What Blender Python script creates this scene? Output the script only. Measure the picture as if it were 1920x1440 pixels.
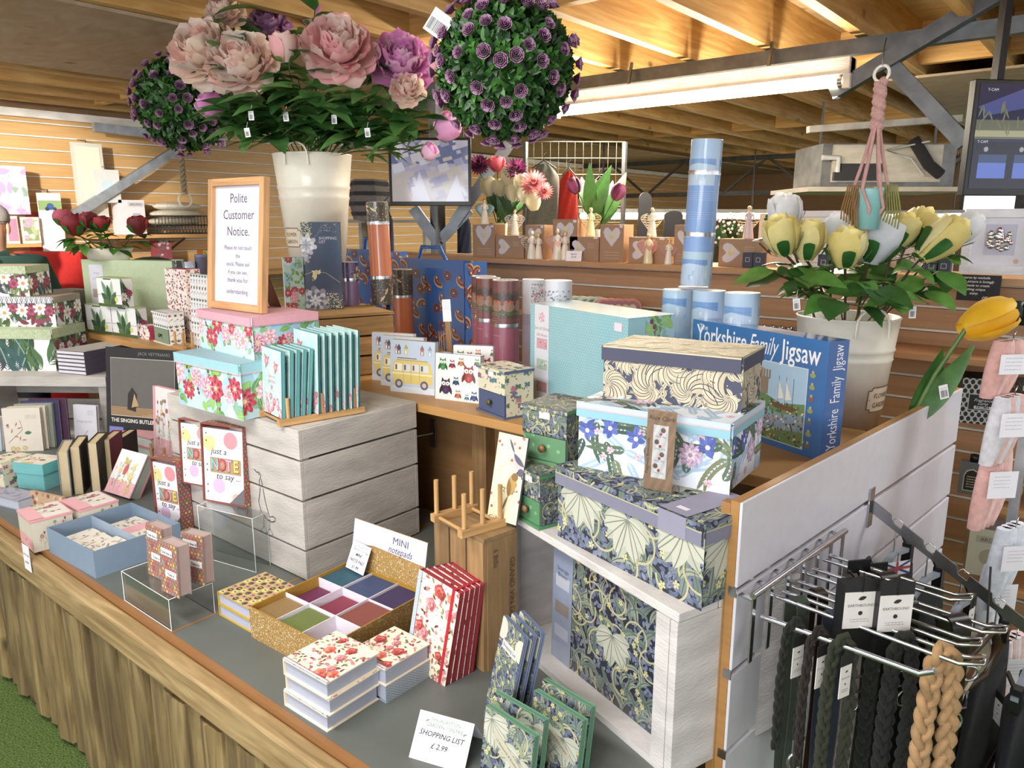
import bpy, math, random
from mathutils import Vector, Matrix
# ---------------------------------------------------------------- camera, world, light, exposure
for o in list(bpy.data.objects): bpy.data.objects.remove(o)
SC = bpy.context.scene; COL = SC.collection
FPX, PITCH, YAW, EYE = 1420.0, math.radians(12.2), math.radians(39.2), 1.6
cd = bpy.data.cameras.new('camera'); cam = bpy.data.objects.new('camera', cd); COL.objects.link(cam)
cam.location = (0, 0, EYE); cam.rotation_euler = (math.pi/2-PITCH, 0, YAW)
cd.sensor_width = 36; cd.lens = FPX/1920*36; cd.clip_start = .02; cd.clip_end = 80
SC.camera = cam
SC.view_settings.view_transform = 'Standard'; SC.view_settings.look = 'None'
SC.view_settings.gamma = 1; SC.view_settings.exposure = 0.22; SC.view_settings.use_curve_mapping = False
W = bpy.data.worlds.new('daylight'); SC.world = W; W.use_nodes = True
W.node_tree.nodes['Background'].inputs[0].default_value = (.93, .96, 1, 1)
W.node_tree.nodes['Background'].inputs[1].default_value = 1.5
def area(name, loc, size, power, col, rot=(0,0,0)):
    l = bpy.data.lights.new(name, 'AREA'); l.shape = 'RECTANGLE'; l.size, l.size_y = size; l.energy = power; l.color = col
    o = bpy.data.objects.new(name, l); COL.objects.link(o); o.location = loc; o.rotation_euler = rot; return o
# unseen fills added before the display, ceiling battens at the left and over the back of the shop, roof light at the right, low sun through the left side window
area('front_fill_light', (-1.3, .15, 2.32), (1.5, .3), 38, (1, .97, .93))  # added fill out of view, brightens flower fronts and crate tops
area('flower_fill_light', (-.2, -1.9, 2.0), (2.0, 1.0), 55, (.97, .98, 1), (Vector((-2.1, 2.0, 1.75))-Vector((-.2, -1.9, 2.0))).to_track_quat('-Z', 'Y').to_euler())  # no doorway here: unseen fill added and aimed at the peonies
area('batten_light_left', (-3.4, .1, 2.45), (1.5, .3), 30, (1, .97, .93))
area('batten_light_back', (-1.75, 3.42, 2.10), (1.45, .08), 45, (1, .93, .80))
for s_ in (-1, 1): area('batten_side_glow', (-1.75, 3.42+s_*.07, 2.14), (1.45, .06), 20, (1, .90, .72), (s_*math.radians(115), 0, 0))
area('batten_light_rear', (-3.6, 5.2, 2.3), (1.5, .3), 60, (1, .93, .8))
area('roof_light', (.95, 3.0, 2.62), (1.1, 1.0), 60, (.93, .97, 1))
area('window_light', (-4.2, .2, 2.2), (1.0, .6), 30, (1, .96, .9), (math.radians(35), 0, math.radians(60)))
sun = bpy.data.lights.new('sun', 'SPOT'); sun.energy = 620; sun.color = (1, .95, .86); sun.spot_size = math.radians(30); sun.spot_blend = .5; sun.shadow_soft_size = .05
so = bpy.data.objects.new('sun_through_side_window', sun); COL.objects.link(so); so.location = (-3.3, .2, 2.3)
so.rotation_euler = (Vector((-5.8, 2.1, 1.55))-so.location).to_track_quat('-Z', 'Y').to_euler()
# ---------------------------------------------------------------- finding points in the place
CP, SP = math.cos(PITCH), math.sin(PITCH)
FV = Vector((-math.sin(YAW), math.cos(YAW), 0)); RV = Vector((math.cos(YAW), math.sin(YAW), 0)); CAM = Vector((0, 0, EYE))
def ray(x, y):
    t = y-720; v = FV*(FPX*CP-t*SP)+RV*(x-960); v.z = -(t*CP+FPX*SP); return v
def PZ(x, y, z): r = ray(x, y); return CAM+r*((z-EYE)/r.z)
def PY(x, y, Y): r = ray(x, y); return CAM+r*(Y/r.y)
def PX(x, y, X): r = ray(x, y); return CAM+r*(X/r.x)
def PD(x, y, d): r = ray(x, y); return CAM+r*(d/(FPX*CP-(y-720)*SP))
def ZAT(p, y):                                   # height above point p that is seen at row y
    d = Vector((p[0], p[1], 0)).dot(FV); t = y-720
    return EYE-(t*CP+FPX*SP)*d/(FPX*CP-t*SP)
# ---------------------------------------------------------------- materials (all node based)
def lin(c):
    if isinstance(c, int): c = ((c>>16 & 255)/255, (c>>8 & 255)/255, (c & 255)/255)
    return tuple(((x/12.92) if x <= .04045 else ((x+.055)/1.055)**2.4) for x in c[:3])+(1,)
MAT = {}
def newmat(name):
    m = bpy.data.materials.new(name); m.use_nodes = True; MAT[name] = m
    nt = m.node_tree; return m, nt, nt.nodes['Principled BSDF']
def tinted(name, rough=.6, metal=0, coat=0, grain=None, bump=0, bscale=200, var=.06, vscale=30, sheen=0, stretch=None, transm=0, alpha=1):
    """surface whose own colour is the mesh colour 'Col', varied by noise"""
    m, nt, b = newmat(name); N = nt.nodes; L = nt.links
    at = N.new('ShaderNodeAttribute'); at.attribute_name = 'Col'
    tc = N.new('ShaderNodeTexCoord'); mp = N.new('ShaderNodeMapping'); L.new(tc.outputs['Object'], mp.inputs['Vector'])
    if stretch: mp.inputs['Scale'].default_value = stretch
    nz = N.new('ShaderNodeTexNoise'); nz.inputs['Scale'].default_value = vscale; nz.inputs['Detail'].default_value = 4
    L.new(mp.outputs[0], nz.inputs['Vector'])
    mr = N.new('ShaderNodeMapRange'); mr.inputs[1].default_value = .3; mr.inputs[2].default_value = .7
    mr.inputs[3].default_value = 1-var; mr.inputs[4].default_value = 1+var*.6; L.new(nz.outputs[0], mr.inputs[0])
    hs = N.new('ShaderNodeVectorMath'); hs.operation = 'SCALE'; L.new(at.outputs['Color'], hs.inputs[0]); L.new(mr.outputs[0], hs.inputs['Scale'])
    L.new(hs.outputs[0], b.inputs['Base Color'])
    b.inputs['Roughness'].default_value = rough; b.inputs['Metallic'].default_value = metal; b.inputs['Coat Weight'].default_value = coat
    if coat: b.inputs['Coat Roughness'].default_value = .08
    if transm: b.inputs['Transmission Weight'].default_value = transm
    if sheen: b.inputs['Sheen Weight'].default_value = sheen
    if bump:
        n2 = N.new('ShaderNodeTexNoise'); n2.inputs['Scale'].default_value = bscale; L.new(mp.outputs[0], n2.inputs['Vector'])
        bp = N.new('ShaderNodeBump'); bp.inputs['Strength'].default_value = bump; bp.inputs['Distance'].default_value = .004
        L.new(n2.outputs[0], bp.inputs['Height']); L.new(bp.outputs[0], b.inputs['Normal'])
    return m
tinted('paper', .62, var=.035)
tinted('gloss', .38, coat=.6, var=.03)
tinted('film', .3, coat=1, bump=.15, bscale=25, var=.03)
tinted('fabric', .95, bump=.5, bscale=700, var=.15, vscale=60, sheen=.06)
tinted('plastic', .35, var=.03)
tinted('metal', .25, metal=1, var=.1)
tinted('steel', .45, metal=.85, var=.25, vscale=14, bump=.1, bscale=60)
tinted('leaf', .38, var=.3, vscale=25)
tinted('petal', .55, var=.07, vscale=40, sheen=.2)
tinted('enamel', .35, coat=.3, var=.04)
tinted('wood_x', .6, var=.30, vscale=5, stretch=(1.2, 14, 14), bump=.15, bscale=20)
tinted('wood_y', .6, var=.30, vscale=5, stretch=(14, 1.2, 14), bump=.15, bscale=20)
tinted('wood_z', .6, var=.30, vscale=5, stretch=(14, 14, 1.2), bump=.15, bscale=20)
tinted('paint', .55, var=.2, vscale=7, stretch=(1, 1, 3.5), bump=.35, bscale=60)
tinted('skin', .55, var=.08, vscale=20)
tinted('laminate', .45, var=.12, vscale=4, stretch=(1, 1, 18))
def knotty(name, st, c1, c2, c3, var=1.0):
    """planks with streaky grain and knots"""
    m, nt, b = newmat(name); N = nt.nodes; L = nt.links
    tc = N.new('ShaderNodeTexCoord'); mp = N.new('ShaderNodeMapping'); mp.inputs['Scale'].default_value = st; L.new(tc.outputs['Object'], mp.inputs['Vector'])
    nz = N.new('ShaderNodeTexNoise'); nz.inputs['Scale'].default_value = 4; nz.inputs['Detail'].default_value = 8; nz.inputs['Distortion'].default_value = .9; L.new(mp.outputs[0], nz.inputs['Vector'])
    cr = N.new('ShaderNodeValToRGB'); e = cr.color_ramp.elements
    e[0].position = .3; e[0].color = lin(c1); e[1].position = .68; e[1].color = lin(c2); x = e.new(.5); x.color = lin(c3)
    L.new(nz.outputs[0], cr.inputs[0])
    m2 = N.new('ShaderNodeMapping'); m2.inputs['Scale'].default_value = tuple(max(1, s*.16) for s in st); L.new(tc.outputs['Object'], m2.inputs['Vector'])
    vo = N.new('ShaderNodeTexVoronoi'); vo.inputs['Scale'].default_value = 3.6; L.new(m2.outputs[0], vo.inputs['Vector'])
    k = N.new('ShaderNodeMapRange'); k.inputs[1].default_value = .035; k.inputs[2].default_value = .13; k.inputs[3].default_value = .32; k.inputs[4].default_value = 1; L.new(vo.outputs['Distance'], k.inputs[0])
    at = N.new('ShaderNodeAttribute'); at.attribute_name = 'Col'
    mx = N.new('ShaderNodeMix'); mx.data_type = 'RGBA'; mx.blend_type = 'MULTIPLY'; mx.inputs[0].default_value = 1
    L.new(cr.outputs[0], mx.inputs[6]); L.new(at.outputs['Color'], mx.inputs[7])
    sc = N.new('ShaderNodeVectorMath'); sc.operation = 'SCALE'; L.new(mx.outputs[2], sc.inputs[0]); L.new(k.outputs[0], sc.inputs['Scale'])
    L.new(sc.outputs[0], b.inputs['Base Color']); b.inputs['Roughness'].default_value = .62
    bp = N.new('ShaderNodeBump'); bp.inputs['Strength'].default_value = .3; bp.inputs['Distance'].default_value = .004; L.new(nz.outputs[0], bp.inputs['Height']); L.new(bp.outputs[0], b.inputs['Normal'])
knotty('fence', (9, 9, .8), 0x64513a, 0xa58e62, 0x857049)
knotty('rail', (.8, 9, 9), 0x7f6843, 0xb39a6e, 0x9b8259)
knotty('joist', (9, .6, 9), 0xb88848, 0xddb878, 0xcda262)
knotty('joist_x', (.6, 9, 9), 0xb88848, 0xddb878, 0xcda262)
knotty('ply', (1.2, 2.4, 1), 0xb8966a, 0xcdb48c, 0xc4a67c)
def thin(name, fac):
    m = MAT[name]; nt = m.node_tree; N = nt.nodes; L = nt.links; b = N['Principled BSDF']; tl = N.new('ShaderNodeBsdfTranslucent'); mx = N.new('ShaderNodeMixShader'); mx.inputs[0].default_value = fac
    L.new(b.inputs['Base Color'].links[0].from_socket, tl.inputs[0]); L.new(b.outputs[0], mx.inputs[1]); L.new(tl.outputs[0], mx.inputs[2]); L.new(mx.outputs[0], N['Material Output'].inputs[0])
thin('petal', .4); thin('leaf', .22)
def plain(name, col, rough=.5, metal=0, **k):
    m, nt, b = newmat(name); b.inputs['Base Color'].default_value = lin(col); b.inputs['Roughness'].default_value = rough; b.inputs['Metallic'].default_value = metal
    for q, v in k.items(): b.inputs[q.replace('_', ' ')].default_value = v
    return m
m, nt, b = newmat('acrylic'); N = nt.nodes; L = nt.links
tr = N.new('ShaderNodeBsdfTransparent'); tr.inputs[0].default_value = (.97, .98, .975, 1); gl = N.new('ShaderNodeBsdfGlossy'); gl.inputs['Roughness'].default_value = .04; mx = N.new('ShaderNodeMixShader'); fr = N.new('ShaderNodeLayerWeight'); fr.inputs[0].default_value = .12; mr_ = N.new('ShaderNodeMapRange'); mr_.inputs[3].default_value = .05; mr_.inputs[4].default_value = .8; L.new(fr.outputs['Facing'], mr_.inputs[0]); L.new(mr_.outputs[0], mx.inputs[0])
L.new(tr.outputs[0], mx.inputs[1]); L.new(gl.outputs[0], mx.inputs[2]); L.new(mx.outputs[0], N['Material Output'].inputs[0])
m, nt, b = newmat('cellophane'); N = nt.nodes; L = nt.links
tr = N.new('ShaderNodeBsdfTransparent'); gl = N.new('ShaderNodeBsdfGlossy'); gl.inputs['Roughness'].default_value = .08; mx = N.new('ShaderNodeMixShader')
fr = N.new('ShaderNodeFresnel'); nz = N.new('ShaderNodeTexNoise'); nz.inputs['Scale'].default_value = 30; bp = N.new('ShaderNodeBump'); bp.inputs['Strength'].default_value = .4; bp.inputs['Distance'].default_value = .01
L.new(nz.outputs[0], bp.inputs['Height']); L.new(bp.outputs[0], gl.inputs['Normal']); L.new(bp.outputs[0], fr.inputs['Normal']); L.new(fr.outputs[0], mx.inputs[0])
L.new(tr.outputs[0], mx.inputs[1]); L.new(gl.outputs[0], mx.inputs[2]); L.new(mx.outputs[0], N['Material Output'].inputs[0])
def emitter(name, col, s):
    m, nt, b = newmat(name); b.inputs['Base Color'].default_value = lin(col); b.inputs['Emission Color'].default_value = lin(col); b.inputs['Emission Strength'].default_value = s
emitter('tube_glow', 0xfff0d0, 26); emitter('sky_glow', 0xf4f8ff, 3.2)
def screen_mat(name, s):
    m, nt, b = newmat(name); N = nt.nodes; L = nt.links; at = N.new('ShaderNodeAttribute'); at.attribute_name = 'Col'
    b.inputs['Base Color'].default_value = (.01, .01, .015, 1); b.inputs['Roughness'].default_value = .12
    L.new(at.outputs['Color'], b.inputs['Emission Color']); b.inputs['Emission Strength'].default_value = s
screen_mat('screen', .8)
m, nt, b = newmat('grass'); N = nt.nodes; L = nt.links
nz = N.new('ShaderNodeTexNoise'); nz.inputs['Scale'].default_value = 160; nz.inputs['Detail'].default_value = 6; tc = N.new('ShaderNodeTexCoord'); L.new(tc.outputs['Object'], nz.inputs['Vector'])
cr = N.new('ShaderNodeValToRGB'); cr.color_ramp.elements[0].color = lin(0x3a5220); cr.color_ramp.elements[0].position = .3; cr.color_ramp.elements[1].color = lin(0x7c9848); cr.color_ramp.elements[1].position = .7
L.new(nz.outputs[0], cr.inputs[0]); L.new(cr.outputs[0], b.inputs['Base Color']); b.inputs['Roughness'].default_value = .9
bp = N.new('ShaderNodeBump'); bp.inputs['Strength'].default_value = 1; bp.inputs['Distance'].default_value = .02; L.new(nz.outputs[0], bp.inputs['Height']); L.new(bp.outputs[0], b.inputs['Normal'])

# ---------------------------------------------------------------- mesh builder
class MB:
    def __init__(s, mat='paper', col=0xffffff): s.v = []; s.f = []; s.mats = []; s.M = None; s.mat = mat; s.col = lin(col)
    def use(s, mat=None, col=None):
        if mat: s.mat = mat
        if col is not None: s.col = lin(col)
        return s
    def face(s, pts, col=None):
        b = len(s.v); s.v += [tuple(p) for p in pts]; s.f.append((list(range(b, b+len(pts))), s.mat, s.col if col is None else col, False))
    def grid(s, rows, close=False, col=None, smooth=True, flip=False):
        """rows of points -> quads"""
        b = len(s.v); n = len(rows[0])
        for r in rows: s.v += [tuple(p) for p in r]
        for i in range(len(rows)-1):
            for j in range(n if close else n-1):
                k = (j+1) % n; q = [b+i*n+j, b+i*n+k, b+(i+1)*n+k, b+(i+1)*n+j]
                s.f.append((q[::-1] if flip else q, s.mat, s.col if col is None else col, smooth))
    def box(s, x0, x1, y0, y1, z0, z1, col=None, taper=1.0):
        """taper <1: bottom smaller"""
        c = lin(col) if col is not None else s.col
        cx, cy = (x0+x1)/2, (y0+y1)/2; b = len(s.v)
        for z, t in ((z0, taper), (z1, 1)):
            for x, y in ((x0, y0), (x1, y0), (x1, y1), (x0, y1)): s.v.append((cx+(x-cx)*t, cy+(y-cy)*t, z))
        for q in ((3,2,1,0), (4,5,6,7), (0,1,5,4), (1,2,6,5), (2,3,7,6), (3,0,4,7)): s.f.append(([b+i for i in q], s.mat, c, False))
    def bar(s, a, b_, w, h, up=(0,0,1), col=None):
        a, b_ = Vector(a), Vector(b_); d = (b_-a).normalized(); up = Vector(up)
        if abs(d.dot(up)) > .98: up = Vector((0, 1, 0))
        sx = d.cross(up).normalized()*w/2; sy = sx.cross(d).normalized()*h/2; c = lin(col) if col is not None else s.col; k = len(s.v)
        for p in (a, b_):
            for q in (-sx-sy, sx-sy, sx+sy, -sx+sy): s.v.append(tuple(p+q))
        for q in ((3,2,1,0), (4,5,6,7), (0,1,5,4), (1,2,6,5), (2,3,7,6), (3,0,4,7)): s.f.append(([k+i for i in q], s.mat, c, False))
    def tube(s, path, r, n=8, col=None, caps=True):
        path = [Vector(p) for p in path]; rows = []; c = lin(col) if col is not None else s.col
        rr = r if isinstance(r, (list, tuple)) else [r]*len(path); pu = None
        for i, p in enumerate(path):
            d = (path[min(i+1, len(path)-1)]-path[max(i-1, 0)])
            d = d.normalized() if d.length > 1e-9 else Vector((0, 0, 1))
            if pu is None: pu = Vector((0, 0, 1)) if abs(d.z) < .9 else Vector((1, 0, 0))
            x = d.cross(pu)
            if x.length < 1e-6: x = d.cross(Vector((0, 1, 0)))
            x.normalize(); y = x.cross(d).normalized(); pu = y
            rows.append([p+(x*math.cos(a)+y*math.sin(a))*rr[i] for a in [2*math.pi*k/n for k in range(n)]])
        s.grid(rows, True, c)
        if caps: s.face(rows[0][::-1], c); s.face(rows[-1], c)
    def lathe(s, prof, n=24, at=(0,0,0), cols=None, smooth=True, sx=1, sy=1):
        rows = [[(at[0]+r*sx*math.cos(2*math.pi*k/n), at[1]+r*sy*math.sin(2*math.pi*k/n), at[2]+z) for k in range(n)] for r, z in prof]
        if cols:
            for i in range(len(rows)-1): s.grid(rows[i:i+2], True, lin(cols[i]), smooth)
        else: s.grid(rows, True, None, smooth)
    def disc(s, c, r, n=24, col=None, flip=False, up=1):
        pts = [(c[0]+r*math.cos(2*math.pi*k/n), c[1]+r*math.sin(2*math.pi*k/n), c[2]) for k in range(n)]
        s.face(pts[::-1] if flip else pts, lin(col) if col is not None else None)
    def ball(s, c, r, n=12, col=None, sq=(1,1,1)):
        cc = lin(col) if col is not None else None; m = max(4, n//2)
        s.grid([[(c[0]+sq[0]*r*math.sin(math.pi*i/m)*math.cos(2*math.pi*k/n), c[1]+sq[1]*r*math.sin(math.pi*i/m)*math.sin(2*math.pi*k/n), c[2]-sq[2]*r*math.cos(math.pi*i/m)) for k in range(n)] for i in range(m+1)], True, cc)
    def art(s, A, o, u, v, eps=.00022):
        eps = getattr(A, 'eps', eps)
        """lay artwork A on the plane o + u*x + v*y (u, v unit vectors)"""
        o, u, v = Vector(o), Vector(u), Vector(v); n = u.cross(v).normalized()
        k = eps*1.3/max(1, len(A.p))
        for i, (pts, c, ly) in enumerate(A.p):
            q = clip(pts, 0, 0, A.w, A.h)
            if len(q) >= 3: s.face([o+u*x+v*y+n*(eps*(ly+1)+k*i) for x, y in q], c)
    def xf(s, M, start=0):
        for i in range(start, len(s.v)): s.v[i] = tuple(M @ Vector(s.v[i]))
    def build(s, name, parent=None, loc=None, rotz=None, bevel=0):
        me = bpy.data.meshes.new(name); me.from_pydata(s.v, [], [f[0] for f in s.f])
        names = []
        for f in s.f:
            if f[1] not in names: names.append(f[1])
        for n in names: me.materials.append(MAT[n])
        me.polygons.foreach_set('material_index', [names.index(f[1]) for f in s.f])
        me.polygons.foreach_set('use_smooth', [f[3] for f in s.f])
        ca = me.color_attributes.new('Col', 'FLOAT_COLOR', 'CORNER'); arr = []
        for f in s.f: arr += list(f[2])*len(f[0])
        ca.data.foreach_set('color', arr); me.update()
        o = bpy.data.objects.new(name, me); COL.objects.link(o)
        if parent: o.parent = parent
        if loc is not None: o.location = loc
        if rotz is not None: o.rotation_euler = (0, 0, rotz)
        if bevel:
            bv = o.modifiers.new('bevel', 'BEVEL'); bv.width = bevel; bv.segments = 2; bv.limit_method = 'ANGLE'; bv.angle_limit = math.radians(50)
        return o
def clip(P, x0, y0, x1, y1):
    if all(x0 <= x <= x1 and y0 <= y <= y1 for x, y in P): return P
    for ax, lim, sg in ((0, x0, 1), (0, x1, -1), (1, y0, 1), (1, y1, -1)):
        out = []
        for i in range(len(P)):
            a, b = P[i-1], P[i]; ia = (a[ax]-lim)*sg >= 0; ib = (b[ax]-lim)*sg >= 0
            if ia != ib:
                t = (lim-a[ax])/(b[ax]-a[ax]); out.append((a[0]+(b[0]-a[0])*t, a[1]+(b[1]-a[1])*t))
            if ib: out.append(b)
        P = out
        if len(P) < 3: return []
    return P
# ---------------------------------------------------------------- things, parts, tags
def tag(o, label, cat, group=None):
    o['label'] = label; o['category'] = cat
    if group: o['group'] = group
    return o
def struct(o): o['kind'] = 'structure'; return o
def thing(name, label, cat, loc=(0,0,0), rotz=0, group=None, rot=None):
    o = bpy.data.objects.new(name, None); COL.objects.link(o); o.empty_display_size = .02
    o.location = loc; o.rotation_euler = rot if rot else (0, 0, rotz); return tag(o, label, cat, group)
def dup(root, loc, rotz=0, label=None, rot=None, group=None, scale=None):
    kids = KIDS.get(root.name)
    if kids is None:
        kids = KIDS[root.name] = [(ch, [g for g in bpy.data.objects if g.parent == ch]) for ch in bpy.data.objects if ch.parent == root]
    r = root.copy(); COL.objects.link(r); r.location = loc; r.rotation_euler = rot if rot else (0, 0, rotz)
    if label: r['label'] = label
    if group: r['group'] = group
    if scale: r.scale = (scale,)*3
    for ch, gs in kids:
        c = ch.copy(); COL.objects.link(c); c.parent = r
        for g in gs: d = g.copy(); COL.objects.link(d); d.parent = c
    return r
KIDS = {}
def span(A, B, z):
    """pixels of the two bottom front corners on height z -> middle, turn, width"""
    a, b = PZ(A[0], A[1], z), PZ(B[0], B[1], z); d = b-a
    return (a+b)/2, math.atan2(d.y, d.x), d.length
def depth_to(B, C, z): return (PZ(B[0], B[1], z)-PZ(C[0], C[1], z)).length
# ---------------------------------------------------------------- artwork (flat printed drawings, in metres)
class Art:
    def __init__(s, w, h, seed=1): s.w, s.h, s.p, s.r = w, h, [], random.Random(seed)
    def poly(s, pts, col, ly=0): s.p.append((pts, ink(col), ly)); return s
    def rect(s, x0, y0, x1, y1, col, ly=0): return s.poly([(x0,y0),(x1,y0),(x1,y1),(x0,y1)], col, ly)
    def disc(s, x, y, r, col, ly=0, n=14, sy=1): return s.poly([(x+r*math.cos(6.2832*k/n), y+r*sy*math.sin(6.2832*k/n)) for k in range(n)], col, ly)
    def leaf(s, x, y, a, L, w, col, ly=0, bend=0, vein=None, n=6):
        up, dn = [], []
        for i in range(n+1):
            t = i/n; ang = a+bend*t; px = x+L*t*math.cos(ang); py = y+L*t*math.sin(ang); ww = w*.5*math.sin(math.pi*min(1, t*.96+.02))**.8
            up.append((px-ww*math.sin(ang), py+ww*math.cos(ang))); dn.append((px+ww*math.sin(ang), py-ww*math.cos(ang)))
        s.poly(dn+up[::-1], col, ly)
        if vein: s.line([((a_[0]+b_[0])/2, (a_[1]+b_[1])/2) for a_, b_ in zip(up, dn)], L*.03, vein, ly+.5)
        return s
    def line(s, pts, w, col, ly=0):
        n = len(pts); up, dn = [], []
        for i, (x, y) in enumerate(pts):
            x0, y0 = pts[max(0, i-1)]; x1, y1 = pts[min(n-1, i+1)]; d = math.hypot(x1-x0, y1-y0) or 1; nx, ny = -(y1-y0)/d*w/2, (x1-x0)/d*w/2
            up.append((x+nx, y+ny)); dn.append((x-nx, y-ny))
        c = ink(col)
        for i in range(n-1): s.p.append(([dn[i], dn[i+1], up[i+1], up[i]], c, ly))
        return s
    def flower(s, x, y, r, cols, n=5, ly=1, rot=None, centre=None, fat=1.0):
        """rings of petals, outermost colour first"""
        rot = s.r.random()*6.28 if rot is None else rot
        for k, c in enumerate(cols):
            R = r*(1-k/len(cols)*.78); m = max(4, n)
            for i in range(m):
                a = rot+k*.5+6.2832*i/m; pw = R*fat*4.6/m; ca, sa = math.cos(a), math.sin(a); P = []
                for j in range(9):
                    t = j/8; u = R*(.10+.90*math.sin(math.pi*t)**.55); v = pw*.5*math.cos(math.pi*t)*(.35+.75*math.sin(math.pi*t)**.5)
                    P.append((x+u*ca-v*sa, y+u*sa+v*ca))
                s.poly(P, c if (i+k) % 2 == 0 else mixc(c, .92), ly+k*.3+(i % 2)*.1)
        if centre: s.disc(x, y, r*.18, centre, ly+len(cols)*.3+.2, 8)
        return s
    def rose(s, x, y, r, cols, ly=1):
        s.poly([(x+r*(1+.12*math.sin(5*a+s.w*50))*math.cos(a), y+r*(1+.12*math.sin(5*a+1))*math.sin(a)) for a in [6.2832*k/20 for k in range(20)]], cols[0], ly)
        for k in range(1, 7):
            c = cols[k % len(cols)]; rr = r*(1-k/7.5); a0 = k*2.4
            s.poly([(x+r*.12*math.cos(a0)+rr*math.cos(a0+t), y+r*.12*math.sin(a0)+rr*math.sin(a0+t)) for t in [i*.35 for i in range(12)]], c, ly+k*.2)
        return s
    def text(s, t, x, y, size, col, ly=3, shear=0, rot=0, align='CENTER', bold=0, sx=1, fit=None):
        if fit: xs = [p[0] for g in glyphs(t, shear, align, bold) for p in g]; sx = fit/size/(max(xs)-min(xs))
        for pts in glyphs(t, shear, align, bold):
            c, sn = math.cos(rot), math.sin(rot)
            s.poly([(x+size*(px*sx*c-py*sn), y+size*(px*sx*sn+py*c)) for px, py in pts], col, ly)
        return s
    def lines_of_text(s, x0, x1, y, dy, n, col, h=.0012, ly=3):
        for i in range(n):
            x = x0
            while x < x1-.002:
                L = s.r.uniform(.002, .007); s.rect(x, y-i*dy, min(x1, x+L), y-i*dy+h, col, ly); x += L+.0015
        return s
def ink(col):
    r, g, b, _ = lin(col); m = .3*r+.59*g+.11*b; return tuple(m+(x-m)*.82 for x in (r, g, b))+(1,)
def mixc(c, f):
    r, g, b = c >> 16 & 255, c >> 8 & 255, c & 255; return (min(255, int(r*f)) << 16)+(min(255, int(g*f)) << 8)+min(255, int(b*f))
GL = {}
def glyphs(t, shear, align, bold):
    k = (t, shear, align, bold)
    if k not in GL:
        cu = bpy.data.curves.new('g', 'FONT'); cu.body = t; cu.size = 1; cu.shear = shear; cu.align_x = align; cu.offset = bold; cu.resolution_u = 2
        ob = bpy.data.objects.new('g', cu); me = bpy.data.meshes.new_from_object(ob)
        GL[k] = [[(me.vertices[i].co.x, me.vertices[i].co.y) for i in p.vertices] for p in me.polygons]
        bpy.data.objects.remove(ob); bpy.data.curves.remove(cu); bpy.data.meshes.remove(me)
    return GL[k]
# ================================================================ THE SETTING
b = MB('grass'); b.face([(-7,-3,0), (5,-3,0), (5,13,0), (-7,13,0)]); struct(b.build('floor'))
def slatwall(name, length, z0, z1, pitch, phase, M, board=0xc49a68, lip=0xe8e2d8, depth=.02, mat='laminate', kind=True):
    """boards with grooves; local x along the wall, -y faces the shop"""
    b = MB(mat, board); z = phase
    while z-pitch > z0: z -= pitch
    prev = z0
    while z < z1:
        b.use(mat, board).box(0, length, 0, depth, prev, z-.006); prev = z+.006
        b.box(0, length, .012, depth+.002, z-.006, z+.006, mixc(board, .45)); b.use('paint', lip).box(0, length, -.001, .011, z-.0035, z+.005)
        z += pitch
    b.use(mat, board).box(0, length, 0, depth, prev, z1)
    b.xf(M); o = b.build(name); return struct(o) if kind else o
slatwall('wall_left', 15, 0, 2.26, .087, 2.147, Matrix.Translation((-5.8, -2, 0)) @ Matrix.Rotation(math.pi/2, 4, 'Z'), board=0xc9a069)
slatwall('wall_back', 8.2, 0, 1.385, .087, 1.29, Matrix.Translation((-4.2, 3.12, 0)), board=0xbb9069)
b = MB('laminate', 0xb98f66); b.box(-4.2, 4, 3.0, 3.32, 1.385, 1.41); b.box(-4.2, 4, 3.14, 3.30, 0, 1.385, 0x8a6a48); struct(b.build('trim_1', bevel=.002))   # deep top shelf of the divider
b = MB('laminate', 0x8f6f50)   # far wall with a long window
b.box(-5.8, 5, 12.4, 12.5, 0, 1.35); b.box(-5.8, 5, 12.4, 12.5, 2.0, 2.6); b.box(-5.8, -2.0, 12.4, 12.5, 1.35, 2.0); struct(b.build('wall_far'))
b = MB('plastic', 0x3a3a3c)
for i in range(8): b.box(-2+i*1.0-.02, -2+i*1.0+.02, 12.38, 12.42, 1.35, 2.0)
b.box(-2, 5, 12.38, 12.42, 1.66, 1.69); struct(b.build('window_1'))
b = MB('paint', 0xe8e4dc); b.box(-5.86, -5.74, -2, 13, 2.26, 2.31); b.use(col=0x8a6a48).box(-5.86, -5.8, -2, 13, 2.31, 2.56); struct(b.build('trim_2'))
# roof deck, joists, boards nailed under them
b = MB('ply'); 
for (x0, x1, y0, y1) in ((-6, .45, -3, 13), (.45, 2.2, -3, 2.45), (.45, 2.2, 3.6, 13), (2.2, 5, -3, 13)): b.box(x0, x1, y0, y1, 2.56, 2.58)
ceiling = struct(b.build('ceiling'))
rn = random.Random(4)
k = 0
for i in range(27):
    x = -5.62+i*.385
    if .5 < x < 2.1:
        segs = ((-3, 2.45), (3.6, 13))
    else: segs = ((-3, 13),)
    for y0, y1 in segs:
        b = MB('joist', mixc(0xffffff, rn.uniform(.82, 1))); b.box(x-.023, x+.023, y0, y1, 2.34, 2.56); b.build('joist', ceiling)
for (x0, x1, y0, y1) in ((-4.25, -2.95, -3, 4.2), (-5.75, -4.3, 4.9, 12.3), (-1.2, .3, 4.6, 12.3), (-.45, 1.3, 3.6, 4.4)):
    b = MB('ply', 0xccd4ec); b.box(x0, x1, y0, y1, 2.326, 2.339); b.build('plywood_sheet', ceiling)
b = MB('joist_x')
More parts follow.
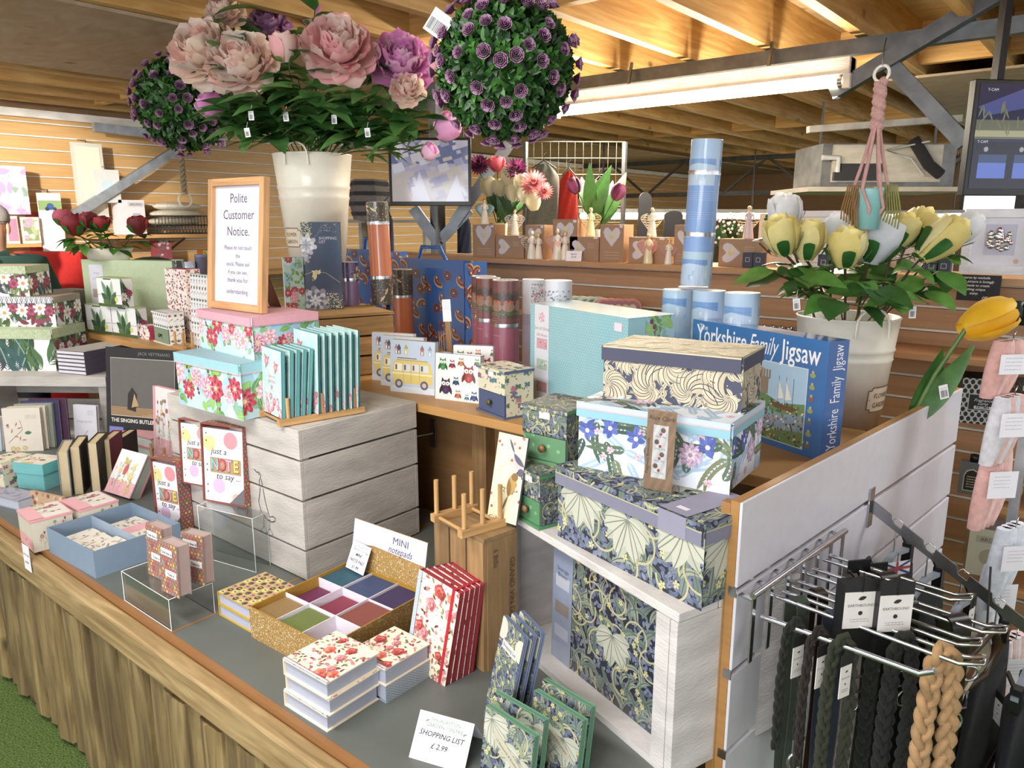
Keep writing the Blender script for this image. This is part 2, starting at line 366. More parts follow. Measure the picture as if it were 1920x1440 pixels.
for y in (.9, 2.4, 4.4, 6.6, 9):
    for i in range(26):
        x = -5.62+i*.385
        if .4 < x < 2.1 and y < 4.4: continue
        b.box(x+.023, x+.362, y, y+.045, 2.36, 2.56)
b.build('noggins', ceiling)
b = MB('joist_x', 0xfff0e0); b.box(.45, 2.2, 2.4, 2.46, 2.30, 2.58); b.box(.45, 2.2, 3.6, 3.66, 2.30, 2.58); b.box(.44, .48, 2.4, 3.66, 2.30, 2.58); struct(b.build('window_2'))   # roof light kerb, open to the sky
# steel purlins, struts
def steel(name, bars, w=.05, h=.06, col=0x6d7072):
    b = MB('steel', col)
    for p, q in bars: b.bar(p, q, w, h)
    return b
b = steel('', [((-5.8, 3.5, 2.30), (4, 3.5, 2.30)), (PY(1560, 175, 3.44), PY(1920, -40, 3.44)), (PY(1660, 110, 3.47), PY(1810, 270, 3.47))]); struct(b.build('trim_3'))
b = steel('', [((-5.8, 8.5, 2.28), (4, 8.5, 2.28)), ((-5.8, 8.5, 1.9), (4, 8.5, 1.9))], .04, .05, 0x55585a)
for i in range(10): b.bar((-5.8+i, 8.5, 1.9), (-5.3+i, 8.5, 2.28), .025, .025); b.bar((-5.3+i, 8.5, 2.28), (-4.8+i, 8.5, 1.9), .025, .025)
for x in (-3.9, -.9, 2): b.bar((x, 8.5, 0), (x, 8.5, 2.28), .08, .08)
struct(b.build('trim_4'))
b = steel('', [(PX(120, 415, -5.6), PX(345, 272, -5.6)), (PX(175, 238, -5.6), PX(420, 268, -5.6))], .05, .06, 0xb4bcc6); struct(b.build('trim_5'))
# steel column with knee braces behind the shelf
c0 = PD(822, 470, 4.4); b = steel('', [((c0.x, c0.y, 0), (c0.x, c0.y, 2.34)), (PD(775, 390, 4.4), PD(822, 455, 4.4)), (PD(880, 392, 4.4), PD(826, 450, 4.4)), (PD(850, 420, 4.35), PD(955, 270, 4.35))], .06, .06, 0x8d9296)
tag(b.build('steel_column'), 'grey steel column with diagonal braces below the square screen', 'column')
# ---------------------------------------------------------------- fluorescent lamp
p0, p1 = PY(1046, 213, 3.42), PY(1583, 150, 3.42); zc = (p0.z+p1.z)/2
t = thing('fluorescent_light', 'lit fluorescent batten hanging under the grey steel beam', 'lamp', ((p0.x+p1.x)/2, 3.42, zc))
hl = (p1.x-p0.x)/2
b = MB('paint', 0xe9e2d6); b.box(-hl, hl+.03, -.045, .045, .024, .09); b.box(hl, hl+.03, -.03, .03, -.03, .09); b.box(-hl-.02, -hl, -.03, .03, -.03, .09); b.build('housing', t, bevel=.004)
b = MB('tube_glow'); b.tube([(-hl, -.01, 0), (hl, -.01, 0)], .022, 12); b.build('tube', t)
b = MB('metal', 0xb0b0b0); b.tube([(hl-.02, -.01, 0), (hl, -.01, 0)], .024, 12); b.build('tube_cap', t)
for x in (-.3, .4): b = MB('steel', 0x777777); b.bar((x, 0, .09), (x, .03, .2), .012, .012); b.build('hanger', t)
for (x0, y0, x1, y1, d) in ((1090, 405, 1440, 405, 7.5), (1640, 408, 1800, 405, 8)):
    a, c = PD(x0, y0, d), PD(x1, y1, d+1); b = MB('tube_glow'); b.tube([a, c], .03, 8); t = thing('strip_light', 'distant lit strip light seen above the angel figurines' if x0 < 1500 else 'distant lit strip light behind the white and yellow roses', 'lamp', (0, 0, 0)); b.build('tube', t)
    [((lambda b: (b.bar(a.lerp(c, q)+Vector((0, 0, .06)), Vector((*a.lerp(c, q)[:2], 2.34)), .012, .012), b.build('hanging_rod', t)))(MB('steel', 0x666666))) for q in (.1, .9)]
    b = MB('paint', 0xdedbd2); b.bar(a+Vector((0,0,.05)), c+Vector((0,0,.05)), .1, .04); b.build('housing', t)
# ---------------------------------------------------------------- the display island
CT, SH = .61, 1.04          # counter height, back shelf height
t = thing('display_counter', 'low display counter with grey top, timber rail and rough wooden cladding', 'counter', (-2.5, 1.2, 0))
b = MB('laminate', 0x626763); b.box(-2.0, .78, -.42, .55, CT-.02, CT); b.box(.786, 1.97, -.42, .55, CT-.02, CT); b.build('worktop', t)
b = MB('laminate', 0x94683f); b.box(.779, .787, -.42, .55, CT-.02, CT+.0006); b.box(-2.0, 1.97, -.434, -.42, CT-.022, CT+.0004); b.build('edge_strip', t)
b = MB('rail', 0xffffff); b.box(-2.0, 1.97, -.478, -.435, CT-.095, CT-.012); b.build('front_rail', t, bevel=.006)
x = -2.0; i = 0
while x < 1.9:
    w = rn.uniform(.075, .115); b = MB('fence', mixc(0xffffff, rn.uniform(.82, 1.06))); y = -.455-(.012 if i % 2 else 0)
    n = 5; pts0 = []; dx = rn.uniform(-.02, .02); dz = rn.uniform(-.03, .0)
    rows = []
    for kz in range(6):
        z = .02+(CT-.09-.02+dz)*kz/5; o_ = dx*kz/5+rn.uniform(-.004, .004)
        rows.append([(x+o_-.008, y+.03, z), (x+o_, y, z), (x+w*.5+o_, y-.01-rn.random()*.004, z), (x+w+o_, y, z), (x+w+o_+.008, y+.03, z)])
    b.grid(rows, smooth=False); b.face([r for r in rows[-1]]); b.build('cladding_board', t); x += w*.95; i += 1
b = MB('laminate', 0x7a5c3c); b.box(-2.0, 1.97, -.40, .5, 0, CT-.02); b.build('carcass', t)
t = thing('raised_shelf', 'long wooden shelf running behind and above the grey counter', 'shelf', (-2.5, 1.6, 0))
b = MB('laminate', 0xc09056); b.box(-2.2, .30, 0, .75, SH-.028, SH); b.box(.304, 1.99, 0, .55, SH-.028, SH); b.build('shelf_board', t, bevel=.002)
b = MB('laminate', 0x8d6a45); b.box(-2.2, 1.97, .20, .22, 0, SH-.0285); b.build('back_panel', t)
for x in (-1.49, -.55, .9, 1.26): b = MB('wood_z', 0x8a6a45); b.box(x, x+.06, .155, .1995, CT+.0005, SH-.0285); b.build('upright', t)
# ================================================================ PRINTED PATTERNS
def polka(w, h, bg, dot, pitch=.008, r=.0018, seed=1):
    A = Art(w, h, seed).rect(0, 0, w, h, bg, 0); j = 0; y = pitch/2
    if w*h/(pitch*pitch) > 2600: pitch = math.sqrt(w*h/2600)
    while y < h+r:
        x = pitch/2 if j % 2 else 0
        while x < w+r: A.disc(x, y, r, dot, 1, 6); x += pitch
        y += pitch*.75; j += 1
    return A
def fill(A, n, f, tries=1):
    for _ in range(n): f(A.r.uniform(0, A.w), A.r.uniform(0, A.h))
def art_peony(w, h, seed=1, s=1.0, bg=0xb5dbe4, big=True):
    A = Art(w, h, seed); r = A.r; A.rect(0, 0, w, h, bg, 0)
    fill(A, int(4+w*h*250), lambda x, y: A.disc(x, y, r.uniform(.02, .04)*s, r.choice((0xc5e8e4, 0x9cc8e0, 0xb8e2d4)), .2, 12))
    fill(A, int(6+w*h*900/s), lambda x, y: A.leaf(x, y, r.uniform(0, 6.28), r.uniform(.02, .045)*s, .018*s, r.choice((0x6fae3d, 0x8cc45a, 0x5b9a4c, 0x7fb5a0)), 1, r.uniform(-.5, .5), 0xa9d27f))
    fill(A, int(3+w*h*300/s), lambda x, y: [A.disc(x+math.cos(q)*.007*s, y+q*.009*s, .0045*s, r.choice((0x7a3048, 0x86b7a6)), 1.3, 8) for q in range(4)])
    n = max(2, int(w*h*210/s/s))
    for i in range(n):
        x, y = (w*(i+.5+r.uniform(-.3, .3))/n, h*r.uniform(.25, .75)) if big else (r.uniform(0, w), r.uniform(0, h))
        R = r.uniform(.024, .036)*s; pal = r.choice(((0xf6b9cc, 0xee86a8, 0xf9d2dc, 0xe2608c, 0xf7c6d2), (0xc22a45, 0xdf4a63, 0xa81f3a, 0xe8758a), (0xf9cbd8, 0xf5a5bd, 0xfbe3e8, 0xef7f9f)))
        A.flower(x, y, R, pal, r.choice((7, 8, 9)), 2+i*.05, centre=r.choice((0xe9d27a, 0x9dbb4c)))
    return A
def art_pimpernel(w, h, seed=1, s=1.0, bg=0x2b3040, tint=1.0, blooms=None):
    A = Art(w, h, seed); r = A.r; A.rect(0, 0, w, h, bg, 0); t = tint
    a = max(w*h, .004)
    fill(A, min(900, int(a*16000/s/s)), lambda x, y: A.leaf(x, y, r.uniform(0, 6.28), r.uniform(.010, .017)*s, .0085*s, mixc(r.choice((0x6c7894, 0x79839c, 0x5b6682, 0x828b9c)), t), 1, r.uniform(-.3, .3), mixc(0x39435e, t), n=4))
    fill(A, min(160, int(a*1500/s/s)), lambda x, y: A.leaf(x, y, r.uniform(.8, 2.6), r.uniform(.04, .08)*s, .014*s, mixc(r.choice((0x76877c, 0x8a9884, 0x667a70, 0x99a088)), t), 2+r.random()*.4, r.uniform(-1.6, 1.6), mixc(0x4f6058, t), n=9))
    for _ in range(int(3+a*180/s/s)):
        x, y, q = r.uniform(0, w), r.uniform(0, h), r.uniform(0, 6.28); k = r.choice((-1, 1)); pts = []
        for i in range(14): pts.append((x, y)); x += .009*s*math.cos(q); y += .009*s*math.sin(q); q += k*.26
        A.line(pts, .0042*s, mixc(0xb7b184, t), 2.8)
    fill(A, min(80, int(3+a*420/s/s)), lambda x, y: A.flower(x, y, .0075*s, (mixc(0xd2cb88, t),), 5, 3.2, centre=mixc(0x8c7c38, t), fat=.9))
    n = blooms if blooms is not None else int(a*75/s/s+.5)
    for i in range(n):
        x, y, R = w*(i+.5+r.uniform(-.2, .2))/max(n, 1), h*r.uniform(.3, .75), .047*s; q0 = r.uniform(-.5, .5)+(-1.57)
        for j in range(9):
            q = q0+(j-4)*.36; L = R*(1.25-.08*abs(j-4))
            A.leaf(x-math.cos(q0)*R*.5, y-math.sin(q0)*R*.5, q, L*1.35, R*.75, mixc((0xb0b4a2, 0xbec0ae)[j % 2], t), 4+(j % 2)*.2, r.uniform(-.25, .25), mixc(0x7b8272, t), n=7)
        A.leaf(x-math.cos(q0)*R*.7, y-math.sin(q0)*R*.7, q0+3.14, R*.9, R*.3, mixc(0x8f9a74, t), 4.5, 1.2)
    return A
def art_acanthus(w, h, seed=1, s=1.0, bg=0x454962, fg=0xcdbf9e, ln=0x3a3d52):
    A = Art(w, h, seed); r = A.r; A.rect(0, 0, w, h, bg, 0)
    fill(A, int(w*h*4500), lambda x, y: A.disc(x, y, .0012, 0xd9d2b8, .5, 6))
    fill(A, int(w*h*5200/s), lambda x, y: A.leaf(x, y, r.uniform(0, 6.28), r.uniform(.018, .034)*s, .008*s, fg, 1, r.uniform(-1.4, 1.4), ln))
    n = max(4, int(w*h*230/s/s))
    for i in range(n):
        x, y = w*(i+.5)/n+r.uniform(-.01, .01), h*(.25+.5*(i % 2)); sg = 1 if i % 2 else -1; q0 = r.uniform(0, 6.28)
        for j in range(10):
            q = q0+j*.42; R = .058*s*(1-j*.055)
            A.leaf(x, y, q, R*1.1, R*.52, mixc(fg, 1.02 if j % 2 else .93), 2+j*.08, sg*1.5, ln, n=8)
        A.disc(x, y, .007*s, mixc(fg, .85), 3.2, 10)
        A.flower(x+.03*s, y+.028*s*sg, .007*s, (0xe3dcc4,), 5, 3.4, centre=bg)
    return A
def art_lily(w, h, seed=1, s=1.0, bg=0xdde4f2):
    A = Art(w, h, seed); r = A.r; A.rect(0, 0, w, h, bg, 0)
    for _ in range(int(w*h*520)):
        x, y, q = r.uniform(0, w), r.uniform(0, h), r.uniform(0, 6.28)
        for j in range(12):
            px, py = x+.006*j*math.cos(q), y+.006*j*math.sin(q)
            for sd in (-1, 1): A.leaf(px, py, q+sd*.7, .020*s, .0035*s, 0x9dbdd8, .6, sd*-.3, n=4)
    for _ in range(int(w*h*430)):
        x, y, q = r.uniform(0, w), r.uniform(0, h), r.uniform(0, 6.28); bd = r.uniform(-.12, .12); c = r.choice((0x46624f, 0x587057, 0x38564c, 0x76805a))
        for j in range(9):
            for sd in (-1, 1): A.leaf(x, y, q+sd*.75, .021*s, .0062*s, c, 1.4, sd*-.4, n=5)
            x += .0085*s*math.cos(q); y += .0085*s*math.sin(q); q += bd
    n = max(2, int(w*h*150))
    for i in range(n):
        x, y = w*(i+.5)/n+r.uniform(-.02, .02), h*r.uniform(.3, .7)
        if i % 4 == 3 or (w > .2 and i == n-2): A.flower(x, y, .026*s, (0xc7a2c8, 0xdcbfdc, 0xc39ac2, 0xe3cbe0, 0xf3e6f0), 10, 2.5, centre=0xb58bb4)
        else:
            for q, L in ((1.57, .03), (.5, .024), (2.6, .024), (-.4, .02), (-2.7, .02), (-1.57, .022)): A.leaf(x, y, q+r.uniform(-.2, .2), L*s, .013*s, (0x5a6fc0, 0x4a5cb0)[r.random() > .5], 2.5, r.uniform(-.6, .6), 0x2f3c86)
            A.disc(x, y, .005*s, 0xe6def5, 3, 8)
    fill(A, int(w*h*260), lambda x, y: A.flower(x, y, .008*s, (0xe7bccb,), 5, 2.2, centre=0xb86a86))
    return A
def art_rosebud(w, h, seed=1, s=1.0, bg=0xeedfc6):
    A = Art(w, h, seed); r = A.r; A.rect(0, 0, w, h, bg, 0); a = w*h
    fill(A, int(a*5200/s), lambda x, y: A.leaf(x, y, r.uniform(0, 6.28), r.uniform(.007, .014)*s, .0052*s, r.choice((0x8c8450, 0x6f6a3c, 0xa99a66, 0xb5564a, 0x7a2c30)), 1, r.uniform(-.6, .6)))
    fill(A, int(a*1500/s), lambda x, y: A.flower(x, y, .0045*s, (0xd98a96,), 5, 1.6, centre=0xc23a3a))
    fill(A, int(a*2600/s), lambda x, y: A.disc(x, y, .0011*s, 0xa03a3a, 1.5, 6))
    for i in range(max(3, int(a*420/s))):
        x, y = r.uniform(.08, .92)*w, r.uniform(.06, .94)*h; A.rose(x, y, r.uniform(.009, .0145)*s, r.choice(((0xb23430, 0xd04c3a, 0x8f2426, 0xe0705a), (0xc9707a, 0xe2a0a0, 0xa84a58, 0xd98b86), (0xd9644a, 0xe88a68, 0xb9442f))), 2+i*.02)
    return A
def art_meadow(w, h, seed=1, s=1.0, bg=0xe9e6e0, band=None, cols=(0xd46a7a, 0xe2c25a, 0xa2485a, 0x7f8a5a)):
    A = Art(w, h, seed); r = A.r; A.rect(0, 0, w, h, bg, 0)
    if band: A.rect(0, 0, w, h*.32, band, .3); fill(A, int(w*h*2500), lambda x, y: A.disc(x, y*.33, .003, mixc(band, 1.06), .5, 6))
    for _ in range(int(6+w*h*550)):
        x, y0, L = r.uniform(.06, .94)*w, r.uniform(.02, .3)*h, r.uniform(.25, .6)*h; q = r.uniform(-.18, .18)
        A.line([(x+q*L*t/4*t/4, y0+L*t/4) for t in range(5)], .0008, 0x8a9470, 1); c = r.choice(cols)
        A.leaf(x, y0+L*.4, 1.57+r.choice((-.7, .7)), .012*s, .004*s, 0x9aa67c, 1.1)
        if r.random() < .6: A.flower(x+q*L, y0+L, r.uniform(.006, .011)*s, (c, mixc(c, 1.15)), 7, 2, centre=0xe8d070)
        else: A.leaf(x+q*L, y0+L, 1.57, .016*s, .010*s, c, 2, 0, mixc(c, .8))
    return A
def art_butterfly(w, h, seed=1, band=0xe9a9b4):
    A = art_meadow(w, h, seed, 1, 0xf0ecea, band, (0xe8cf66, 0xe9c9d2, 0xb6c08a))
    for q, L in ((.5, .026), (1.9, .030), (2.7, .018), (-.3, .018)): A.leaf(w*.42, h*.70, q, L, .016, 0xcdb96a, 4, .3, 0x8f7c3c)
    A.leaf(w*.42, h*.45, 1.1, .045, .026, 0xcf5a66, 4.6, .2, 0x983846); A.leaf(w*.2, h*.15, 1.9, .02, .006, 0xa99a50, 4)
    A.flower(w*.72, h*.45, .016, (0xeccb62, 0xf4e2a0), 9, 4, centre=0xc69332); A.flower(w*.8, h*.15, .012, (0xe9c95e,), 8, 4, centre=0xc69332)
    return A
def art_dots(w, h, seed=1, bg=0xa2564a, cols=(0xd6b94a, 0x7d8f7a, 0xb7767a, 0x8f8f96, 0xc96a52), p=.0125, r=.0044):
    A = Art(w, h, seed); A.rect(0, 0, w, h, bg, 0); j = 0; y = p*.4
    while y < h+r:
        x = p/2 if j % 2 else 0
        while x < w+r: A.disc(x, y, r, A.r.choice(cols), 1, 10); x += p
        y += p*.8; j += 1
    return A
def art_note(w, h):
    A = Art(w, h, 3); A.rect(0, 0, w, h, 0xf0eef6, 0)
    k = h/.17
    for i in range(18): A.rect(0, h*(.05+i*.05), w, h*(.05+i*.05)+.0005, 0xcfd6e6, .5)
    A.disc(w*.15, h*.80, .019*k, 0xd9d287, 1); A.disc(w*.68, h*.86, .020*k, 0xe88a94, 1); A.disc(w*.36, h*.22, .018*k, 0xdcb5dc, 1); A.disc(w*.78, h*.08, .012*k, 0xeeb29c, 1); A.rect(w*.84, h*.45, w, h*.58, 0xb9dfdc, 1)
    for y in (.93, .83, .5, .42, .22, .12): A.disc(w*.08, h*y, .0021*k, 0x4c4c55, 2, 8)
    A.text('just a', w*.38, h*.66, .021*k, 0x2b2b33, 3, shear=.25); A.text('to say ...', w*.60, h*.32, .021*k, 0x2b2b33, 3, shear=.25)
    A.rect(w*.16, h*.40, w*.92, h*.61, 0xb68e68, 2)
    for i, (c, g) in enumerate(((0x7fc4c4, 'N'), (0xd84a58, 'O'), (0xd9a0b4, 'T'), (0xe5cf36, 'E'))): A.text(g, w*(.28+i*.175), h*.435, .040*k, mixc(c, .35), 3, bold=.035, sx=.78); A.text(g, w*(.275+i*.175), h*.442, .038*k, c, 4, bold=.022, sx=.78)
    A.poly([(w*.62, 0), (w, 0), (w, h*.24)], 0x6b6b72, 5); return A
def art_palm(w, h, seed=1, s=1.0, bg=0xe6e4e8, green=True):
    A = Art(w, h, seed); r = A.r; A.rect(0, 0, w, h, bg, 0)
    def frond(x, y, q, L, c, c2=None, wd=.3):
        for j in range(16):
            t = j/16; px, py = x+L*t*math.cos(q), y+L*t*math.sin(q)
            for sd in (-1, 1): A.leaf(px, py, q+sd*(.85-.3*t), L*wd*(1-t*.5), L*.045, c, 2+r.random()*.3, sd*-.3, c2, n=4)
    n = int(2+w*h*110)
    for i in range(n): frond(w*(i+.3)/n, r.uniform(-.2, .2)*h, 1.57+r.uniform(-.7, .7), h*r.uniform(.8, 1.2), r.choice((0x2f5034, 0x48703a, 0x2e5a5c, 0x3b3f4a)) if green else 0x30343c, None, .42)
    for i in range(int(1+w*h*60)): A.leaf(r.uniform(0, w), r.uniform(-.1, .3)*h, r.uniform(.9, 2.2), h*.95, h*.3, r.choice((0x5d8588, 0x2f4f3a, 0x6f8c4a)), 1.4, .2, 0x87a89c)
    return A
def art_daisy(w, h, seed=1, s=1.0):
    A = art_palm(w, h, seed, s); r = A.r
    fill(A, int(w*h*700), lambda x, y: A.leaf(x, y, r.uniform(0, 6.28), .05*s, .022*s, r.choice((0x6a7a3c, 0x44512c, 0x8c3a52, 0x7a2c40, 0x3f5a44)), 2.6, .4))
    n = max(2, int(w*h*170))
    for i in range(n):
        x, y = w*(i+.4)/n, h*r.uniform(.3, .65)
        if i % 2 == 0: A.flower(x, y, .035*s, (0xf4f2f4, 0xe6e4ec), 8, 3.4, centre=0xd8921e); A.disc(x, y, .009*s, 0xd8921e, 4.4, 12)
        else: A.flower(x, y, .030*s, (0x8c2a4c, 0xa83c60, 0xc05a78, 0x8c2a4c), 8, 3.2)
    return A
def art_lilyplant(w, h):
    A = Art(w, h, 5); A.rect(0, 0, w, h, 0xe4e4e6, 0)
    for q, L, c in ((1.9, .9, 0x6f9a70), (1.25, .85, 0xa9c49a), (2.3, .6, 0x3c6138), (.8, .6, 0x4c7040), (1.57, .7, 0x2f5534), (2.7, .4, 0x567a3a), (.4, .4, 0x3a5a30)): A.leaf(w*.5, h*.05, q, h*L, h*.26, c, 1+L, .1, mixc(c, .75))
    A.rect(0, 0, w, h*.10, 0x47602c, 2.2); A.disc(w*.78, h*.26, h*.09, 0xcfd53c, 3); A.rect(0, h*.40, w, h*.41, 0x2d3a2a, 4); A.rect(w*.3, h*.93, w*.62, h, 0x50525a, 4); return A
def art_bird(w, h, seed=1):
    A = Art(w, h, seed); r = A.r; A.rect(0, 0, w, h, 0xe4dcb4, 0)
    fill(A, int(w*h*700), lambda x, y: A.leaf(x, y, r.uniform(0, 6.28), .018, .007, 0xd3ca9c, .5, .8))
    fill(A, int(w*h*900), lambda x, y: A.flower(x, y, .004, (r.choice((0xb84a4a, 0x8a2c34, 0xc8788a)),), 5, 1, centre=0x6f2020))
    for _ in range(int(w*h*160)):
        x, y = r.uniform(0, w), r.uniform(0, h); A.line([(x+.006*i, y+.006*math.sin(i)) for i in range(9)], .001, 0x6f7a4a, 1)
        for i in range(8): A.leaf(x+.006*i, y, r.uniform(0, 6.28), .008, .003, 0x7c8650, 1.1)
    def bd(x, y, q, c, c2):
        A.leaf(x, y, q, .055, .026, c, 2, .1); A.leaf(x, y-.001, q+.15, .04, .013, c2, 2.5, .2); A.disc(x+.047*math.cos(q), y+.047*math.sin(q), .009, c2, 3); A.leaf(x, y, q+3.1, .035, .006, c2, 2.4); A.leaf(x+.055*math.cos(q), y+.055*math.sin(q), q-.4, .008, .003, 0x333333, 3)
    bd(w*.62, h*.80, -1.0, 0xc4b4b8, 0x5a5a70); bd(w*.6, h*.30, 1.3, 0xb88e3c, 0x8a6628); return A
def art_butterflies(w, h, seed=1):
    A = Art(w, h, seed); r = A.r; A.rect(0, 0, w, h, 0xddd6b6, 0)
    fill(A, int(8+w*h*2000), lambda x, y: A.leaf(x, y, r.uniform(0, 6.28), .009, .004, r.choice((0x5f7a4a, 0x7b8a5a, 0xc8909a)), 1, .4))
    def bf(x, y):
        c = r.choice((0x4f7f96, 0xc27088, 0x4f7a5a, 0x8a5f8a))
        for q in (.5, 2.6, -.6, -2.5): A.leaf(x, y, q, .011, .008, c, 2)
    fill(A, int(4+w*h*700), bf); return A
def art_hearts(w, h, seed=1):
    A = Art(w, h, seed); r = A.r; A.rect(0, 0, w, h, 0xeee4dc, 0)
    fill(A, int(w*h*6000), lambda x, y: A.leaf(x, y, r.uniform(0, 6.28), .008, .0025, r.choice((0x9a9a72, 0xc8a44a, 0xa4a4b4)), 1, .3))
    def ht(x, y):
        c = r.choice((0xa83a5a, 0x8e2440, 0xc26a80))
        A.poly([(x, y-.006), (x+.005, y), (x+.004, y+.0035), (x+.002, y+.004), (x, y+.002), (x-.002, y+.004), (x-.004, y+.0035), (x-.005, y)], c, 2)
    fill(A, int(w*h*3600), ht); return A
def art_tools(w, h, seed=1, bg=0xe8e8ea):
    A = Art(w, h, seed); r = A.r; A.rect(0, 0, w, h, bg, 0); p = .026; y = p/2; j = 0
    while y < h+p/2:
        x = p/2; 
        while x < w+p/2:
            k = (j+int(x/p)) % 4 if False else j % 4; c = 0x54585e
            if k == 0: [A.leaf(x, y-.008, q, .015, .005, 0x4e6a5c, 1) for q in (1.57, .8, 2.3)]
            elif k == 1: A.line([(x-.009, y-.005), (x+.009, y+.006)], .0015, c, 1); A.disc(x+.008, y+.005, .003, 0x8a6a5a, 1.4, 6)
            elif k == 2: A.rect(x-.006, y-.008, x+.004, y+.004, c if int(x/p) % 2 else 0xb0413e, 1); A.line([(x+.002, y), (x+.010, y+.007)], .0015, c, 1.2)
            else: A.rect(x-.001, y-.009, x+.001, y+.003, c, 1); A.poly([(x-.005, y+.003), (x+.005, y+.003), (x, y+.011)], c, 1)
            x += p
        y += p; j += 1
    return A
def art_owls(w, h):
    A = Art(w, h, 2); A.rect(0, 0, w, h, 0xf0eeec, 0)
    def owl(x, y, s, c):
        A.poly([(x+s*(.62*math.cos(a)), y+s*(.85*math.sin(a))) for a in [6.2832*i/18 for i in range(18)]], c, 1); A.poly([(x-s*.6, y+s*.55), (x-s*.5, y+s*1.15), (x-s*.2, y+s*.8), (x+s*.2, y+s*.8), (x+s*.5, y+s*1.15), (x+s*.6, y+s*.55)], c, 1)
        A.leaf(x-s*.45, y+s*.2, -1.9, s*1.1, s*.4, mixc(c, .7), 1.3); A.leaf(x+s*.45, y+s*.2, -1.24, s*1.1, s*.4, mixc(c, .7), 1.3)
        for q in (-.27, .27): A.disc(x+s*q, y+s*.42, s*.25, 0xf4f2ee, 2); A.disc(x+s*q, y+s*.40, s*.08, 0x2a2a2a, 2.5, 8)
        A.poly([(x-s*.07, y+s*.3), (x+s*.07, y+s*.3), (x, y+s*.1)], 0xe09a3a, 3); A.leaf(x, y-s*.1, -1.57, s*.6, s*.3, mixc(c, 1.3), 1.6)
        for q in (-.2, .2): A.rect(x+s*q-s*.02, y-s*1.0, x+s*q+s*.02, y-s*.8, 0x55402a, .9)
    for x, y, s, c in ((.17, .76, .020, 0x3f8a3c), (.38, .78, .014, 0x9a2a34), (.58, .84, .014, 0xc9702c), (.75, .58, .029, 0xa8352c), (.24, .28, .027, 0x4a2f56), (.47, .42, .014, 0x2c4f74), (.52, .14, .014, 0xc2602e), (.72, .10, .010, 0x4f8a9a), (.88, .13, .016, 0x3d4f8c), (.93, .86, .012, 0x3f8a3c)): owl(w*x, h*y, s, c)
    return A
def art_van(w, h):
    A = Art(w, h, 2); A.rect(0, 0, w, h, 0xc3d3ea, 0); A.rect(0, 0, w, h*.12, 0xdfe6f0, .3)
    for i, (x, c) in enumerate(((.10, 0xd5a9a0), (.16, 0x4c5a74), (.32, 0xe2cf6a), (.68, 0xc58078), (.85, 0xb9c4d6))): A.rect(w*x, h*.74, w*x+.013, h*.85, c, 1); A.poly([(w*x-.002, h*.85), (w*x+.015, h*.85), (w*x+.0065, h*.94)], mixc(c, .8), 1); A.rect(w*x+.004, h*.75, w*x+.009, h*.81, 0xf0f0f0, 1.4)
    A.poly([(w*.06, h*.18), (w*.94, h*.18), (w*.96, h*.36), (w*.92, h*.58), (w*.86, h*.62), (w*.12, h*.62), (w*.06, h*.56), (w*.04, h*.36)], 0xe5cc62, 1); A.rect(w*.05, h*.36, w*.95, h*.38, 0xf6efcf, 1.6); A.rect(w*.14, h*.62, w*.84, h*.64, 0xcaa548, 1.2); A.rect(w*.16, h*.66, w*.6, h*.68, 0x8a6f5a, 1)
    for x, x2 in ((.10, .27), (.30, .46), (.49, .65), (.68, .86)): A.rect(w*x, h*.42, w*x2, h*.56, 0xf3efe0 if x < .2 else 0xd8e0e8, 2); A.rect(w*x+.003, h*.44, w*x+.010, h*.54, 0x6f5a50, 2.4)
    for x in (.2, .77): A.disc(w*x, h*.17, .015, 0x66667e, 3); A.disc(w*x, h*.17, .008, 0xd9c0b6, 3.5)
    for x in (.3, .47, .66): A.rect(w*x, h*.2, w*x+.0008, h*.56, 0x9a8238, 2.6)
    return A
def barcode(w=.018, h=.03):
    A = Art(w, h, 7); A.rect(0, 0, w, h, 0xf2f1f4, 0); x = .003
    while x < w-.003: ww = A.r.choice((.0004, .0008, .0011)); A.rect(x, h*.12, x+ww, h*.62, 0x303036, 1); x += ww+A.r.choice((.0005, .0009))
    A.lines_of_text(.003, w-.003, h*.8, .003, 2, 0x8a8a94, .0008); return A
# ================================================================ KINDS OF GOODS
def carton(name, parent, w, d, h, arts, col=0xcccccc, z0=0, mat='paper', x0=0, y0=0, bev=0):
    """box: x centred on x0, y from y0 to y0+d; arts: face letter -> Art (f front, r right, l left, t top, k back)"""
    b = MB(mat, col); b.box(x0-w/2, x0+w/2, y0, y0+d, z0, z0+h)
    P = {'f': ((x0-w/2, y0, z0), (1,0,0), (0,0,1)), 'r': ((x0+w/2, y0, z0), (0,1,0), (0,0,1)), 'l': ((x0-w/2, y0+d, z0), (0,-1,0), (0,0,1)), 't': ((x0-w/2, y0, z0+h), (1,0,0), (0,1,0)), 'k': ((x0+w/2, y0+d, z0), (-1,0,0), (0,0,1))}
    for k, A in arts.items():
        if A: b.art(A, *P[k])
    return b.build(name, parent)
def storage_box(name, label, cat, loc, rotz, w, d, h, fa, ra, lidc, la, ta, lid_h=.035, over=.004, body=0xcccccc, la2=None, left=False, mat='paper', group=None):
    t = thing(name, label, cat, loc, rotz, group)
    s = {'f': fa}; s['l' if left else 'r'] = ra
    carton('body', t, w-over*2, d-over*2, h-.003, s, body, 0, mat, 0, over)
    carton('lid', t, w, d, lid_h, {'f': la, ('l' if left else 'r'): la2, 't': ta}, lidc, h-lid_h, mat)
    return t
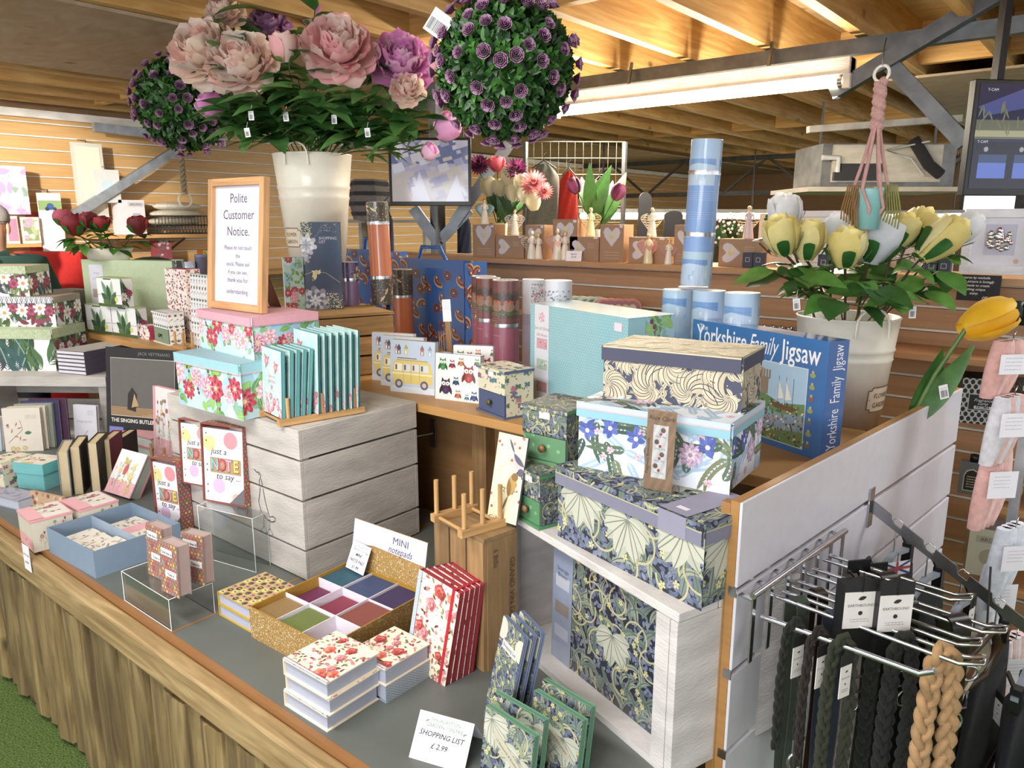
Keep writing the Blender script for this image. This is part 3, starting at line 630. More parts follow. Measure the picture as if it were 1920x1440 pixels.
def book(name, label, cat, loc, rot, w, h, th, front=None, cover=0x888888, page=0xd8d4cc, spine='l', group=None, back=None, band=None, cov_t=.0025, over=.003, mat='paper', spine_art=None, edge=None):
    """stands on its lower edge: front cover faces -y, spine on the left (l), right (r) or bottom (b)"""
    t = thing(name, label, cat, loc, 0, group, rot); c = cov_t
    b = MB(mat, cover); b.box(-w/2, w/2, 0, c, 0, h); b.box(-w/2, w/2, th-c, th, 0, h)
    if edge is not None: b.box(-w/2, w/2, 0, c, h-.001, h+.0004, edge)
    if spine == 'l': b.box(-w/2, -w/2+c, c, th-c, 0, h)
    elif spine == 'r': b.box(w/2-c, w/2, c, th-c, 0, h)
    if front: b.art(front, (-w/2, 0, 0), (1,0,0), (0,0,1))
    if back: b.art(back, (w/2, th, 0), (-1,0,0), (0,0,1))
    if spine_art: 
        if spine == 'r': b.art(spine_art, (w/2, 0, 0), (0,1,0), (0,0,1))
        else: b.art(spine_art, (-w/2, th, 0), (0,-1,0), (0,0,1))
    b.build('cover', t)
    b = MB('paper', page); b.box(-w/2+(c if spine == 'l' else over), w/2-(c if spine == 'r' else over), c+.0002, th-c-.0002, over, h-over)
    b.build('pages', t)
    if band is not None: b = MB('fabric', band); b.box(w/2-.022, w/2-.014, -.0016, .0, -.001, h+.001); b.box(w/2-.022, w/2-.014, -.0016, th+.001, h, h+.0014); b.box(w/2-.022, w/2-.014, th, th+.001, -.001, h+.001); b.build('elastic_band', t)
    return t
def canister(name, label, cat, loc, r, h, cols, bands=(), top=0xd8d8d8, lid_h=None, group=None, arts=None, rotz=0, foil=0xd6d6da, rot=None, n=28):
    """tube of card: cols = [(height fraction, colour)...] bottom up; arts = [(art, z, start angle)] wrapped on the tube"""
    t = thing(name, label, cat, loc, rotz, group, rot)
    b = MB('gloss', 0xffffff); z = 0
    for f, c in cols: b.use(col=c); b.lathe([(r, z), (r, f*h)], n); z = f*h
    b.disc((0, 0, h), r, n, top); b.disc((0, 0, 0), r, n, top, flip=True); b.lathe([(r, h-.001), (r-.0015, h+.0012), (r-.003, h)], n, cols=(0xeeeeee, 0xeeeeee))
    for A, az, a0 in arts or ():
        for pts, c, ly in A.p:
            q = clip(pts, 0, 0, A.w, A.h)
            if len(q) < 3: continue
            xs = [p[0] for p in q]; wd = max(xs)-min(xs); nx = max(1, int(wd/.009)); lo = min(xs)
            for i in range(nx):
                s_ = clip(q, lo+wd*i/nx, -1, lo+wd*(i+1)/nx, 9) if nx > 1 else q
                if len(s_) < 3: continue
                R = r+.0005+.00025*ly; b.face([(R*math.cos(a0+x/r), R*math.sin(a0+x/r), az+y) for x, y in s_], c)
    b.build('body', t)
    for f in bands: b = MB('metal', foil); b.lathe([(r+.0015, f*h-.006), (r+.0018, f*h), (r+.0015, f*h+.006)], n); b.build('foil_band', t)
    return t
def price_card(label, loc, rotz, w, h, lines, tilt=-.5, fold=True, group=None, size=.014, head=True, name='price_card'):
    t = thing(name, label, 'price card', loc, 0, group, (0, 0, rotz)); sn, cs = math.sin(-tilt), math.cos(-tilt)
    A = Art(w, h, 1); A.rect(0, 0, w, h, 0xf1f0fb, 0)
    if head: A.text('THURLASTON', w/2, h*.83, h*.115, 0x56785a, 1); A.text('GARDEN CENTRE', w/2, h*.71, h*.115, 0x56785a, 1); A.leaf(w*.14, h*.80, .5, w*.08, w*.03, 0x6f8f6a, 1); A.leaf(w*.84, h*.70, .5, w*.08, w*.03, 0x6f8f6a, 1)
    for i, l in enumerate(lines): A.text(l, w*.48, h*(.52-i*.22) if head else h*(.62-i*.3), size, 0x22232b, 2, shear=.25, bold=.008)
    b = MB('paper', 0xeceaf6); o = Vector((-w/2, 0, 0)); v = Vector((0, sn, cs)); u = Vector((1, 0, 0)); n_ = Vector((0, cs, -sn))*.0008
    q = [o, o+u*w, o+u*w+v*h, o+v*h]; b.face(q); b.face([p+n_ for p in q[::-1]])
    for i in range(4): b.face([q[(i+1) % 4], q[i], q[i]+n_, q[(i+1) % 4]+n_])
    b.art(A, o, u, v)
    if fold: v2 = Vector((0, 2*h*sn, 0)); p = [o+v*h, o+u*w+v*h, o+u*w+v2, o+v2]; b.face(p[::-1]); b.face([x-n_ for x in p])
    b.build('card', t); return t
# ================================================================ CRATES AND BOXES ON THE ISLAND
def setbox(z, A, B, yt=None, C=None, h=None, zt=False):
    """A, B: bottom front corners seen on height z (or top corners if zt), C: right rear corner on the same height -> loc, turn, w, d, h"""
    a, c = PZ(*A, z), PZ(*B, z); m = (a+c)/2; dv = c-a; rz = math.atan2(dv.y, dv.x); w = dv.length
    d = None
    if C: p = PZ(*C, z)-c; n = Vector((-math.sin(rz), math.cos(rz), 0)); d = abs(p.dot(n))
    if h is None and yt is not None: h = ZAT(c, yt)-z
    return m, rz, w, d, h
def local(loc, rz, x, y, z=0): return Vector((loc[0]+x*math.cos(rz)-y*math.sin(rz), loc[1]+x*math.sin(rz)+y*math.cos(rz), z))
WH = 0xc2bcb6
# --- white slatted crate with the duck drawing
m, rz, w, d, h = setbox(CT, (336, 974), (576, 1091), 806, (765, 992))
CA = (m, rz, w, d, h); CAZ = CT+h
t = thing('slatted_crate', 'tall whitewashed slatted crate with a line drawing of a duck on its left side', 'crate', m, rz)
cb = PZ(576, 1091, CT); gaps = [CT, ZAT(cb, 1034)-.002, ZAT(cb, 942), ZAT(cb, 866), CAZ]
for i in range(4):
    z0, z1 = gaps[i]+.004, gaps[i+1]-.003
    for s in ('front', 'side', 'back', 'left'):
        b = MB('paint', WH)
        if s == 'front': b.box(-w/2, w/2, 0, .012, z0-CT, z1-CT)
        if s == 'side': b.box(w/2-.012, w/2, .0125, d-.0125, z0-CT, z1-CT)
        if s == 'back': b.box(-w/2, w/2, d-.012, d, z0-CT, z1-CT)
        if s == 'left': b.box(-w/2, -w/2+.012, .0125, d-.0125, z0-CT, z1-CT)
        if s == 'front':   # duck drawing, split over the boards
            A = Art(w, h, 1); ox, oy = w-.165, .115
            D = [(-.075,.262),(-.06,.252),(-.045,.255),(-.036,.243),(-.04,.228),(-.048,.21),(-.045,.18),(-.05,.15),(-.06,.11),(-.05,.07),(-.02,.04),(.01,.035),(.03,.045),(.035,.06),(.02,.065),(.0,.055),(-.01,.09),(-.02,.13),(-.026,.17),(-.03,.20),(-.034,.226)]
            A.line([(ox+x*.85, oy+y*.64) for x, y in D], .0032, 0x3a3a40, 1); A.disc(ox-.040, oy+.157, .0025, 0x3a3a40, 1.2, 6)
            for q in (-.03, 0): A.line([(ox+q, oy+.03), (ox+q-.002, oy+.0), (ox+q-.02, oy-.02), (ox+q-.002, oy-.025), (ox+q+.012, oy-.015), (ox+q-.002, oy+.0)], .002, 0x3a3a40, 1)
            A.text('patty', ox-.14, oy+.02, .03, 0x55555e, 1, shear=.3)
            sub = Art(w, z1-z0, 1); sub.p = [([(x, y-(z0-CT)) for x, y in p], c, l) for p, c, l in A.p]; b.art(sub, (-w/2, 0, z0-CT), (1,0,0), (0,0,1))
        b.build('slat', t, bevel=.0012)
for i in range(4):
    b = MB('paint', WH); b.box(-w/2+.0125, w/2-.0125, .013+(d-.026)*i/4+.002, .013+(d-.026)*(i+1)/4-.002, h-.014, h-.002); b.build('top_board', t)
for sx in (-1, 1):
    for y in (.014, d-.039):
        b = MB('paint', WH); b.box(sx*(w/2-.026)-.012, sx*(w/2-.026)+.012, y, y+.025, 0, h-.016); b.build('corner_post', t)
# --- floral boxes on it
def lidart(w, h, c=0x8fc3d0, e=0xe8aab8): A = polka(w, h, c, mixc(c, 1.18), .006, .0014); A.rect(0, 0, w, .003, e, 2); return A
m, rz, w, d, h = setbox(CAZ, (334, 757), (454, 790), 684); d = .20
fb1 = storage_box('storage_box', 'lower floral gift box with turquoise spotted lid and large pink peonies on a duck-marked crate', 'gift box', m, rz, w, d, h, art_peony(w, h, 11, 1.25), art_peony(d, h, 12, 1.2), 0x8fc3d0, lidart(w, .03), polka(w, d, 0x8fbfce, 0xb9dce4, .007), .03, la2=lidart(d, .03))
z2 = CAZ+h; m, rz, w, d, h = setbox(z2, (374, 651), (474, 676), 597); zt = z2+h; d = (PZ(469, 597, zt)-PZ(585, 583, zt)).length
fb2 = storage_box('storage_box', 'upper floral gift box with pink spotted lid under the wooden notice frame', 'gift box', m, rz, w, d, h, art_peony(w, h, 15, .95), art_peony(d, h, 16, .9), 0xe3a0ae, lidart(w, .026, 0xdf9aaa, 0xb8909c), polka(w, d, 0xe0a0b0, 0xf0c4cc, .006), .026, la2=lidart(d, .026, 0xdf9aaa, 0xb8909c))
FB2Z = zt
# --- notice frame
m, rz, w, _, _ = setbox(zt, (398, 576), (500, 589)); lean = -.10; h = (ZAT(PZ(398, 576, zt), 337)-zt)/math.cos(lean)
t = thing('notice_frame', 'wood framed notice with the words Polite Customer Notice standing on the pink lid', 'picture frame', m+Vector((0,0,.0005)), 0, None, (lean, 0, rz)); f = .022
for nm, bx in (('frame_side', (-w/2, -w/2+f, 0, h)), ('frame_side', (w/2-f, w/2, 0, h)), ('frame_rail', (-w/2+f, w/2-f, 0, f)), ('frame_rail', (-w/2+f, w/2-f, h-f, h))):
    b = MB('wood_z' if nm == 'frame_side' else 'wood_x', 0xc7986a); b.box(bx[0], bx[1], -.018, .004, bx[2], bx[3]); b.build(nm, t, bevel=.0015)
A = Art(w-2*f, h-2*f, 1); A.rect(0, 0, A.w, A.h, 0xdad9ee, 0); cx = A.w*.5
for s, y, sz in (('Polite', .86, .022), ('Customer', .72, .022), ('Notice.', .58, .022), ('Please do not touch', .46, .010), ('the', .39, .010), ('stock. Please ask', .32, .010), ('if you can see,', .25, .010), ('thank you for', .18, .011), ('understanding.', .08, .011)): A.text(s, cx, A.h*y, sz*A.w/.085*.62, 0x4c4c60, 1)
b = MB('gloss', 0xdad9ee); b.box(-w/2+f, w/2-f, -.004, .0, f, h-f); b.art(A, (-w/2+f, -.004, f), (1,0,0), (0,0,1)); b.build('notice_sheet', t)
b = MB('laminate', 0x6a4a2c); b.face([(-.02, .005, h*.7), (.02, .005, h*.7), (.03, .13, .012), (-.03, .13, .012)]); b.face([(-.03, .132, .012), (.03, .132, .012), (.02, .007, h*.7), (-.02, .007, h*.7)]); b.build('back_strut', t)
# --- natural wooden crate on the raised shelf
def wood_crate(label, m, rz, w, d, h, rows=3, col=0xb28d5c, z0=0, top=True, name='wooden_crate'):
    t = thing(name, label, 'crate', m, rz)
    for i in range(rows):
        a, c = h*i/rows+.004, h*(i+1)/rows-.004
        for s in range(4):
            b = MB('wood_x' if s % 2 == 0 else 'wood_y', mixc(col, .92+.1*((i+s) % 2)))
            if s == 0: b.box(-w/2, w/2, 0, .01, a, c)
            if s == 1: b.box(w/2-.01, w/2, .0105, d-.0105, a, c)
            if s == 2: b.box(-w/2, w/2, d-.01, d, a, c)
            if s == 3: b.box(-w/2, -w/2+.01, .0105, d-.0105, a, c)
            b.build('slat', t, bevel=.001)
    if top:
        for i in range(3): b = MB('wood_x', mixc(col, .95+.05*i)); b.box(-w/2-.004, w/2+.004, d*i/3+.003, d*(i+1)/3-.003, h, h+.01); b.build('top_board', t, bevel=.001)
    return t
m, rz, w, d, h = setbox(SH, (575, 716), (741, 698), 584)
wood_crate('pale wooden crate on the raised shelf holding the blue shopping list pad', m, rz, w, .33, h-.01); W1Z = SH+h; W1 = (m, rz, w)
# --- left white crate lying open to the front, with the palm print boxes
LZ = .905
def leftbox(label, z, B, yt, w, d, fa, ra, lidc, lf, ls, lt, lh, rz=.0):
    p = PZ(*B, z); h = ZAT(p, yt)-z; loc = local(p, rz, -w/2, 0, z)
    return storage_box('storage_box', label, 'storage box', loc, rz, w, d, h, fa(w, h), ra(d, h), lidc, lf, lt, lh, la2=ls), z+h, loc
gl = lambda w, h, c=0xb9c99a: Art(w, h, 3).rect(0, 0, w, h, c, 0)
def weave(w, h, c=0xb7c79c):
    A = Art(w, h, 5); A.rect(0, 0, w, h, c, 0); fill(A, min(700, int(w*h*60000)), lambda x, y: A.rect(x, y, x+.0015, y+.006, mixc(c, A.r.choice((.86, 1.1))), 1)); return A
rl = YAW-.04
_, zA, _ = leftbox('largest palm leaf print storage box with woven green lid, bottom of the left stack', LZ, (104, 696), 618, .50, .27, lambda w, h: art_palm(w, h, 3), lambda w, h: art_daisy(w, h, 4, .7), 0xb0bf92, weave(.5, .045), weave(.27, .045), weave(.5, .27), .045, rl)
def zig(w, h):
    A = Art(w, h, 5); A.rect(0, 0, w, h, 0xdedee4, 0); x = 0
    while x < w: A.line([(x, 0), (x+h*.5, h), (x+h, 0)], .003, 0x3f4358, 1); A.line([(x, h), (x+h*.5, 0), (x+h, h)], .002, 0x3f4358, 1); x += h*.8
    return A
_, zB, _ = leftbox('middle floral storage box with navy zigzag lid in the left stack', zA+.0005, (104, 613), 557, .44, .22, lambda w, h: art_daisy(w, h, 5), lambda w, h: art_daisy(w, h, 6), 0x9a8f80, zig(.44, .03), None, gl(.44, .22, 0xb39c82), .03, rl)
_, zC, _ = leftbox('top floral storage box with pale green lid and white daisies in the left stack', zB+.0005, (54, 556), 499, .38, .2, lambda w, h: art_daisy(w, h, 7), lambda w, h: art_daisy(w, h, 9), 0xb9c99a, weave(.38, .035), weave(.2, .035), gl(.38, .2, 0xcfbf9c), .035, rl+.08)
p1 = PZ(200, 706, LZ); lw = .95; lc = local(p1, rl, -lw/2, 0, CT); hh = LZ-CT; ld = .30
t = thing('painted_crate', 'white painted crate lying open at the left, carrying the stack of palm print boxes', 'crate', lc, rl)
for i in range(2): b = MB('paint', WH); b.box(-lw/2, lw/2, ld*i/2+.002, ld*(i+1)/2-.002, hh-.016, hh); b.build('top_board', t, bevel=.001)
for i in range(2): b = MB('paint', mixc(WH, .95)); b.box(-lw/2, lw/2, ld-.012, ld, .02+i*.13, .12+i*.13); b.build('back_board', t)
b = MB('paint', WH); b.box(-lw/2, lw/2, .02, ld-.013, 0, .014); b.build('bottom_board', t)
for x in (-lw/2, -.18, lw/2-.014): b = MB('paint', WH); b.box(x, x+.014, .012, ld-.013, .0145, hh-.0165); b.build('end_panel', t)
for x in (-.30, -.17, lw/2-.045): b = MB('paint', mixc(WH, .92)); b.box(x, x+.045, .0, .012, .0145, hh-.0165); b.build('post', t)
b = MB('paint', WH); b.box(-lw/2, lw/2, -.012, -.0005, hh-.045, hh); b.build('front_board', t)
# ================================================================ FRONT RIGHT: crate with the willow pattern boxes
TB = .94
m, rz, w, d, h = setbox(TB, (946, 956), (1272, 1152)); KB = (m, rz, w); hb = TB-CT
t = thing('painted_crate', 'rough white painted crate carrying the large leafy patterned storage boxes', 'crate', Vector((m.x, m.y, CT)), rz); dB = .30; W_ = 0xcfcbc9
for i in range(3): b = MB('paint', W_); b.box(-w/2, w/2, dB*i/3+.0015, dB*(i+1)/3-.0015, hb-.018, hb); b.build('top_board', t, bevel=.002)
for i in range(2):
    b = MB('paint', W_); b.box(-w/2, w/2, dB-.012, dB, .02+i*.155, .16+i*.155); b.build('back_board', t)
    for s in (-1, 1): b = MB('paint', W_); x = s*(w/2-.009); b.box(x-.009, x+.009, .0+.18*i, .172+.18*i-(.014 if i else 0), .0, hb-.0185); b.build('end_board', t, bevel=.001)
b = MB('paint', W_); b.box(-w/2+.0185, w/2-.0185, .0, dB-.013, 0, .014); b.build('bottom_board', t)
for s in (-1, 1):
    for y in (.0, dB-.05):
        b = MB('paint', W_); x = s*(w/2-.036)
        V = [(x-s*.017, y), (x+s*.017, y), (x+s*.017, y+.034)]; z0, z1 = .0145, hb-.0185
        bot = [(p[0], p[1], z0) for p in V]; top = [(p[0], p[1], z1) for p in V]; b.face(bot); b.face(top[::-1])
        for i in range(3): j = (i+1) % 3; b.face([bot[i], bot[j], top[j], top[i]])
        b.build('corner_block', t)
# large leafy box
m, rz, w, d, h = setbox(TB, (1041, 1004), (1309, 1146), 984); d = .16; PB = (m, rz, w, d, h)
lid = Art(w, .04, 8); lid.p = list(art_pimpernel(w, .04, 8, 1, blooms=0).p); lid.rect(0, 0, w, .024, 0x7b7c93, 6); lid.rect(0, .024, w, .0265, 0xb7b184, 7); lid.rect(w-.10, 0, w-.035, .04, 0x8e8ca4, 8)
l2 = Art(d, .04, 8); l2.p = list(art_pimpernel(d, .04, 9, 1, blooms=0).p); l2.rect(0, 0, d, .024, 0x7b7c93, 6); l2.rect(0, .024, d, .0265, 0xb7b184, 7)
tp = art_pimpernel(w, d, 21, .9, blooms=1); tp.rect(w-.10, 0, w-.035, d, 0x8e8ca4, 8); tp.rect(w-.08, .02, w-.055, .032, 0xdcd8e4, 9)
storage_box('storage_box', 'largest storage box with dark willow leaf pattern and big cream blooms on the crate', 'storage box', m, rz, w, d, h, art_pimpernel(w, h, 22, 1.1, blooms=3), art_pimpernel(d, h, 23, 1.1, blooms=1), 0x7b7c93, lid, tp, .04, la2=l2)
zP = TB+h
# pale blue lily box
m, rz, w, d, h = setbox(zP, (1079, 874), (1362, 931), 795); zt = zP+h; d = (PZ(1370, 795, zt)-PZ(1472, 757, zt)).length
def edge2(w, h, a, c, e): return Art(w, h, 2).rect(0, 0, w, h, a, 0).rect(0, h*.55, w, h, c, 1).rect(0, h*.55, w, h*.66, e, 2)
storage_box('storage_box', 'pale blue storage box with blue irises and green leaf sprays, middle of the right stack', 'storage box', m, rz, w, d, h, art_lily(w, h, 31), art_lily(d, h, 32, 1), 0x8fc0d0, edge2(w, .03, 0x84bccf, 0xb9cfe4, 0xdfb3ba), art_lily(w, d, 33, 1), .03, la2=edge2(d, .03, 0x84bccf, 0xb9cfe4, 0xdfb3ba))
zL = zt
m, rz, w, d, h = setbox(zL, (1126, 742), (1384, 776), 672); zt = zL+h; d = (PZ(1386, 672, zt)-PZ(1424, 648, zt)).length
def navylid(w, h): A = Art(w, h, 4).rect(0, 0, w, h, 0x454760, 0); fill(A, int(w*500), lambda x, y: A.rect(x, h-.003, x+.01, h, 0xcdbf9e, 1)); return A
storage_box('storage_box', 'topmost storage box with beige acanthus scrolls on navy and a dark lid', 'storage box', m, rz, w, max(d, .16), h, art_acanthus(w, h, 41), art_acanthus(max(d, .16), h, 42, 1), 0x454760, navylid(w, .03), art_acanthus(w, max(d, .16), 43, 1, 0xc4b78f, 0xd2c5a0, 0xb3a57c), .03, la2=navylid(max(d, .16), .03))
# drawer boxes
def drawer_box(label, z, A, B, yt, d, body, front, knob, fr=.45, col=0x4f7a58, seed=1, sheet=True, s=.7, group=None, cat='trinket box'):
    m, rz, w, _, h = setbox(z, A, B, yt); t = thing('trinket_box', label, cat, m, rz, group); hd = h*fr
    carton('base', t, w+.008, d+.006, .006, {'f': Art(w+.008, .006, 1).rect(0, 0, 9, 9, col, 0)}, col, 0, y0=-.006)
    carton('body', t, w, d, h-.014-hd, {'f': body(w, h-.014-hd, seed, s), 'r': body(d, h-.014-hd, seed+1, s), 'l': body(d, h-.014-hd, seed+2, s)}, 0x777777, hd+.006)
    carton('carcass', t, w, d-.004, hd-.0005, {'r': body(d-.004, hd, seed+3, s), 'l': body(d-.004, hd, seed+4, s)}, 0x555555, .006, y0=.004)
    A = Art(w-.006, hd-.003, 3).rect(0, 0, 9, 9, front, 0)
    if s < 1: fill(A, 5, lambda x, y: A.flower(x, y, .005, (mixc(front, 1.35),), 5, 1))
    dr = carton('drawer', t, w-.006, .0035, hd-.003, {'f': A}, front, .007)
    b = MB('plastic', knob); n0 = len(b.v); b.lathe([(0, 0), (.004, 0), (.004, .006), (.009, .008), (.009, .013), (.0, .015)], 14); b.xf(Matrix.Translation((0, 0, .007+hd/2)) @ Matrix.Rotation(math.pi/2, 4, 'X'), n0); b.build('knob', dr)
    carton('lid', t, w+.008, d+.006, .008, {'t': body(w+.008, d+.006, seed+5, s), 'f': body(w+.008, .008, seed+6, s)}, col, h-.008, y0=-.005)
    if sheet: b = MB('paper', 0xe9e9f2); b.box(-.014, .014, -.0012, -.0004, h-.026, h-.009); b.build('label_tab', t)
    return t, h
wil = lambda w, h, s1=1, s=.7: art_pimpernel(w, h, s1, s*.8, 0x32382a, .95, blooms=0)
t, h_ = drawer_box('lower green trinket drawer box with willow leaf pattern standing on the white crate', TB, (969, 968), (1013, 993), 892, .10, wil, 0x4f8a5a, 0x7a5a38, col=0x4f8a5a, seed=51)
zd = TB+h_; drawer_box('upper green trinket drawer box with willow leaf pattern, stacked on its twin', zd+.001, (980, 858), (1062, 878), 772, .13, wil, 0x5a8f62, 0x7a5a38, col=0x5a8f62, seed=57)
# bookmark on card leaning on the stack
a, c = PZ(1212, 912, zP), PZ(1262, 922, zP); m = (a+c)/2; rz = math.atan2((c-a).y, (c-a).x); w = (c-a).length*1.05; m = m-Vector((-math.sin(rz), math.cos(rz), 0))*.012
hh = ZAT(m, 772)-zP; t = thing('bookmark', 'magnetic bookmark on a brown card with the handwriting Alex Clark on top', 'bookmark', m, 0, None, (-.06, 0, rz))
A = Art(w, hh, 5); A.rect(0, 0, w, hh, 0xa88460, 0); A.text('Alex Clark', w*.5, hh*.88, w*.21, 0x3a2c22, 1, shear=.2); A.rect(w*.24, hh*.16, w*.76, hh*.82, 0xe8ecee, 1)
for k in range(4): A.disc(w*.5, hh*(.26+.15*k), .003, 0xb8323a, 2, 8); A.disc(w*(.38+.2*(k % 2)), hh*(.31+.15*k), .005, 0x7a5a44, 2, 8); A.text('lovely dog', w*.5, hh*(.22+.15*k), w*.09, 0x8a8a90, 2)
A.text('Magnetic Bookmark', w*.13, hh*.2, w*.15, 0x3a2c22, 1, rot=1.57, align='LEFT')
b = MB('paper', 0xa88460); b.box(-w/2, w/2, 0, .0012, 0, hh); b.art(A, (-w/2, 0, 0), (1,0,0), (0,0,1)); b.build('card', t)
b = MB('cellophane', 0xffffff); n = 8; b.grid([[(-w/2-.006+(w+.012)*i/n, -.004-.003*((i+j) % 2), -.008+(hh+.012)*j/n) for i in range(n+1)] for j in range(n+1)], smooth=False); b.build('wrapper', t)
# ================================================================ ON THE RAISED SHELF
# tall turquoise spotted box
za = SH; a = PZ(994, 757, za); zt = ZAT(a, 568); a2 = PZ(994+3, 568, zt); c = PZ(1181, 597, zt); dv = c-a2; rz = math.atan2(dv.y, dv.x); w = dv.length; m = (a+c)/2; m = Vector((a.x, a.y, 0))+Vector((dv.x, dv.y, 0))/2; h = zt-za
q = PZ(1289, 592, zt)-c; d = abs(q.dot(Vector((-math.sin(rz), math.cos(rz), 0))))
t = thing('gift_box_set', 'big turquoise spotted gift box set with a white label strip on the shelf', 'gift box', (m.x, m.y, za), rz)
A = polka(w, h, 0x86bfca, 0xb9dde2, .011, .0016, 2); A.rect(w*.055, 0, w*.22, h, 0xd8dbe4, 3)
for y, c1 in ((.16, 0xc88a8a), (.38, 0xa9c4b4), (.58, 0xd09aa8)): A.rect(w*.08, h*y, w*.20, h*(y+.1), c1, 4); fill(Art(1, 1), 0, None)
for k in range(14): A.disc(w*A.r.uniform(.085, .195), h*(A.r.choice((.16, .38, .58))+A.r.uniform(.02, .08)), .003, A.r.choice((0xb84a5c, 0x7f9a4c, 0xe8dcd4)), 5, 7)
A.flower(w*.137, h*.88, .016, (0xe6a9bc, 0xf2ccd6), 6, 5, centre=0xd0708c); A.text('Set of three', w*.137, h*.76, .016, 0xc894a4, 5, shear=.3); A.text('Gift Boxes', w*.137, h*.70, .013, 0xc894a4, 5, shear=.3); A.rect(w*.88, h*.88, w*.95, h*.95, 0xe4d4de, 5)
carton('body', t, w, d, h, {'f': A, 'r': (lambda X: (X.rect(0, 0, d*.35, h, 0x86bfca, 9), X)[1])(art_peony(d, h, 5, 1.6)), 't': polka(w, d, 0x86bfca, 0xb9dde2, .011, .0016, 2)}, 0x86bfca, mat='film')
TBX = (m, rz, w, d)
# jigsaw
jb = PZ(1537, 866, SH); zt = ZAT(jb, 641); jt = PZ(1300, 598, zt); dv = Vector((jb.x-jt.x, jb.y-jt.y, 0)); rz = math.atan2(dv.y, dv.x); w = dv.length; h = zt-SH; m = Vector((jb.x, jb.y, SH))-dv/2; d = .065
t = thing('jigsaw_box', 'large blue Yorkshire Family Jigsaw box standing upright, shrink wrapped', 'jigsaw box', m, rz)
A = Art(w, h, 6); BL = 0x1f6cb4; A.rect(0, 0, w, h, BL, 0); A.text('The', w*.06, h*.915, .022, 0xf0f0f4, 2, align='LEFT'); A.text('Yorkshire', w*.04, h*.79, .070, 0xf4f4f8, 2, align='LEFT', fit=w*.41, bold=.01); A.text('Family', w*.565, h*.80, .066, 0xf4f4f8, 2, shear=.35, fit=w*.21); A.text('Jigsaw', w*.70, h*.79, .070, 0xf4f4f8, 2, align='LEFT', fit=w*.26, bold=.01)
x0, x1, y0, y1 = w*.06, w*.88, h*.06, h*.74; A.rect(x0-.002, y0-.002, x1+.002, y1+.002, 0xd8dce4, 1); A.rect(x0, y0, x1, y1, 0x9fc4e2, 1.5)
hx = lambda u, v: (x0+(x1-x0)*u, y0+(y1-y0)*v)
A.poly([hx(0, .45), hx(.15, .6), hx(.35, .52), hx(.6, .62), hx(.8, .5), hx(1, .56), hx(1, 0), hx(0, 0)], 0x5f8a4c, 2); A.poly([hx(.3, .2), hx(.5, .42), hx(.8, .36), hx(1, .42), hx(1, .2), hx(.6, .1)], 0x7a9ab0, 2.2)
for u, v, s_, c in ((.45, .55, .10, 0xa08c70), (.55, .6, .08, 0xb49c7c), (.62, .58, .07, 0x8f7c64)): A.rect(*hx(u, v), *hx(u+s_, v+.22), c, 2.4); [A.rect(*hx(u+s_*k/3, v+.2), *hx(u+s_*k/3+.015, v+.32), c, 2.5) for k in range(4)]
for k in range(420): u, v = A.r.random(), A.r.uniform(0, .5); p = hx(u, v); A.leaf(*p, A.r.uniform(0, 3.1), A.r.uniform(.004, .012), .005, A.r.choice((0x3f6a3a, 0x6f8a4a, 0x8a6a4c, 0xd8d4c8, 0x4a3a34, 0xb0523c, 0xc8b04c, 0x2f4f6a, 0x5a7a8c)), 3)
A.poly([hx(.72, .5), hx(.96, .48), hx(.9, .42), hx(.76, .43)], 0x6a4a34, 3.5); [A.line([hx(u, .48), hx(u, .85)], .0012, 0x4a3a34, 3.5) for u in (.78, .84, .9)]; [A.poly([hx(u, .55), hx(u+.05, .58), hx(u, .8)], 0xe4e0d4, 3.6) for u in (.78, .84)]
for k in range(7): A.poly([(w*(.915+.02*math.cos(q_+k)), h*(.1+.1*k+.022*math.sin(q_+k))) for q_ in [i*1.05 for i in range(6)]], A.r.choice((0x7a6a4c, 0x5f6f7a, 0x8fa04c, 0x8a5a4c)), 3); A.disc(w*.915, h*(.1+.1*k)+.008, .004, 0xb8a878, 3.4, 7)
S = Art(d, h, 1); S.rect(0, 0, d, h, 0x2a68b0, 0); S.text('Yorkshire  Family  Jigsaw', d*.72, h*.97, .046, 0xf0f2f8, 2, rot=1.5708, align='RIGHT', sx=.55)
carton('box', t, w, d, h, {'f': A, 'r': S}, BL, mat='film')
# canisters
def pix_can(label, x0, x1, ytop, hgt, z, cols, bands, arts=None, top=0xd8d8d8, r=None, group=None, n=28, rot=None, name='fragrance_tube', dd=0):
    """find the distance from the seen width (tube of radius r)"""
    r = r or .0425; k = 2*r/(x1-x0); t_ = ytop-720; f = (FPX*CP-t_*SP)*k; r *= (f+dd)/f; p = PD((x0+x1)/2, ytop, f+dd); p.z = z; hgt = ZAT(p, ytop)-z
    return canister(name, label, 'scented product tube', p, r, hgt, cols, bands, top, group=group, arts=arts, rot=rot, n=n)
def spice(w=.13, h=.09, seed=1):
    A = Art(w, h, seed); A.rect(0, 0, w, h, 0x3c3a34, 0); fill(A, 4, lambda x, y: (A.disc(x, y, .022, A.r.choice((0xa8342a, 0xc8a050, 0x8a6a3a)), 1), A.disc(x, y, .024, 0x8f7a50, .8)))
    fill(A, 260, lambda x, y: A.disc(x, y, .002, A.r.choice((0xc85a40, 0xd8b46a, 0xb88a4c, 0x6a4a2c)), 2, 6)); fill(A, 10, lambda x, y: A.leaf(x, y, A.r.uniform(0, 3), .03, .008, A.r.choice((0x4c5a30, 0xd8c890)), 2.4)); return A
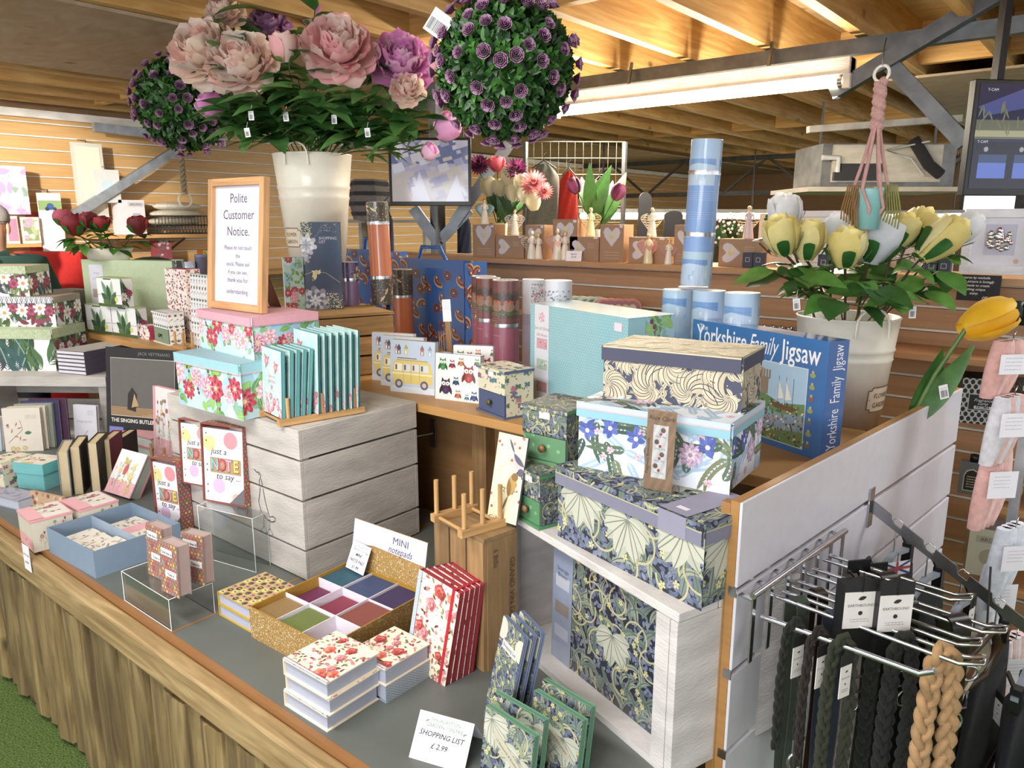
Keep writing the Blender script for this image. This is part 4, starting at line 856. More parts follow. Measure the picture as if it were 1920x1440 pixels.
def bowls(w=.13, h=.10, seed=1):
    A = Art(w, h, seed); A.rect(0, 0, w, h, 0x5a3a30, 0); x = .02
    while x < w: A.disc(x, h*.78, .02, 0x43302c, 1, sy=.7); A.disc(x, h*.42, .021, 0x8f6a54, 1.2, sy=.7); A.disc(x, h*.60, .017, 0xa85438, 1.4, sy=.45); A.disc(x, h*.18, .022, 0x4a5a30, 1.1, sy=.3); x += .042
    return A
def txt(w, h, col, n=5, seed=3): A = Art(w, h, seed); A.lines_of_text(.004, w-.004, h-.004, .006, n, col, .0012); return A
PU = 0x8c4f60
def pot(x0, x1, yt, lab, dd=0): return pix_can(lab, x0, x1, yt, .355, SH, ((.62, PU), (1, 0x6a3f3c)), (.62,), arts=((bowls(.26, .085, 3), .255, 2.2), (txt(.06, .05, 0xd0a0a8, 7), .225, 3.6), (Art(.055, .19, 1).rect(0, 0, .055, .0005, 0xc89aa0).rect(0, .189, .055, .19, 0xc89aa0).rect(0, 0, .0006, .19, 0xc89aa0).rect(.0544, 0, .055, .19, 0xc89aa0), .01, 3.7)), top=0xb8a8a4, dd=dd)
pot(884, 931, 518, 'plum scented tube furthest left and rearmost of three, bowls of spice printed at its top', .10)
pot(892, 939, 521, 'plum scented tube in the middle of three, bowls of spice printed at its top')
pot(923, 973, 525, 'plum scented tube furthest right and foremost of three, bowls of spice printed at its top')
def sprig(w, h, seed=1):
    A = Art(w, h, seed); A.rect(0, 0, w, h, 0xd4d8e2, 0); fill(A, 60, lambda x, y: A.leaf(x, y, A.r.uniform(0, 6), .008, .004, A.r.choice((0x55606c, 0x7a8a94, 0x99a7b4)), 1)); fill(A, 7, lambda x, y: A.flower(x, y, .006, (0xd88a9a,), 5, 2)); return A
GB = 0xa9b2c8
pix_can('grey blue scented tube with dark sprig, left of the pair behind the turquoise box', 979, 1021, 524, .35, SH, ((.66, GB), (1, 0xd3d7e0)), (), arts=((sprig(.05, .08, 5), .26, 5.2), (txt(.06, .05, 0x8490ac, 6), .18, 3.8)), top=0xdedde2, dd=-.16)
pix_can('pale grey scented tube with a leafy sprig, right of the pair behind the turquoise box', 1021, 1073, 526, .35, SH, ((.66, 0xc0c6d4), (1, 0xd8dae2)), (), arts=((sprig(.12, .06, 9), .28, 3.7),), top=0xdedde2, dd=.13)
# blue tubes: tall one on top of four
def ice(w, h, seed=1):
    A = Art(w, h, seed); A.rect(0, 0, w, h, 0xb4cde8, 0); A.poly([(0, h), (w, h), (w, h*.75), (w*.8, h*.85), (w*.6, h*.7), (w*.4, h*.88), (0, h*.72)], 0x6d9fdc, 1)
    for _ in range(26): x = A.r.uniform(0, w); y = A.r.uniform(.3, .8)*h; A.poly([(x-.005, y), (x+.006, y), (x, y-A.r.uniform(.01, .03))], A.r.choice((0xd4e2f0, 0x9cbfe0, 0xc4dcec)), 2)
    A.rect(0, h*.86, w, h*.865, 0x50709a, 3); return A
BC = 0x7fa2d8
def blue_can(x0, x1, yt, hgt, z, lab, r=.0425): return pix_can(lab, x0, x1, yt, hgt, z, ((.70, 0xa8c4e4), (1, 0xb4cde8)), (), arts=((ice(.2669, .10, int(x0)), hgt-.102, 0),), top=0xc8d4e4, r=r, dd=.2)
for x0, x1, yt, lab in ((1243, 1301, 543, 'short blue ice print tube under the tall blue tube, left of the front three'), (1300, 1361, 545, 'short blue ice print tube, middle of the front three under the tall tube'), (1360, 1425, 549, 'short blue ice print tube, right of the front three, with a pink price sticker'), (1272, 1328, 538, 'blue ice print tube mostly hidden behind the front three')): bc = blue_can(x0, x1, yt, .335, SH, lab)
pc = None
f = Vector((bc.location.x, bc.location.y, 0)).dot(FV)-.03; p = PD(1304, 530, f); p.z = ZAT(p, 534); rT = .0425*f/2.0
A2 = ice(.2669, .085, 3)
canister('fragrance_tube', 'tall blue scented tube with two silver bands standing on the group of blue tubes', 'scented product tube', p, .0455, ZAT(p, 263)-p.z, ((.24, 0xb4cde0), (.36, 0x86a6dc), (.78, BC), (1, 0xa9c6e6)), (.36, .78), 0x9cb8dc, arts=((ice(.2669, .075, 8), .294, 0), (ice(.2669, .075, 11), .004, 0), (txt(.12, .04, 0xb4c8ec, 5), .24, 3.4), (txt(.10, .05, 0xb4c8ec, 4), .17, 3.9), (Art(.12, .02, 1).poly([(.02, .0), (.026, .008), (.02, .016), (.014, .008)], 0xeef2fa).poly([(.038, .0), (.044, .008), (.038, .016), (.032, .008)], 0xeef2fa), .142, 3.5)), rot=(0, .035, 0))
# orange tubes
OR = 0xc07048
def orange(loc, hgt, lab, rot=(0,0,0), full=True):
    cols = ((.27, 0x4a4438), (.80, OR), (1, 0x4a4438)) if full else ((.66, OR), (1, 0x4a4438))
    arts = [(spice(.26, hgt*.19 if full else hgt*.30, 4), hgt*(.805 if full else .68), 0), (txt(.045, .04, 0xe2a888, 4), hgt*.80-.01, 3.7)] + ([(spice(.26, hgt*.25, 9), .003, 0)] if full else [])
    A = Art(.05, hgt*.4, 1)
    for x0, y0, x1, y1 in ((0, 0, .05, .0006), (0, A.h-.0006, .05, A.h), (0, 0, .0006, A.h), (.0494, 0, .05, A.h)): A.rect(x0, y0, x1, y1, 0xe0a684)
    for y in (.3, .5, .7): A.rect(.02, A.h*y, .03, A.h*y+.001, 0xf0d0c0)
    arts.append((A, hgt*.32, 3.7)); return canister('fragrance_tube', lab, 'scented product tube', loc, .0425, hgt, cols, (.27, .80) if full else (.66,), 0x6a5a48, arts=arts, rot=rot)
p = PZ(718, 574, W1Z); n = (p-CAM).normalized(); p2 = PD(718, 574, Vector((p.x, p.y, 0)).dot(FV)+.05); p2.z = W1Z+.001
hgt = (ZAT(p2, 380)-W1Z); orange(p2, hgt, 'tall orange scented tube with spice bowls leaning slightly on the wooden crate', (-.02, -.055, 0))
p = PZ(759, 650, SH); hgt = ZAT(p, 505)-SH; orange(p, hgt, 'shorter orange scented tube standing right of the wooden crate', full=False)
# purple tubes
def violet(w=.2669, h=.08, seed=1): A = Art(w, h, seed); A.rect(0, 0, w, h, 0x5c4470, 0); fill(A, 16, lambda x, y: A.flower(x, y, .014, (0x7f64a0, 0x6f5490), 5, 1)); fill(A, 7, lambda x, y: A.flower(x, y, .011, (0xc8cc8c, 0xe0e0b0), 5, 2)); return A
for (px, py, yt, zz, lab) in ((660, 572, 492, W1Z, 'short lilac scented tube with pansies beside the blue shopping list pad'), (636, 567, 396, W1Z, 'tall lilac scented tube half hidden behind the blue shopping list pad')):
    p = PZ(px, py, zz); p.z += .001; hgt = ZAT(p, yt)-zz; canister('fragrance_tube', lab, 'scented product tube', p, .030, hgt, ((.60, 0x8a7098), (1, 0x5c4470)), (.60 if yt > 450 else .45,), 0x9a88a8, arts=((violet(.188, hgt*.37, 4), hgt*.62, 0), (violet(.188, hgt*.3, 8), .004, 0)) if yt < 450 else ((violet(.188, hgt*.37, 4), hgt*.62, 0),))
# blue shopping list pad and small floral notebook on the crate
m, rz, w, _, h = setbox(W1Z, (570, 580), (643, 580)); m = m+Vector((math.sin(rz), -math.cos(rz), 0))*-.006; h = ZAT(m, 416)-W1Z
A = Art(w, h, 9); A.rect(0, 0, w, h, 0x2a4868, 0)
fill(A, 0, None)
for x, y, R, cc in ((.12, .74, .030, (0xc8ccd8, 0xe6e8ee, 0xaab0c4)), (.05, .60, .02, (0x9aa2b6, 0xc8ccd8)), (.30, .10, .040, (0x8a90a4, 0xc8ccda, 0x6a7288, 0xdcdee8)), (.1, .15, .02, (0x8a90a4, 0xc8ccda))): A.flower(w*x, h*y, R*w/.105, cc, 8, 1+x)
for _ in range(110): x, y = A.r.random(), A.r.random(); A.disc(w*(.6+.4*x), h*.18*y+.002, .0018, 0xe0dc98, 3, 6); A.disc(w*.28*x, h*(.85+.15*y), .0016, 0xd8d88c, 3, 6)
for _ in range(26): A.disc(w*A.r.uniform(.5, .9), h*A.r.uniform(.88, .98), .0015, 0xb8c0a8, 3, 6)
for q_, L in ((.6, .022), (2.4, .022), (.2, .018), (2.9, .016)): A.leaf(w*.36, h*.41, q_, L, .008, 0xe8dfa8, 3, .2)
A.leaf(w*.34, h*.43, -1.9, .035, .018, 0xe2d690, 4); A.line([(w*.24, h*.37), (w*.3, h*.33)], .004, 0x2a3848, 4.6); A.disc(w*.36, h*.43, .008, 0xd8cc80, 4.3); A.line([(w*.05, h*.40), (w*.3, h*.44), (w*.6, h*.42), (w*.95, h*.31)], .0012, 0xd8d4a0, 2); A.line([(w*.55, h*.97), (w*.45, h*.88), (w*.3, h*.8)], .001, 0x9aa8b8, 2)
A.text('SHOPPING', w*.45, h*.80, w*.105, 0xd0d6e2, 3, align='LEFT', sx=.9); A.text('LIST', w*.45, h*.76, w*.095, 0xd0d6e2, 3, align='LEFT')
t = thing('shopping_list_pad', 'navy shopping list pad with a gold bee and silver flowers in a clear pack', 'notepad', m, 0, None, (-.03, 0, rz)); carton('pad', t, w, .012, h, {'f': A}, 0x24405c, mat='film')
m, rz, w, _, h = setbox(W1Z, (531, 583), (568, 581)); h = ZAT(m, 483)-W1Z; m = m+Vector((-.01, .02, 0))
t = thing('notebook', 'pink and green floral notebook standing between the notice frame and the navy pad', 'notebook', m, rz); carton('cover', t, w, .02, h, {'f': (lambda X: X)(art_peony(w, h, 77, .55, 0xb8d4cc, False))}, 0xb8d4cc)
# ---- van and owl napkin packs
def pack(label, z, A_, B_, yt, th, art, col, lean=-.06, side=0xd8d8d8, group=None, name='napkin_pack', dz=.0, cat='napkin pack', seal=0x8f8f96):
    m, rz, w, _, _ = setbox(z, A_, B_); h = (ZAT(PZ(*A_, z), yt)-z)/math.cos(lean); t = thing(name, label, cat, m+Vector((0,0,dz)), 0, group, (lean, 0, rz))
    b = MB('film', side); b.box(-w/2, w/2, 0, th, 0, h); b.art(art(w, h), (-w/2, 0, 0), (1,0,0), (0,0,1)); b.build('pack', t, bevel=.0)
    if seal: b = MB('film', seal); b.box(-w/2+.003, w/2, .002, th-.0005, h-.0005, h+.002); b.build('top_edge', t)
    return t
pack('blue camper van napkin pack, rearmost of the three', SH, (698, 712), (775, 718), 624, .022, art_van, 0xc3d3ea, seal=0xd0c8b4)
pack('blue camper van napkin pack, middle of the three', SH, (714, 722), (794, 730), 630, .022, art_van, 0xc3d3ea, seal=0xd0c8b4)
pack('yellow camper van and beach hut napkin pack, front of the three', SH, (732, 733), (815, 742), 638, .022, art_van, 0xc3d3ea, seal=0xd0c8b4)
pack('second owl napkin pack behind the colourful owls', SH, (850, 738), (930, 742), 648, .03, art_owls, 0xf0eeec)
pack('white napkin pack printed with colourful owls', SH, (816, 747), (899, 757), 662, .025, art_owls, 0xf0eeec)
def bfly(w, h, s1=1, s=.7): return art_butterflies(w, h, s1)
tt, _ = drawer_box('cream trinket drawer box with butterflies and a slate blue drawer', SH, (897, 768), (947, 787), 697, .10, bfly, 0x4c5a80, 0x5a5230, col=0x5a6480, seed=3, s=1.2)
# bag of reed sticks
m = PZ(845, 690, SH); t = thing('reed_stick_pack', 'clear bag of pale reed sticks with a white header card', 'diffuser sticks', m, YAW, None, (-.12, -.06, YAW)); hh = (ZAT(m, 562)-SH)
b = MB('wood_z', 0xd0ac78); 
for i in range(9): b = MB('wood_z', 0xd0ac78); x = -.010+.0025*i; b.tube([(x, .001*(i % 3), .01), (x*.8, 0, hh*.82)], .0013, 6); b.build('stick', t)
A = Art(.032, .05, 1); A.rect(0, 0, .032, .05, 0xd0ced0, 0); A.lines_of_text(.004, .028, .042, .006, 6, 0x8a8a90); b = MB('film', 0xd8d6d8); b.box(-.016, .016, -.004, -.003, hh*.68, hh); b.art(A, (-.016, -.004, hh-.05), (1,0,0), (0,0,1)); b.build('header_card', t)
b = MB('cellophane'); b.box(-.018, .018, -.006, .006, 0, hh*.99); b.build('bag', t)
for i in range(3): m2 = PZ(826+i*4, 676, SH); t = thing('reed_stick', ('left', 'middle', 'right')[i]+' one of three loose pale reed sticks beside the clear stick bag', 'diffuser stick', m2, 0, 'loose reed sticks', (-.1, -.15, 0)); b = MB('wood_z', 0xc9a268); b.tube([(0, 0, 0), (0, 0, .12)], .0015, 6); b.build('stick', t)
# ---- paisley bags standing behind the shelf
def paisley(w, h, seed=1):
    A = Art(w, h, seed); A.rect(0, 0, w, h, 0x1f5fae, 0); r = A.r
    for j in range(int(h/.075)+1):
        for i in range(int(w/.07)+1):
            x, y = i*.07+(j % 2)*.035+r.uniform(-.008, .008), j*.075+r.uniform(-.008, .008)
            if (i+j) % 3 == 2: 
                for R, c in ((.024, 0x8a4a3a), (.02, 0x6a2c22), (.012, 0x3a5a9a), (.008, 0x3c1c18), (.004, 0xe8c860)): A.disc(x, y, R, c, 1+(.03-R)*90, 14)
            else:
                q = r.choice((.9, 2.2, 4.2))
                for k, c in enumerate((0xb89a70, 0x6a2c22, 0x9a5a48, 0x2a5aa0, 0x5c2a22)): A.leaf(x, y, q, .062*(1-k*.17), .048*(1-k*.2), c, 1+k*.4, .9); 
                A.disc(x+.012*math.cos(q), y+.012*math.sin(q), .005, 0xd8b860, 4)
    return A
for (x0, x1, yb, yt, sd, lab) in ((735, 872, 668, 462, 3, 'large blue paisley shopping bag with brown teardrop motifs, right of the orange tubes'), (655, 727, 650, 446, 8, 'blue paisley shopping bag half hidden behind the tall orange tube')):
    a, c = PY(x0, yb, 2.42), PY(x1, yb, 2.42); w = c.x-a.x; zb = SH-.35; h = ZAT(a, yt+20)-zb; t = thing('shopping_bag', lab, 'bag', ((a.x+c.x)/2, 2.42, zb), 0)
    A = paisley(w, h, sd); b = MB('film', 0x1f5fae); b.box(-w/2, w/2, .004, .15, 0, h*.985)
    n0 = len(b.v); b.art(A, (-w/2, 0, 0), (1,0,0), (0,0,1), .0004)
    b.art(paisley(.146, h*.98, sd+1), (w/2, .004, 0), (0,1,0), (0,0,1), .0004); b.build('bag_body', t)
    b = MB('film', 0x1d58a4); b.tube([(-w*.2, .05, h*.97), (-w*.12, .04, h+.05), (w*.12, .04, h+.05), (w*.2, .05, h*.97)], .009, 6); b.build('handle', t)
b = MB('laminate', 0x8a6a48); b.box(0, 1.25, 0, .4, 0, SH-.352); tb = b.build('bag_bench', loc=(-3.2, 2.30, 0)); tag(tb, 'low wooden bench carrying the blue paisley bags behind the shelf', 'bench')
# ================================================================ GOODS ON THE COUNTER
HP = math.pi/2
def flatbooks(n, zt, z0, A, B, C, mk, gap=.0006, jit=.0, seed=1):
    """n books lying on each other; A, B, C corners of the top cover"""
    m, rz, w, d, _ = setbox(zt, A, B, C=C); th = (zt-z0)/n-gap; r = random.Random(seed)
    for i in range(n):
        j = 0 if i == n-1 else r.uniform(-jit, jit)
        mk(i, Vector((m.x+j, m.y+j*.6, z0+(th+gap)*(i+1)-gap*.5)), (-HP, 0, rz+j*1.5), w, d, th)
def trimmed(w, h, seed, s=1.0): A = art_rosebud(w, h, seed, s); A.rect(0, 0, w, .006, 0xb8c4d6, 8); [A.disc(x*.004, .003, .0011, 0xf0f0f4, 9, 6) for x in range(int(w/.004))]; A.rect(0, .006, w, .0075, 0xb0323c, 8); return A
POS3 = ('bottom', 'middle', 'top')
b1 = PZ(616, 1374, CT); zt = ZAT(b1, 1282)
flatbooks(3, zt, CT, (530, 1235), (612, 1282), (716, 1225), lambda i, l, r, w, d, th: book('hardback_notebook', 'cream notebook with red roses and grey page edges, %s of the front stack of three' % POS3[i], 'notebook', l, r, w, d, th, trimmed(w, d, 60+i, 1), 0xeedfc6, 0xa8adbd, 'l', over=.005, back=art_rosebud(w, d, 70+i) if i == 0 else None, group='rose pattern notebooks lying in stacks'), jit=.004)
b2 = PZ(816, 1272, CT); zt = ZAT(b2, 1211)
def dotspine(w, h): return polka(w, h, 0x8fa0ae, 0xd8dde4, .006, .0013)
flatbooks(2, zt, CT, (655, 1219), (722, 1256), (815, 1211), lambda i, l, r, w, d, th: book('hardback_notebook', ('cream rose notebook with spotted blue spine, lower of the pair beside the tall stack', 'cream rose notebook, top of the pair beside the tall rose stack')[i], 'notebook', l, r, w, d, th, trimmed(w, d, 80+i, 1), 0xeedfc6 if i else 0x8fa0ae, 0xa8adbd, 'l' if i else 'r', over=.004, spine_art=None if i else dotspine(th, d), group='rose pattern notebooks lying in stacks'))
# five red edged notebooks standing in a fan
a0, c0_ = PZ(762, 1244, CT), PZ(833, 1287, CT); a1, c1_ = PZ(822, 1225, CT), PZ(878, 1264, CT)
for i in range(5):
    t_ = i/4; a, c = a0.lerp(a1, t_), c0_.lerp(c1_, t_); dv = c-a; rz = math.atan2(dv.y, dv.x); w = dv.length*1.02; hh = .226
    A = art_rosebud(w, hh, 90+i, 1.15); A.rect(0, 0, w*.09, hh, 0xaabdd0, 8); [A.disc(w*(.02+.045*(k % 2)), k*.004, .001, 0xeef0f4, 9, 6) for k in range(int(hh/.004))]
    book('slim_notebook', 'slim red edged rose notebook, %s in the standing fan of five' % ('foremost', 'second from the front', 'middle one', 'second from the back', 'rearmost')[i], 'notebook', (a+c)/2, (-.13+.05*t_, .10, rz), w, hh, .013, A, 0x8f2838, 0xa8444c, 'l', band=0xb8202c, group='red edged notebooks standing in a fan', over=.002)
# yellow dog notebooks
b3 = PZ(411, 1153, CT); zt = ZAT(b3, 1109)
def dogs(w, h, s=1):
    A = Art(w, h, s); A.rect(0, 0, w, h, 0xc9aa52, 0); j = 0
    for y in range(8):
        for x in range(7):
            px, py = w*(x+.5+(y % 2)*.4)/7, h*(y+.5)/8; c = ((0xd8cf7c, 0x6a5a5c, 0xc08a8c, 0x4a3c3c)[(x+y*3) % 4]); A.disc(px, py, w*.058, c, 1, 10, 1.0); A.leaf(px-w*.03, py, .2, w*.07, w*.03, 0x4a3228 if c != 0x4a3c3c else 0xd8cf7c, 2); A.line([(px, py), (px+w*.02, py+h*.02)], w*.015, 0x3a2c24, 2.4)
    return A
flatbooks(2, zt, CT, (407, 1109), (466, 1141), (554, 1099), lambda i, l, r, w, d, th: book('hardback_notebook', 'mustard notebook printed with small dogs in circles, %s of a pair by the gold tray' % ('lower', 'upper')[i], 'notebook', l, r, w, d, th, dogs(w, d), 0xbfa23c, 0xb0b4c8, 'l', over=.004, group='dog print notebooks'))
# gold tray of mini notepads
g0 = PZ(469, 1194, CT); zt = ZAT(g0, 1137); m, rz, w, d, _ = setbox(zt, (467, 1137), (614, 1212), C=(813, 1116)); hh = zt-CT
t = thing('notepad_display', 'gold glitter card tray with white dividers and a header saying MINI notepads', 'display box', Vector((m.x, m.y, CT)), rz)
def glit(w, h, s=1): A = Art(w, h, s); A.rect(0, 0, w, h, 0xa9812f, 0); fill(A, min(1400, int(w*h*60000)), lambda x, y: A.disc(x, y, A.r.uniform(.0006, .0017), A.r.choice((0xd8bf84, 0xf0e4c4, 0xb89448, 0x8a6a26, 0xe6cf9a)), 1, 5)); return A
T = .003
for nm, (x0, x1, y0, y1), k in (('front_wall', (-w/2, w/2, 0, T), 'f'), ('back_wall', (-w/2, w/2, d-T, d), 'k'), ('side_wall', (-w/2, -w/2+T, T, d-T), 'l'), ('side_wall', (w/2-T, w/2, T, d-T), 'r')):
    b = MB('paper', 0xa9812f); b.box(x0, x1, y0, y1, .002, hh)
    if k == 'f': b.art(glit(w, hh), (-w/2, 0, 0), (1,0,0), (0,0,1))
    if k == 'r': b.art(glit(d, hh, 2), (w/2, 0, 0), (0,1,0), (0,0,1))
    b.build(nm, t)
b = MB('paper', 0xd8d6e4); b.box(-w/2, w/2, 0, d, 0, .002); b.build('base', t)
for i in (1, 2):
    b = MB('paper', 0xe6e2ee); b.box(-w/2+w*i/3-.001, -w/2+w*i/3+.001, T, d-T, .0025, hh-.004); b.build('divider', t)
    b = MB('paper', 0xe6e2ee); b.box(-w/2+T, w/2-T, d*i/3-.001, d*i/3+.001, .0025, hh-.005); b.build('divider', t)
hH = .125
A = Art(w-.02, hH, 3); A.p = [(p, c, l) for p, c, l in glit(A.w, hH, 3).p]; A.poly([(0, hH*.42), (A.w*.3, hH*.55), (A.w, hH*.5), (A.w, hH), (0, hH)], 0xd9d6ea, 3); A.text('MINI', A.w*.66, hH*.74, .026, 0x3a4468, 4, sx=1.1); A.text('notepads', A.w*.66, hH*.55, .026, 0x3a4468, 4, shear=.35, sx=.9); A.rect(A.w*.88, hH*.86, A.w*.97, hH*.94, 0xf4f4fa, 5)
o = Vector((-w/2+.01, d, hh-.002)); v = Vector((0, math.sin(.18), math.cos(.18))); b = MB('paper', 0xa9812f); q = [o, o+Vector((w-.02, 0, 0)), o+Vector((w-.02, 0, 0))+v*hH, o+v*hH]; b.face(q); b.face([x+Vector((0, .002, 0)) for x in q[::-1]]); b.art(A, o, (1,0,0), v); b.build('header_card', t)
cw, cdp = w/3, d/3
for (i, j, c, nm, fr) in ((0, 0, 0x8f6f38, 'bronze', .7), (1, 0, 0x66752a, 'olive green', .72), (0, 1, 0x6f2450, 'plum', .55), (1, 1, 0x8a2844, 'crimson', .6), (2, 1, 0x8a4238, 'rust red', .8), (0, 2, 0x26586a, 'teal', .8), (1, 2, 0x3a4a74, 'blue', .8), (2, 2, 0x3c2f5c, 'dark purple', .8)):
    A = Art(cw-.008, cdp-.008, i+j*3); A.rect(0, 0, A.w, A.h, c, 0); fill(A, 90, lambda x, y: A.disc(x, y, .0006, mixc(c, 1.45), 1, 5)); A.line([(0, A.h*.25), (A.w, A.h*.27)], .0008, mixc(c, 1.3), 2)
    o = local(m, rz, -w/2+cw*(i+.5), cdp*j+.004); o.z = CT+.0025
    tt = thing('mini_notepad', 'mini notepad with a %s glitter cover in the gold tray' % nm, 'notepad', o, rz, 'glitter mini notepads in the gold tray'); carton('pad', tt, cw-.008, cdp-.008, hh*min(.93, fr*1.22)-.006, {'t': A}, c)
# yellow price card leaning on the header
o = local(m, rz, -w/2+.055, d-.028); o.z = zt-.002; 
price_card('white price card reading MINI NOTE PAD £1.99 in front of the gold header', o, rz-.10, .078, .074, ('MINI', 'NOTE PAD', '£1.99'), -.42, False, size=.012)
a, c = PZ(768, 1420, CT), PZ(868, 1450, CT); dv = c-a
price_card('white tent card reading SHOPPING LIST £2.99 at the counter front', (a+c)/2, math.atan2(dv.y, dv.x), dv.length*1.03, .085, ('SHOPPING LIST', '£ 2.99'), -.62, size=.0135)
# wine crate with rack
z_ = PZ(907, 1262, CT); zt = ZAT(z_, 1012); m, rz, w, d, _ = setbox(zt, (812, 966), (907, 1012), C=(958, 985)); hh = zt-CT
t = thing('wine_crate', 'old slatted wooden wine crate standing on end behind the red notebooks', 'crate', Vector((m.x, m.y, CT)), rz)
for i in range(3): b = MB('wood_z', mixc(0x957650, .9+.1*i)); b.box(-w/2+w*i/3+.003, -w/2+w*(i+1)/3-.003, 0, .01, 0, hh-.0105); b.build('slat', t)
b = MB('wood_z', 0x957650); b.box(w/2-.012, w/2, .0105, d, 0, hh-.0105); A = Art(d-.01, hh, 1); A.text('GRAND VIN DE BORDEAUX', A.w*.75, hh*.80, .021, 0x6a4c2c, 1, rot=-HP, align='LEFT', bold=.02); A.text('6 Btlle', A.w*.2, hh*.9, .017, 0x6a4c2c, 1, rot=-HP, align='LEFT', bold=.02); b.art(A, (w/2, .0105, 0), (0,1,0), (0,0,1)); b.build('side_board', t)
b = MB('wood_z', 0x8a6c48); b.box(-w/2, -w/2+.012, .0105, d, 0, hh-.0105); b.build('side_board', t)
b = MB('wood_x', 0x8f7350); b.box(-w/2, w/2, 0, d, hh-.01, hh); b.build('end_board', t)
def rack(label, loc, rz, L, g, n, ph, x0=.01, col=0xc49a66, px=0):
    """two rails along local x, joined by dowels, with upright pegs"""
    t = thing('peg_rack', label, 'rack', loc, rz)
    for y in (0, g): b = MB('wood_x', col); b.box(0, L, y-.009, y+.009, 0, .018); b.build('rail', t, bevel=.001)
    for x in (.015, L-.015): b = MB('wood_y', col); b.tube([(x, .009, .009), (x, g-.009, .009)], .0045, 8); b.build('cross_dowel', t)
    for i in range(n):
        for y in (0, g): x = x0+(L-2*x0)*i/(n-1); b = MB('wood_z', col); b.tube([(x, y, .0185), (x, y, ph)], .0055, 10); b.build('peg', t)
    return t
a, c = PZ(862, 1009, zt), PZ(946, 984, zt); g_ = PZ(828, 974, zt); dv = c-a; rk = math.atan2(dv.y, dv.x); nn = Vector((-math.sin(rk), math.cos(rk), 0))
rack('small wooden peg rack on top of the wine crate', Vector((a.x, a.y, zt)), rk, dv.length, abs((g_-a).dot(nn)), 3, .098, .012)
# teal notebooks in their rack on the duck crate
a, c = PZ(522, 800, CAZ), PZ(682, 772, CAZ); g_ = PZ(477, 783, CAZ); dv = c-a; rk = math.atan2(dv.y, dv.x); nn = Vector((-math.sin(rk), math.cos(rk), 0)); gg = abs((g_-a).dot(nn)); LR = dv.length
rack('wooden peg rack holding the turquoise floral notebooks on the duck crate', Vector((a.x, a.y, CAZ)), rk, LR, gg, 3, .075, .03)
RW = Vector((a.x, a.y, CAZ+.0185)); ux = Vector((math.cos(rk), math.sin(rk), 0))
ord_ = ('foremost', 'second', 'third', 'fourth', 'fifth', 'sixth', 'seventh', 'eighth')
rc = rk-HP    # covers face the near end of the rack
def tealart(w, h, s):
    A = Art(w, h, s); A.rect(0, 0, w, h, 0xb8dcd8, 0); fill(A, 20, lambda x, y: A.disc(x, y, .015, A.r.choice((0xc4e4dc, 0xaed4dc)), .5))
    for x, y, R in ((.25, .80, .016), (.72, .74, .014), (.5, .42, .006)): A.flower(w*x, h*y, R, (0xe88a98, 0xd85a70, 0xf2b0b8), 7, 3, centre=0xe0c070); [A.leaf(w*x, h*y, q, R*1.5, R*.5, 0x6a8a70, 2) for q in (.6, 2.2, 4.4)]
    fill(A, 26, lambda x, y: A.flower(x, y*.28, .010, A.r.choice(((0xe8788c, 0xf4b4c0), (0xd85068, 0xe88a98), (0xf2b8c4, 0xfad8dc))), 7, 4)); A.text('Secret', w*.5, h*.56, w*.13, 0xe4a4a8, 4, shear=.2); A.text('garden', w*.5, h*.49, w*.13, 0xe4a4a8, 4, shear=.2); return A
for i in range(5):
    p = RW+ux*(.012+i*.017+.006*(i > 0))+nn*gg*.5; book('turquoise_notebook', 'smaller turquoise floral notebook, %s in the front group of the peg rack' % ord_[i], 'notebook', p, (-.05-.012*i, 0, rk-HP), gg*.98, .185, .011, tealart(gg*.98, .185, 5+i), 0x4f9296, 0x6fa8aa, 'l', group='small turquoise notebooks in the rack', over=.0005)
for i in range(7):
    p = RW+ux*(.112+i*.0205)+nn*(gg*.5); book('turquoise_notebook', 'taller turquoise floral notebook, %s in the rear group of the peg rack' % ord_[i], 'notebook', p+Vector((0,0,.0)), (-.04, 0, rk-HP), gg*1.08, .225-.001*i, .011, tealart(gg*1.15, .225, 25+i), 0x4f9296, 0x5d9da0, 'l', group='large turquoise notebooks in the rack', over=.0005)
# clear acrylic risers
def riser(label, loc, rz, w, d, h):
    t = thing('acrylic_riser', label, 'display stand', loc, rz); T = .003
    for nm, q in (('front_panel', (-w/2, w/2, 0, T, 0, h-T)), ('top_panel', (-w/2, w/2, 0, d, h-T+.0001, h)), ('back_panel', (-w/2, w/2, d-T, d, 0, h-T))): b = MB('acrylic'); b.box(*q); b.build(nm, t)
    for P_ in (((-w/2, 0, 0), (-w/2, 0, h), (-w/2, d, h)), ((w/2, 0, 0), (w/2, 0, h), (w/2, d, h), (w/2, d, 0)), ((-w/2, 0, h), (w/2, 0, h)), ((-w/2, 0, .001), (w/2, 0, .001))): b = MB('gloss', 0xe4e8e6); b.tube(P_, .0011, 4); b.build('painted_edge_glint', t)  # whitish tubes imitate light caught along the clear acrylic edges
    return t
a, c = PZ(234, 1126, CT), PZ(322, 1184, CT); dv = c-a; rr = math.atan2(dv.y, dv.x); rh = ZAT(c, 1125)-CT; mm = (a+c)/2
riser('front clear acrylic stand carrying three dotted note blocks', mm, rr, dv.length, .115, rh)
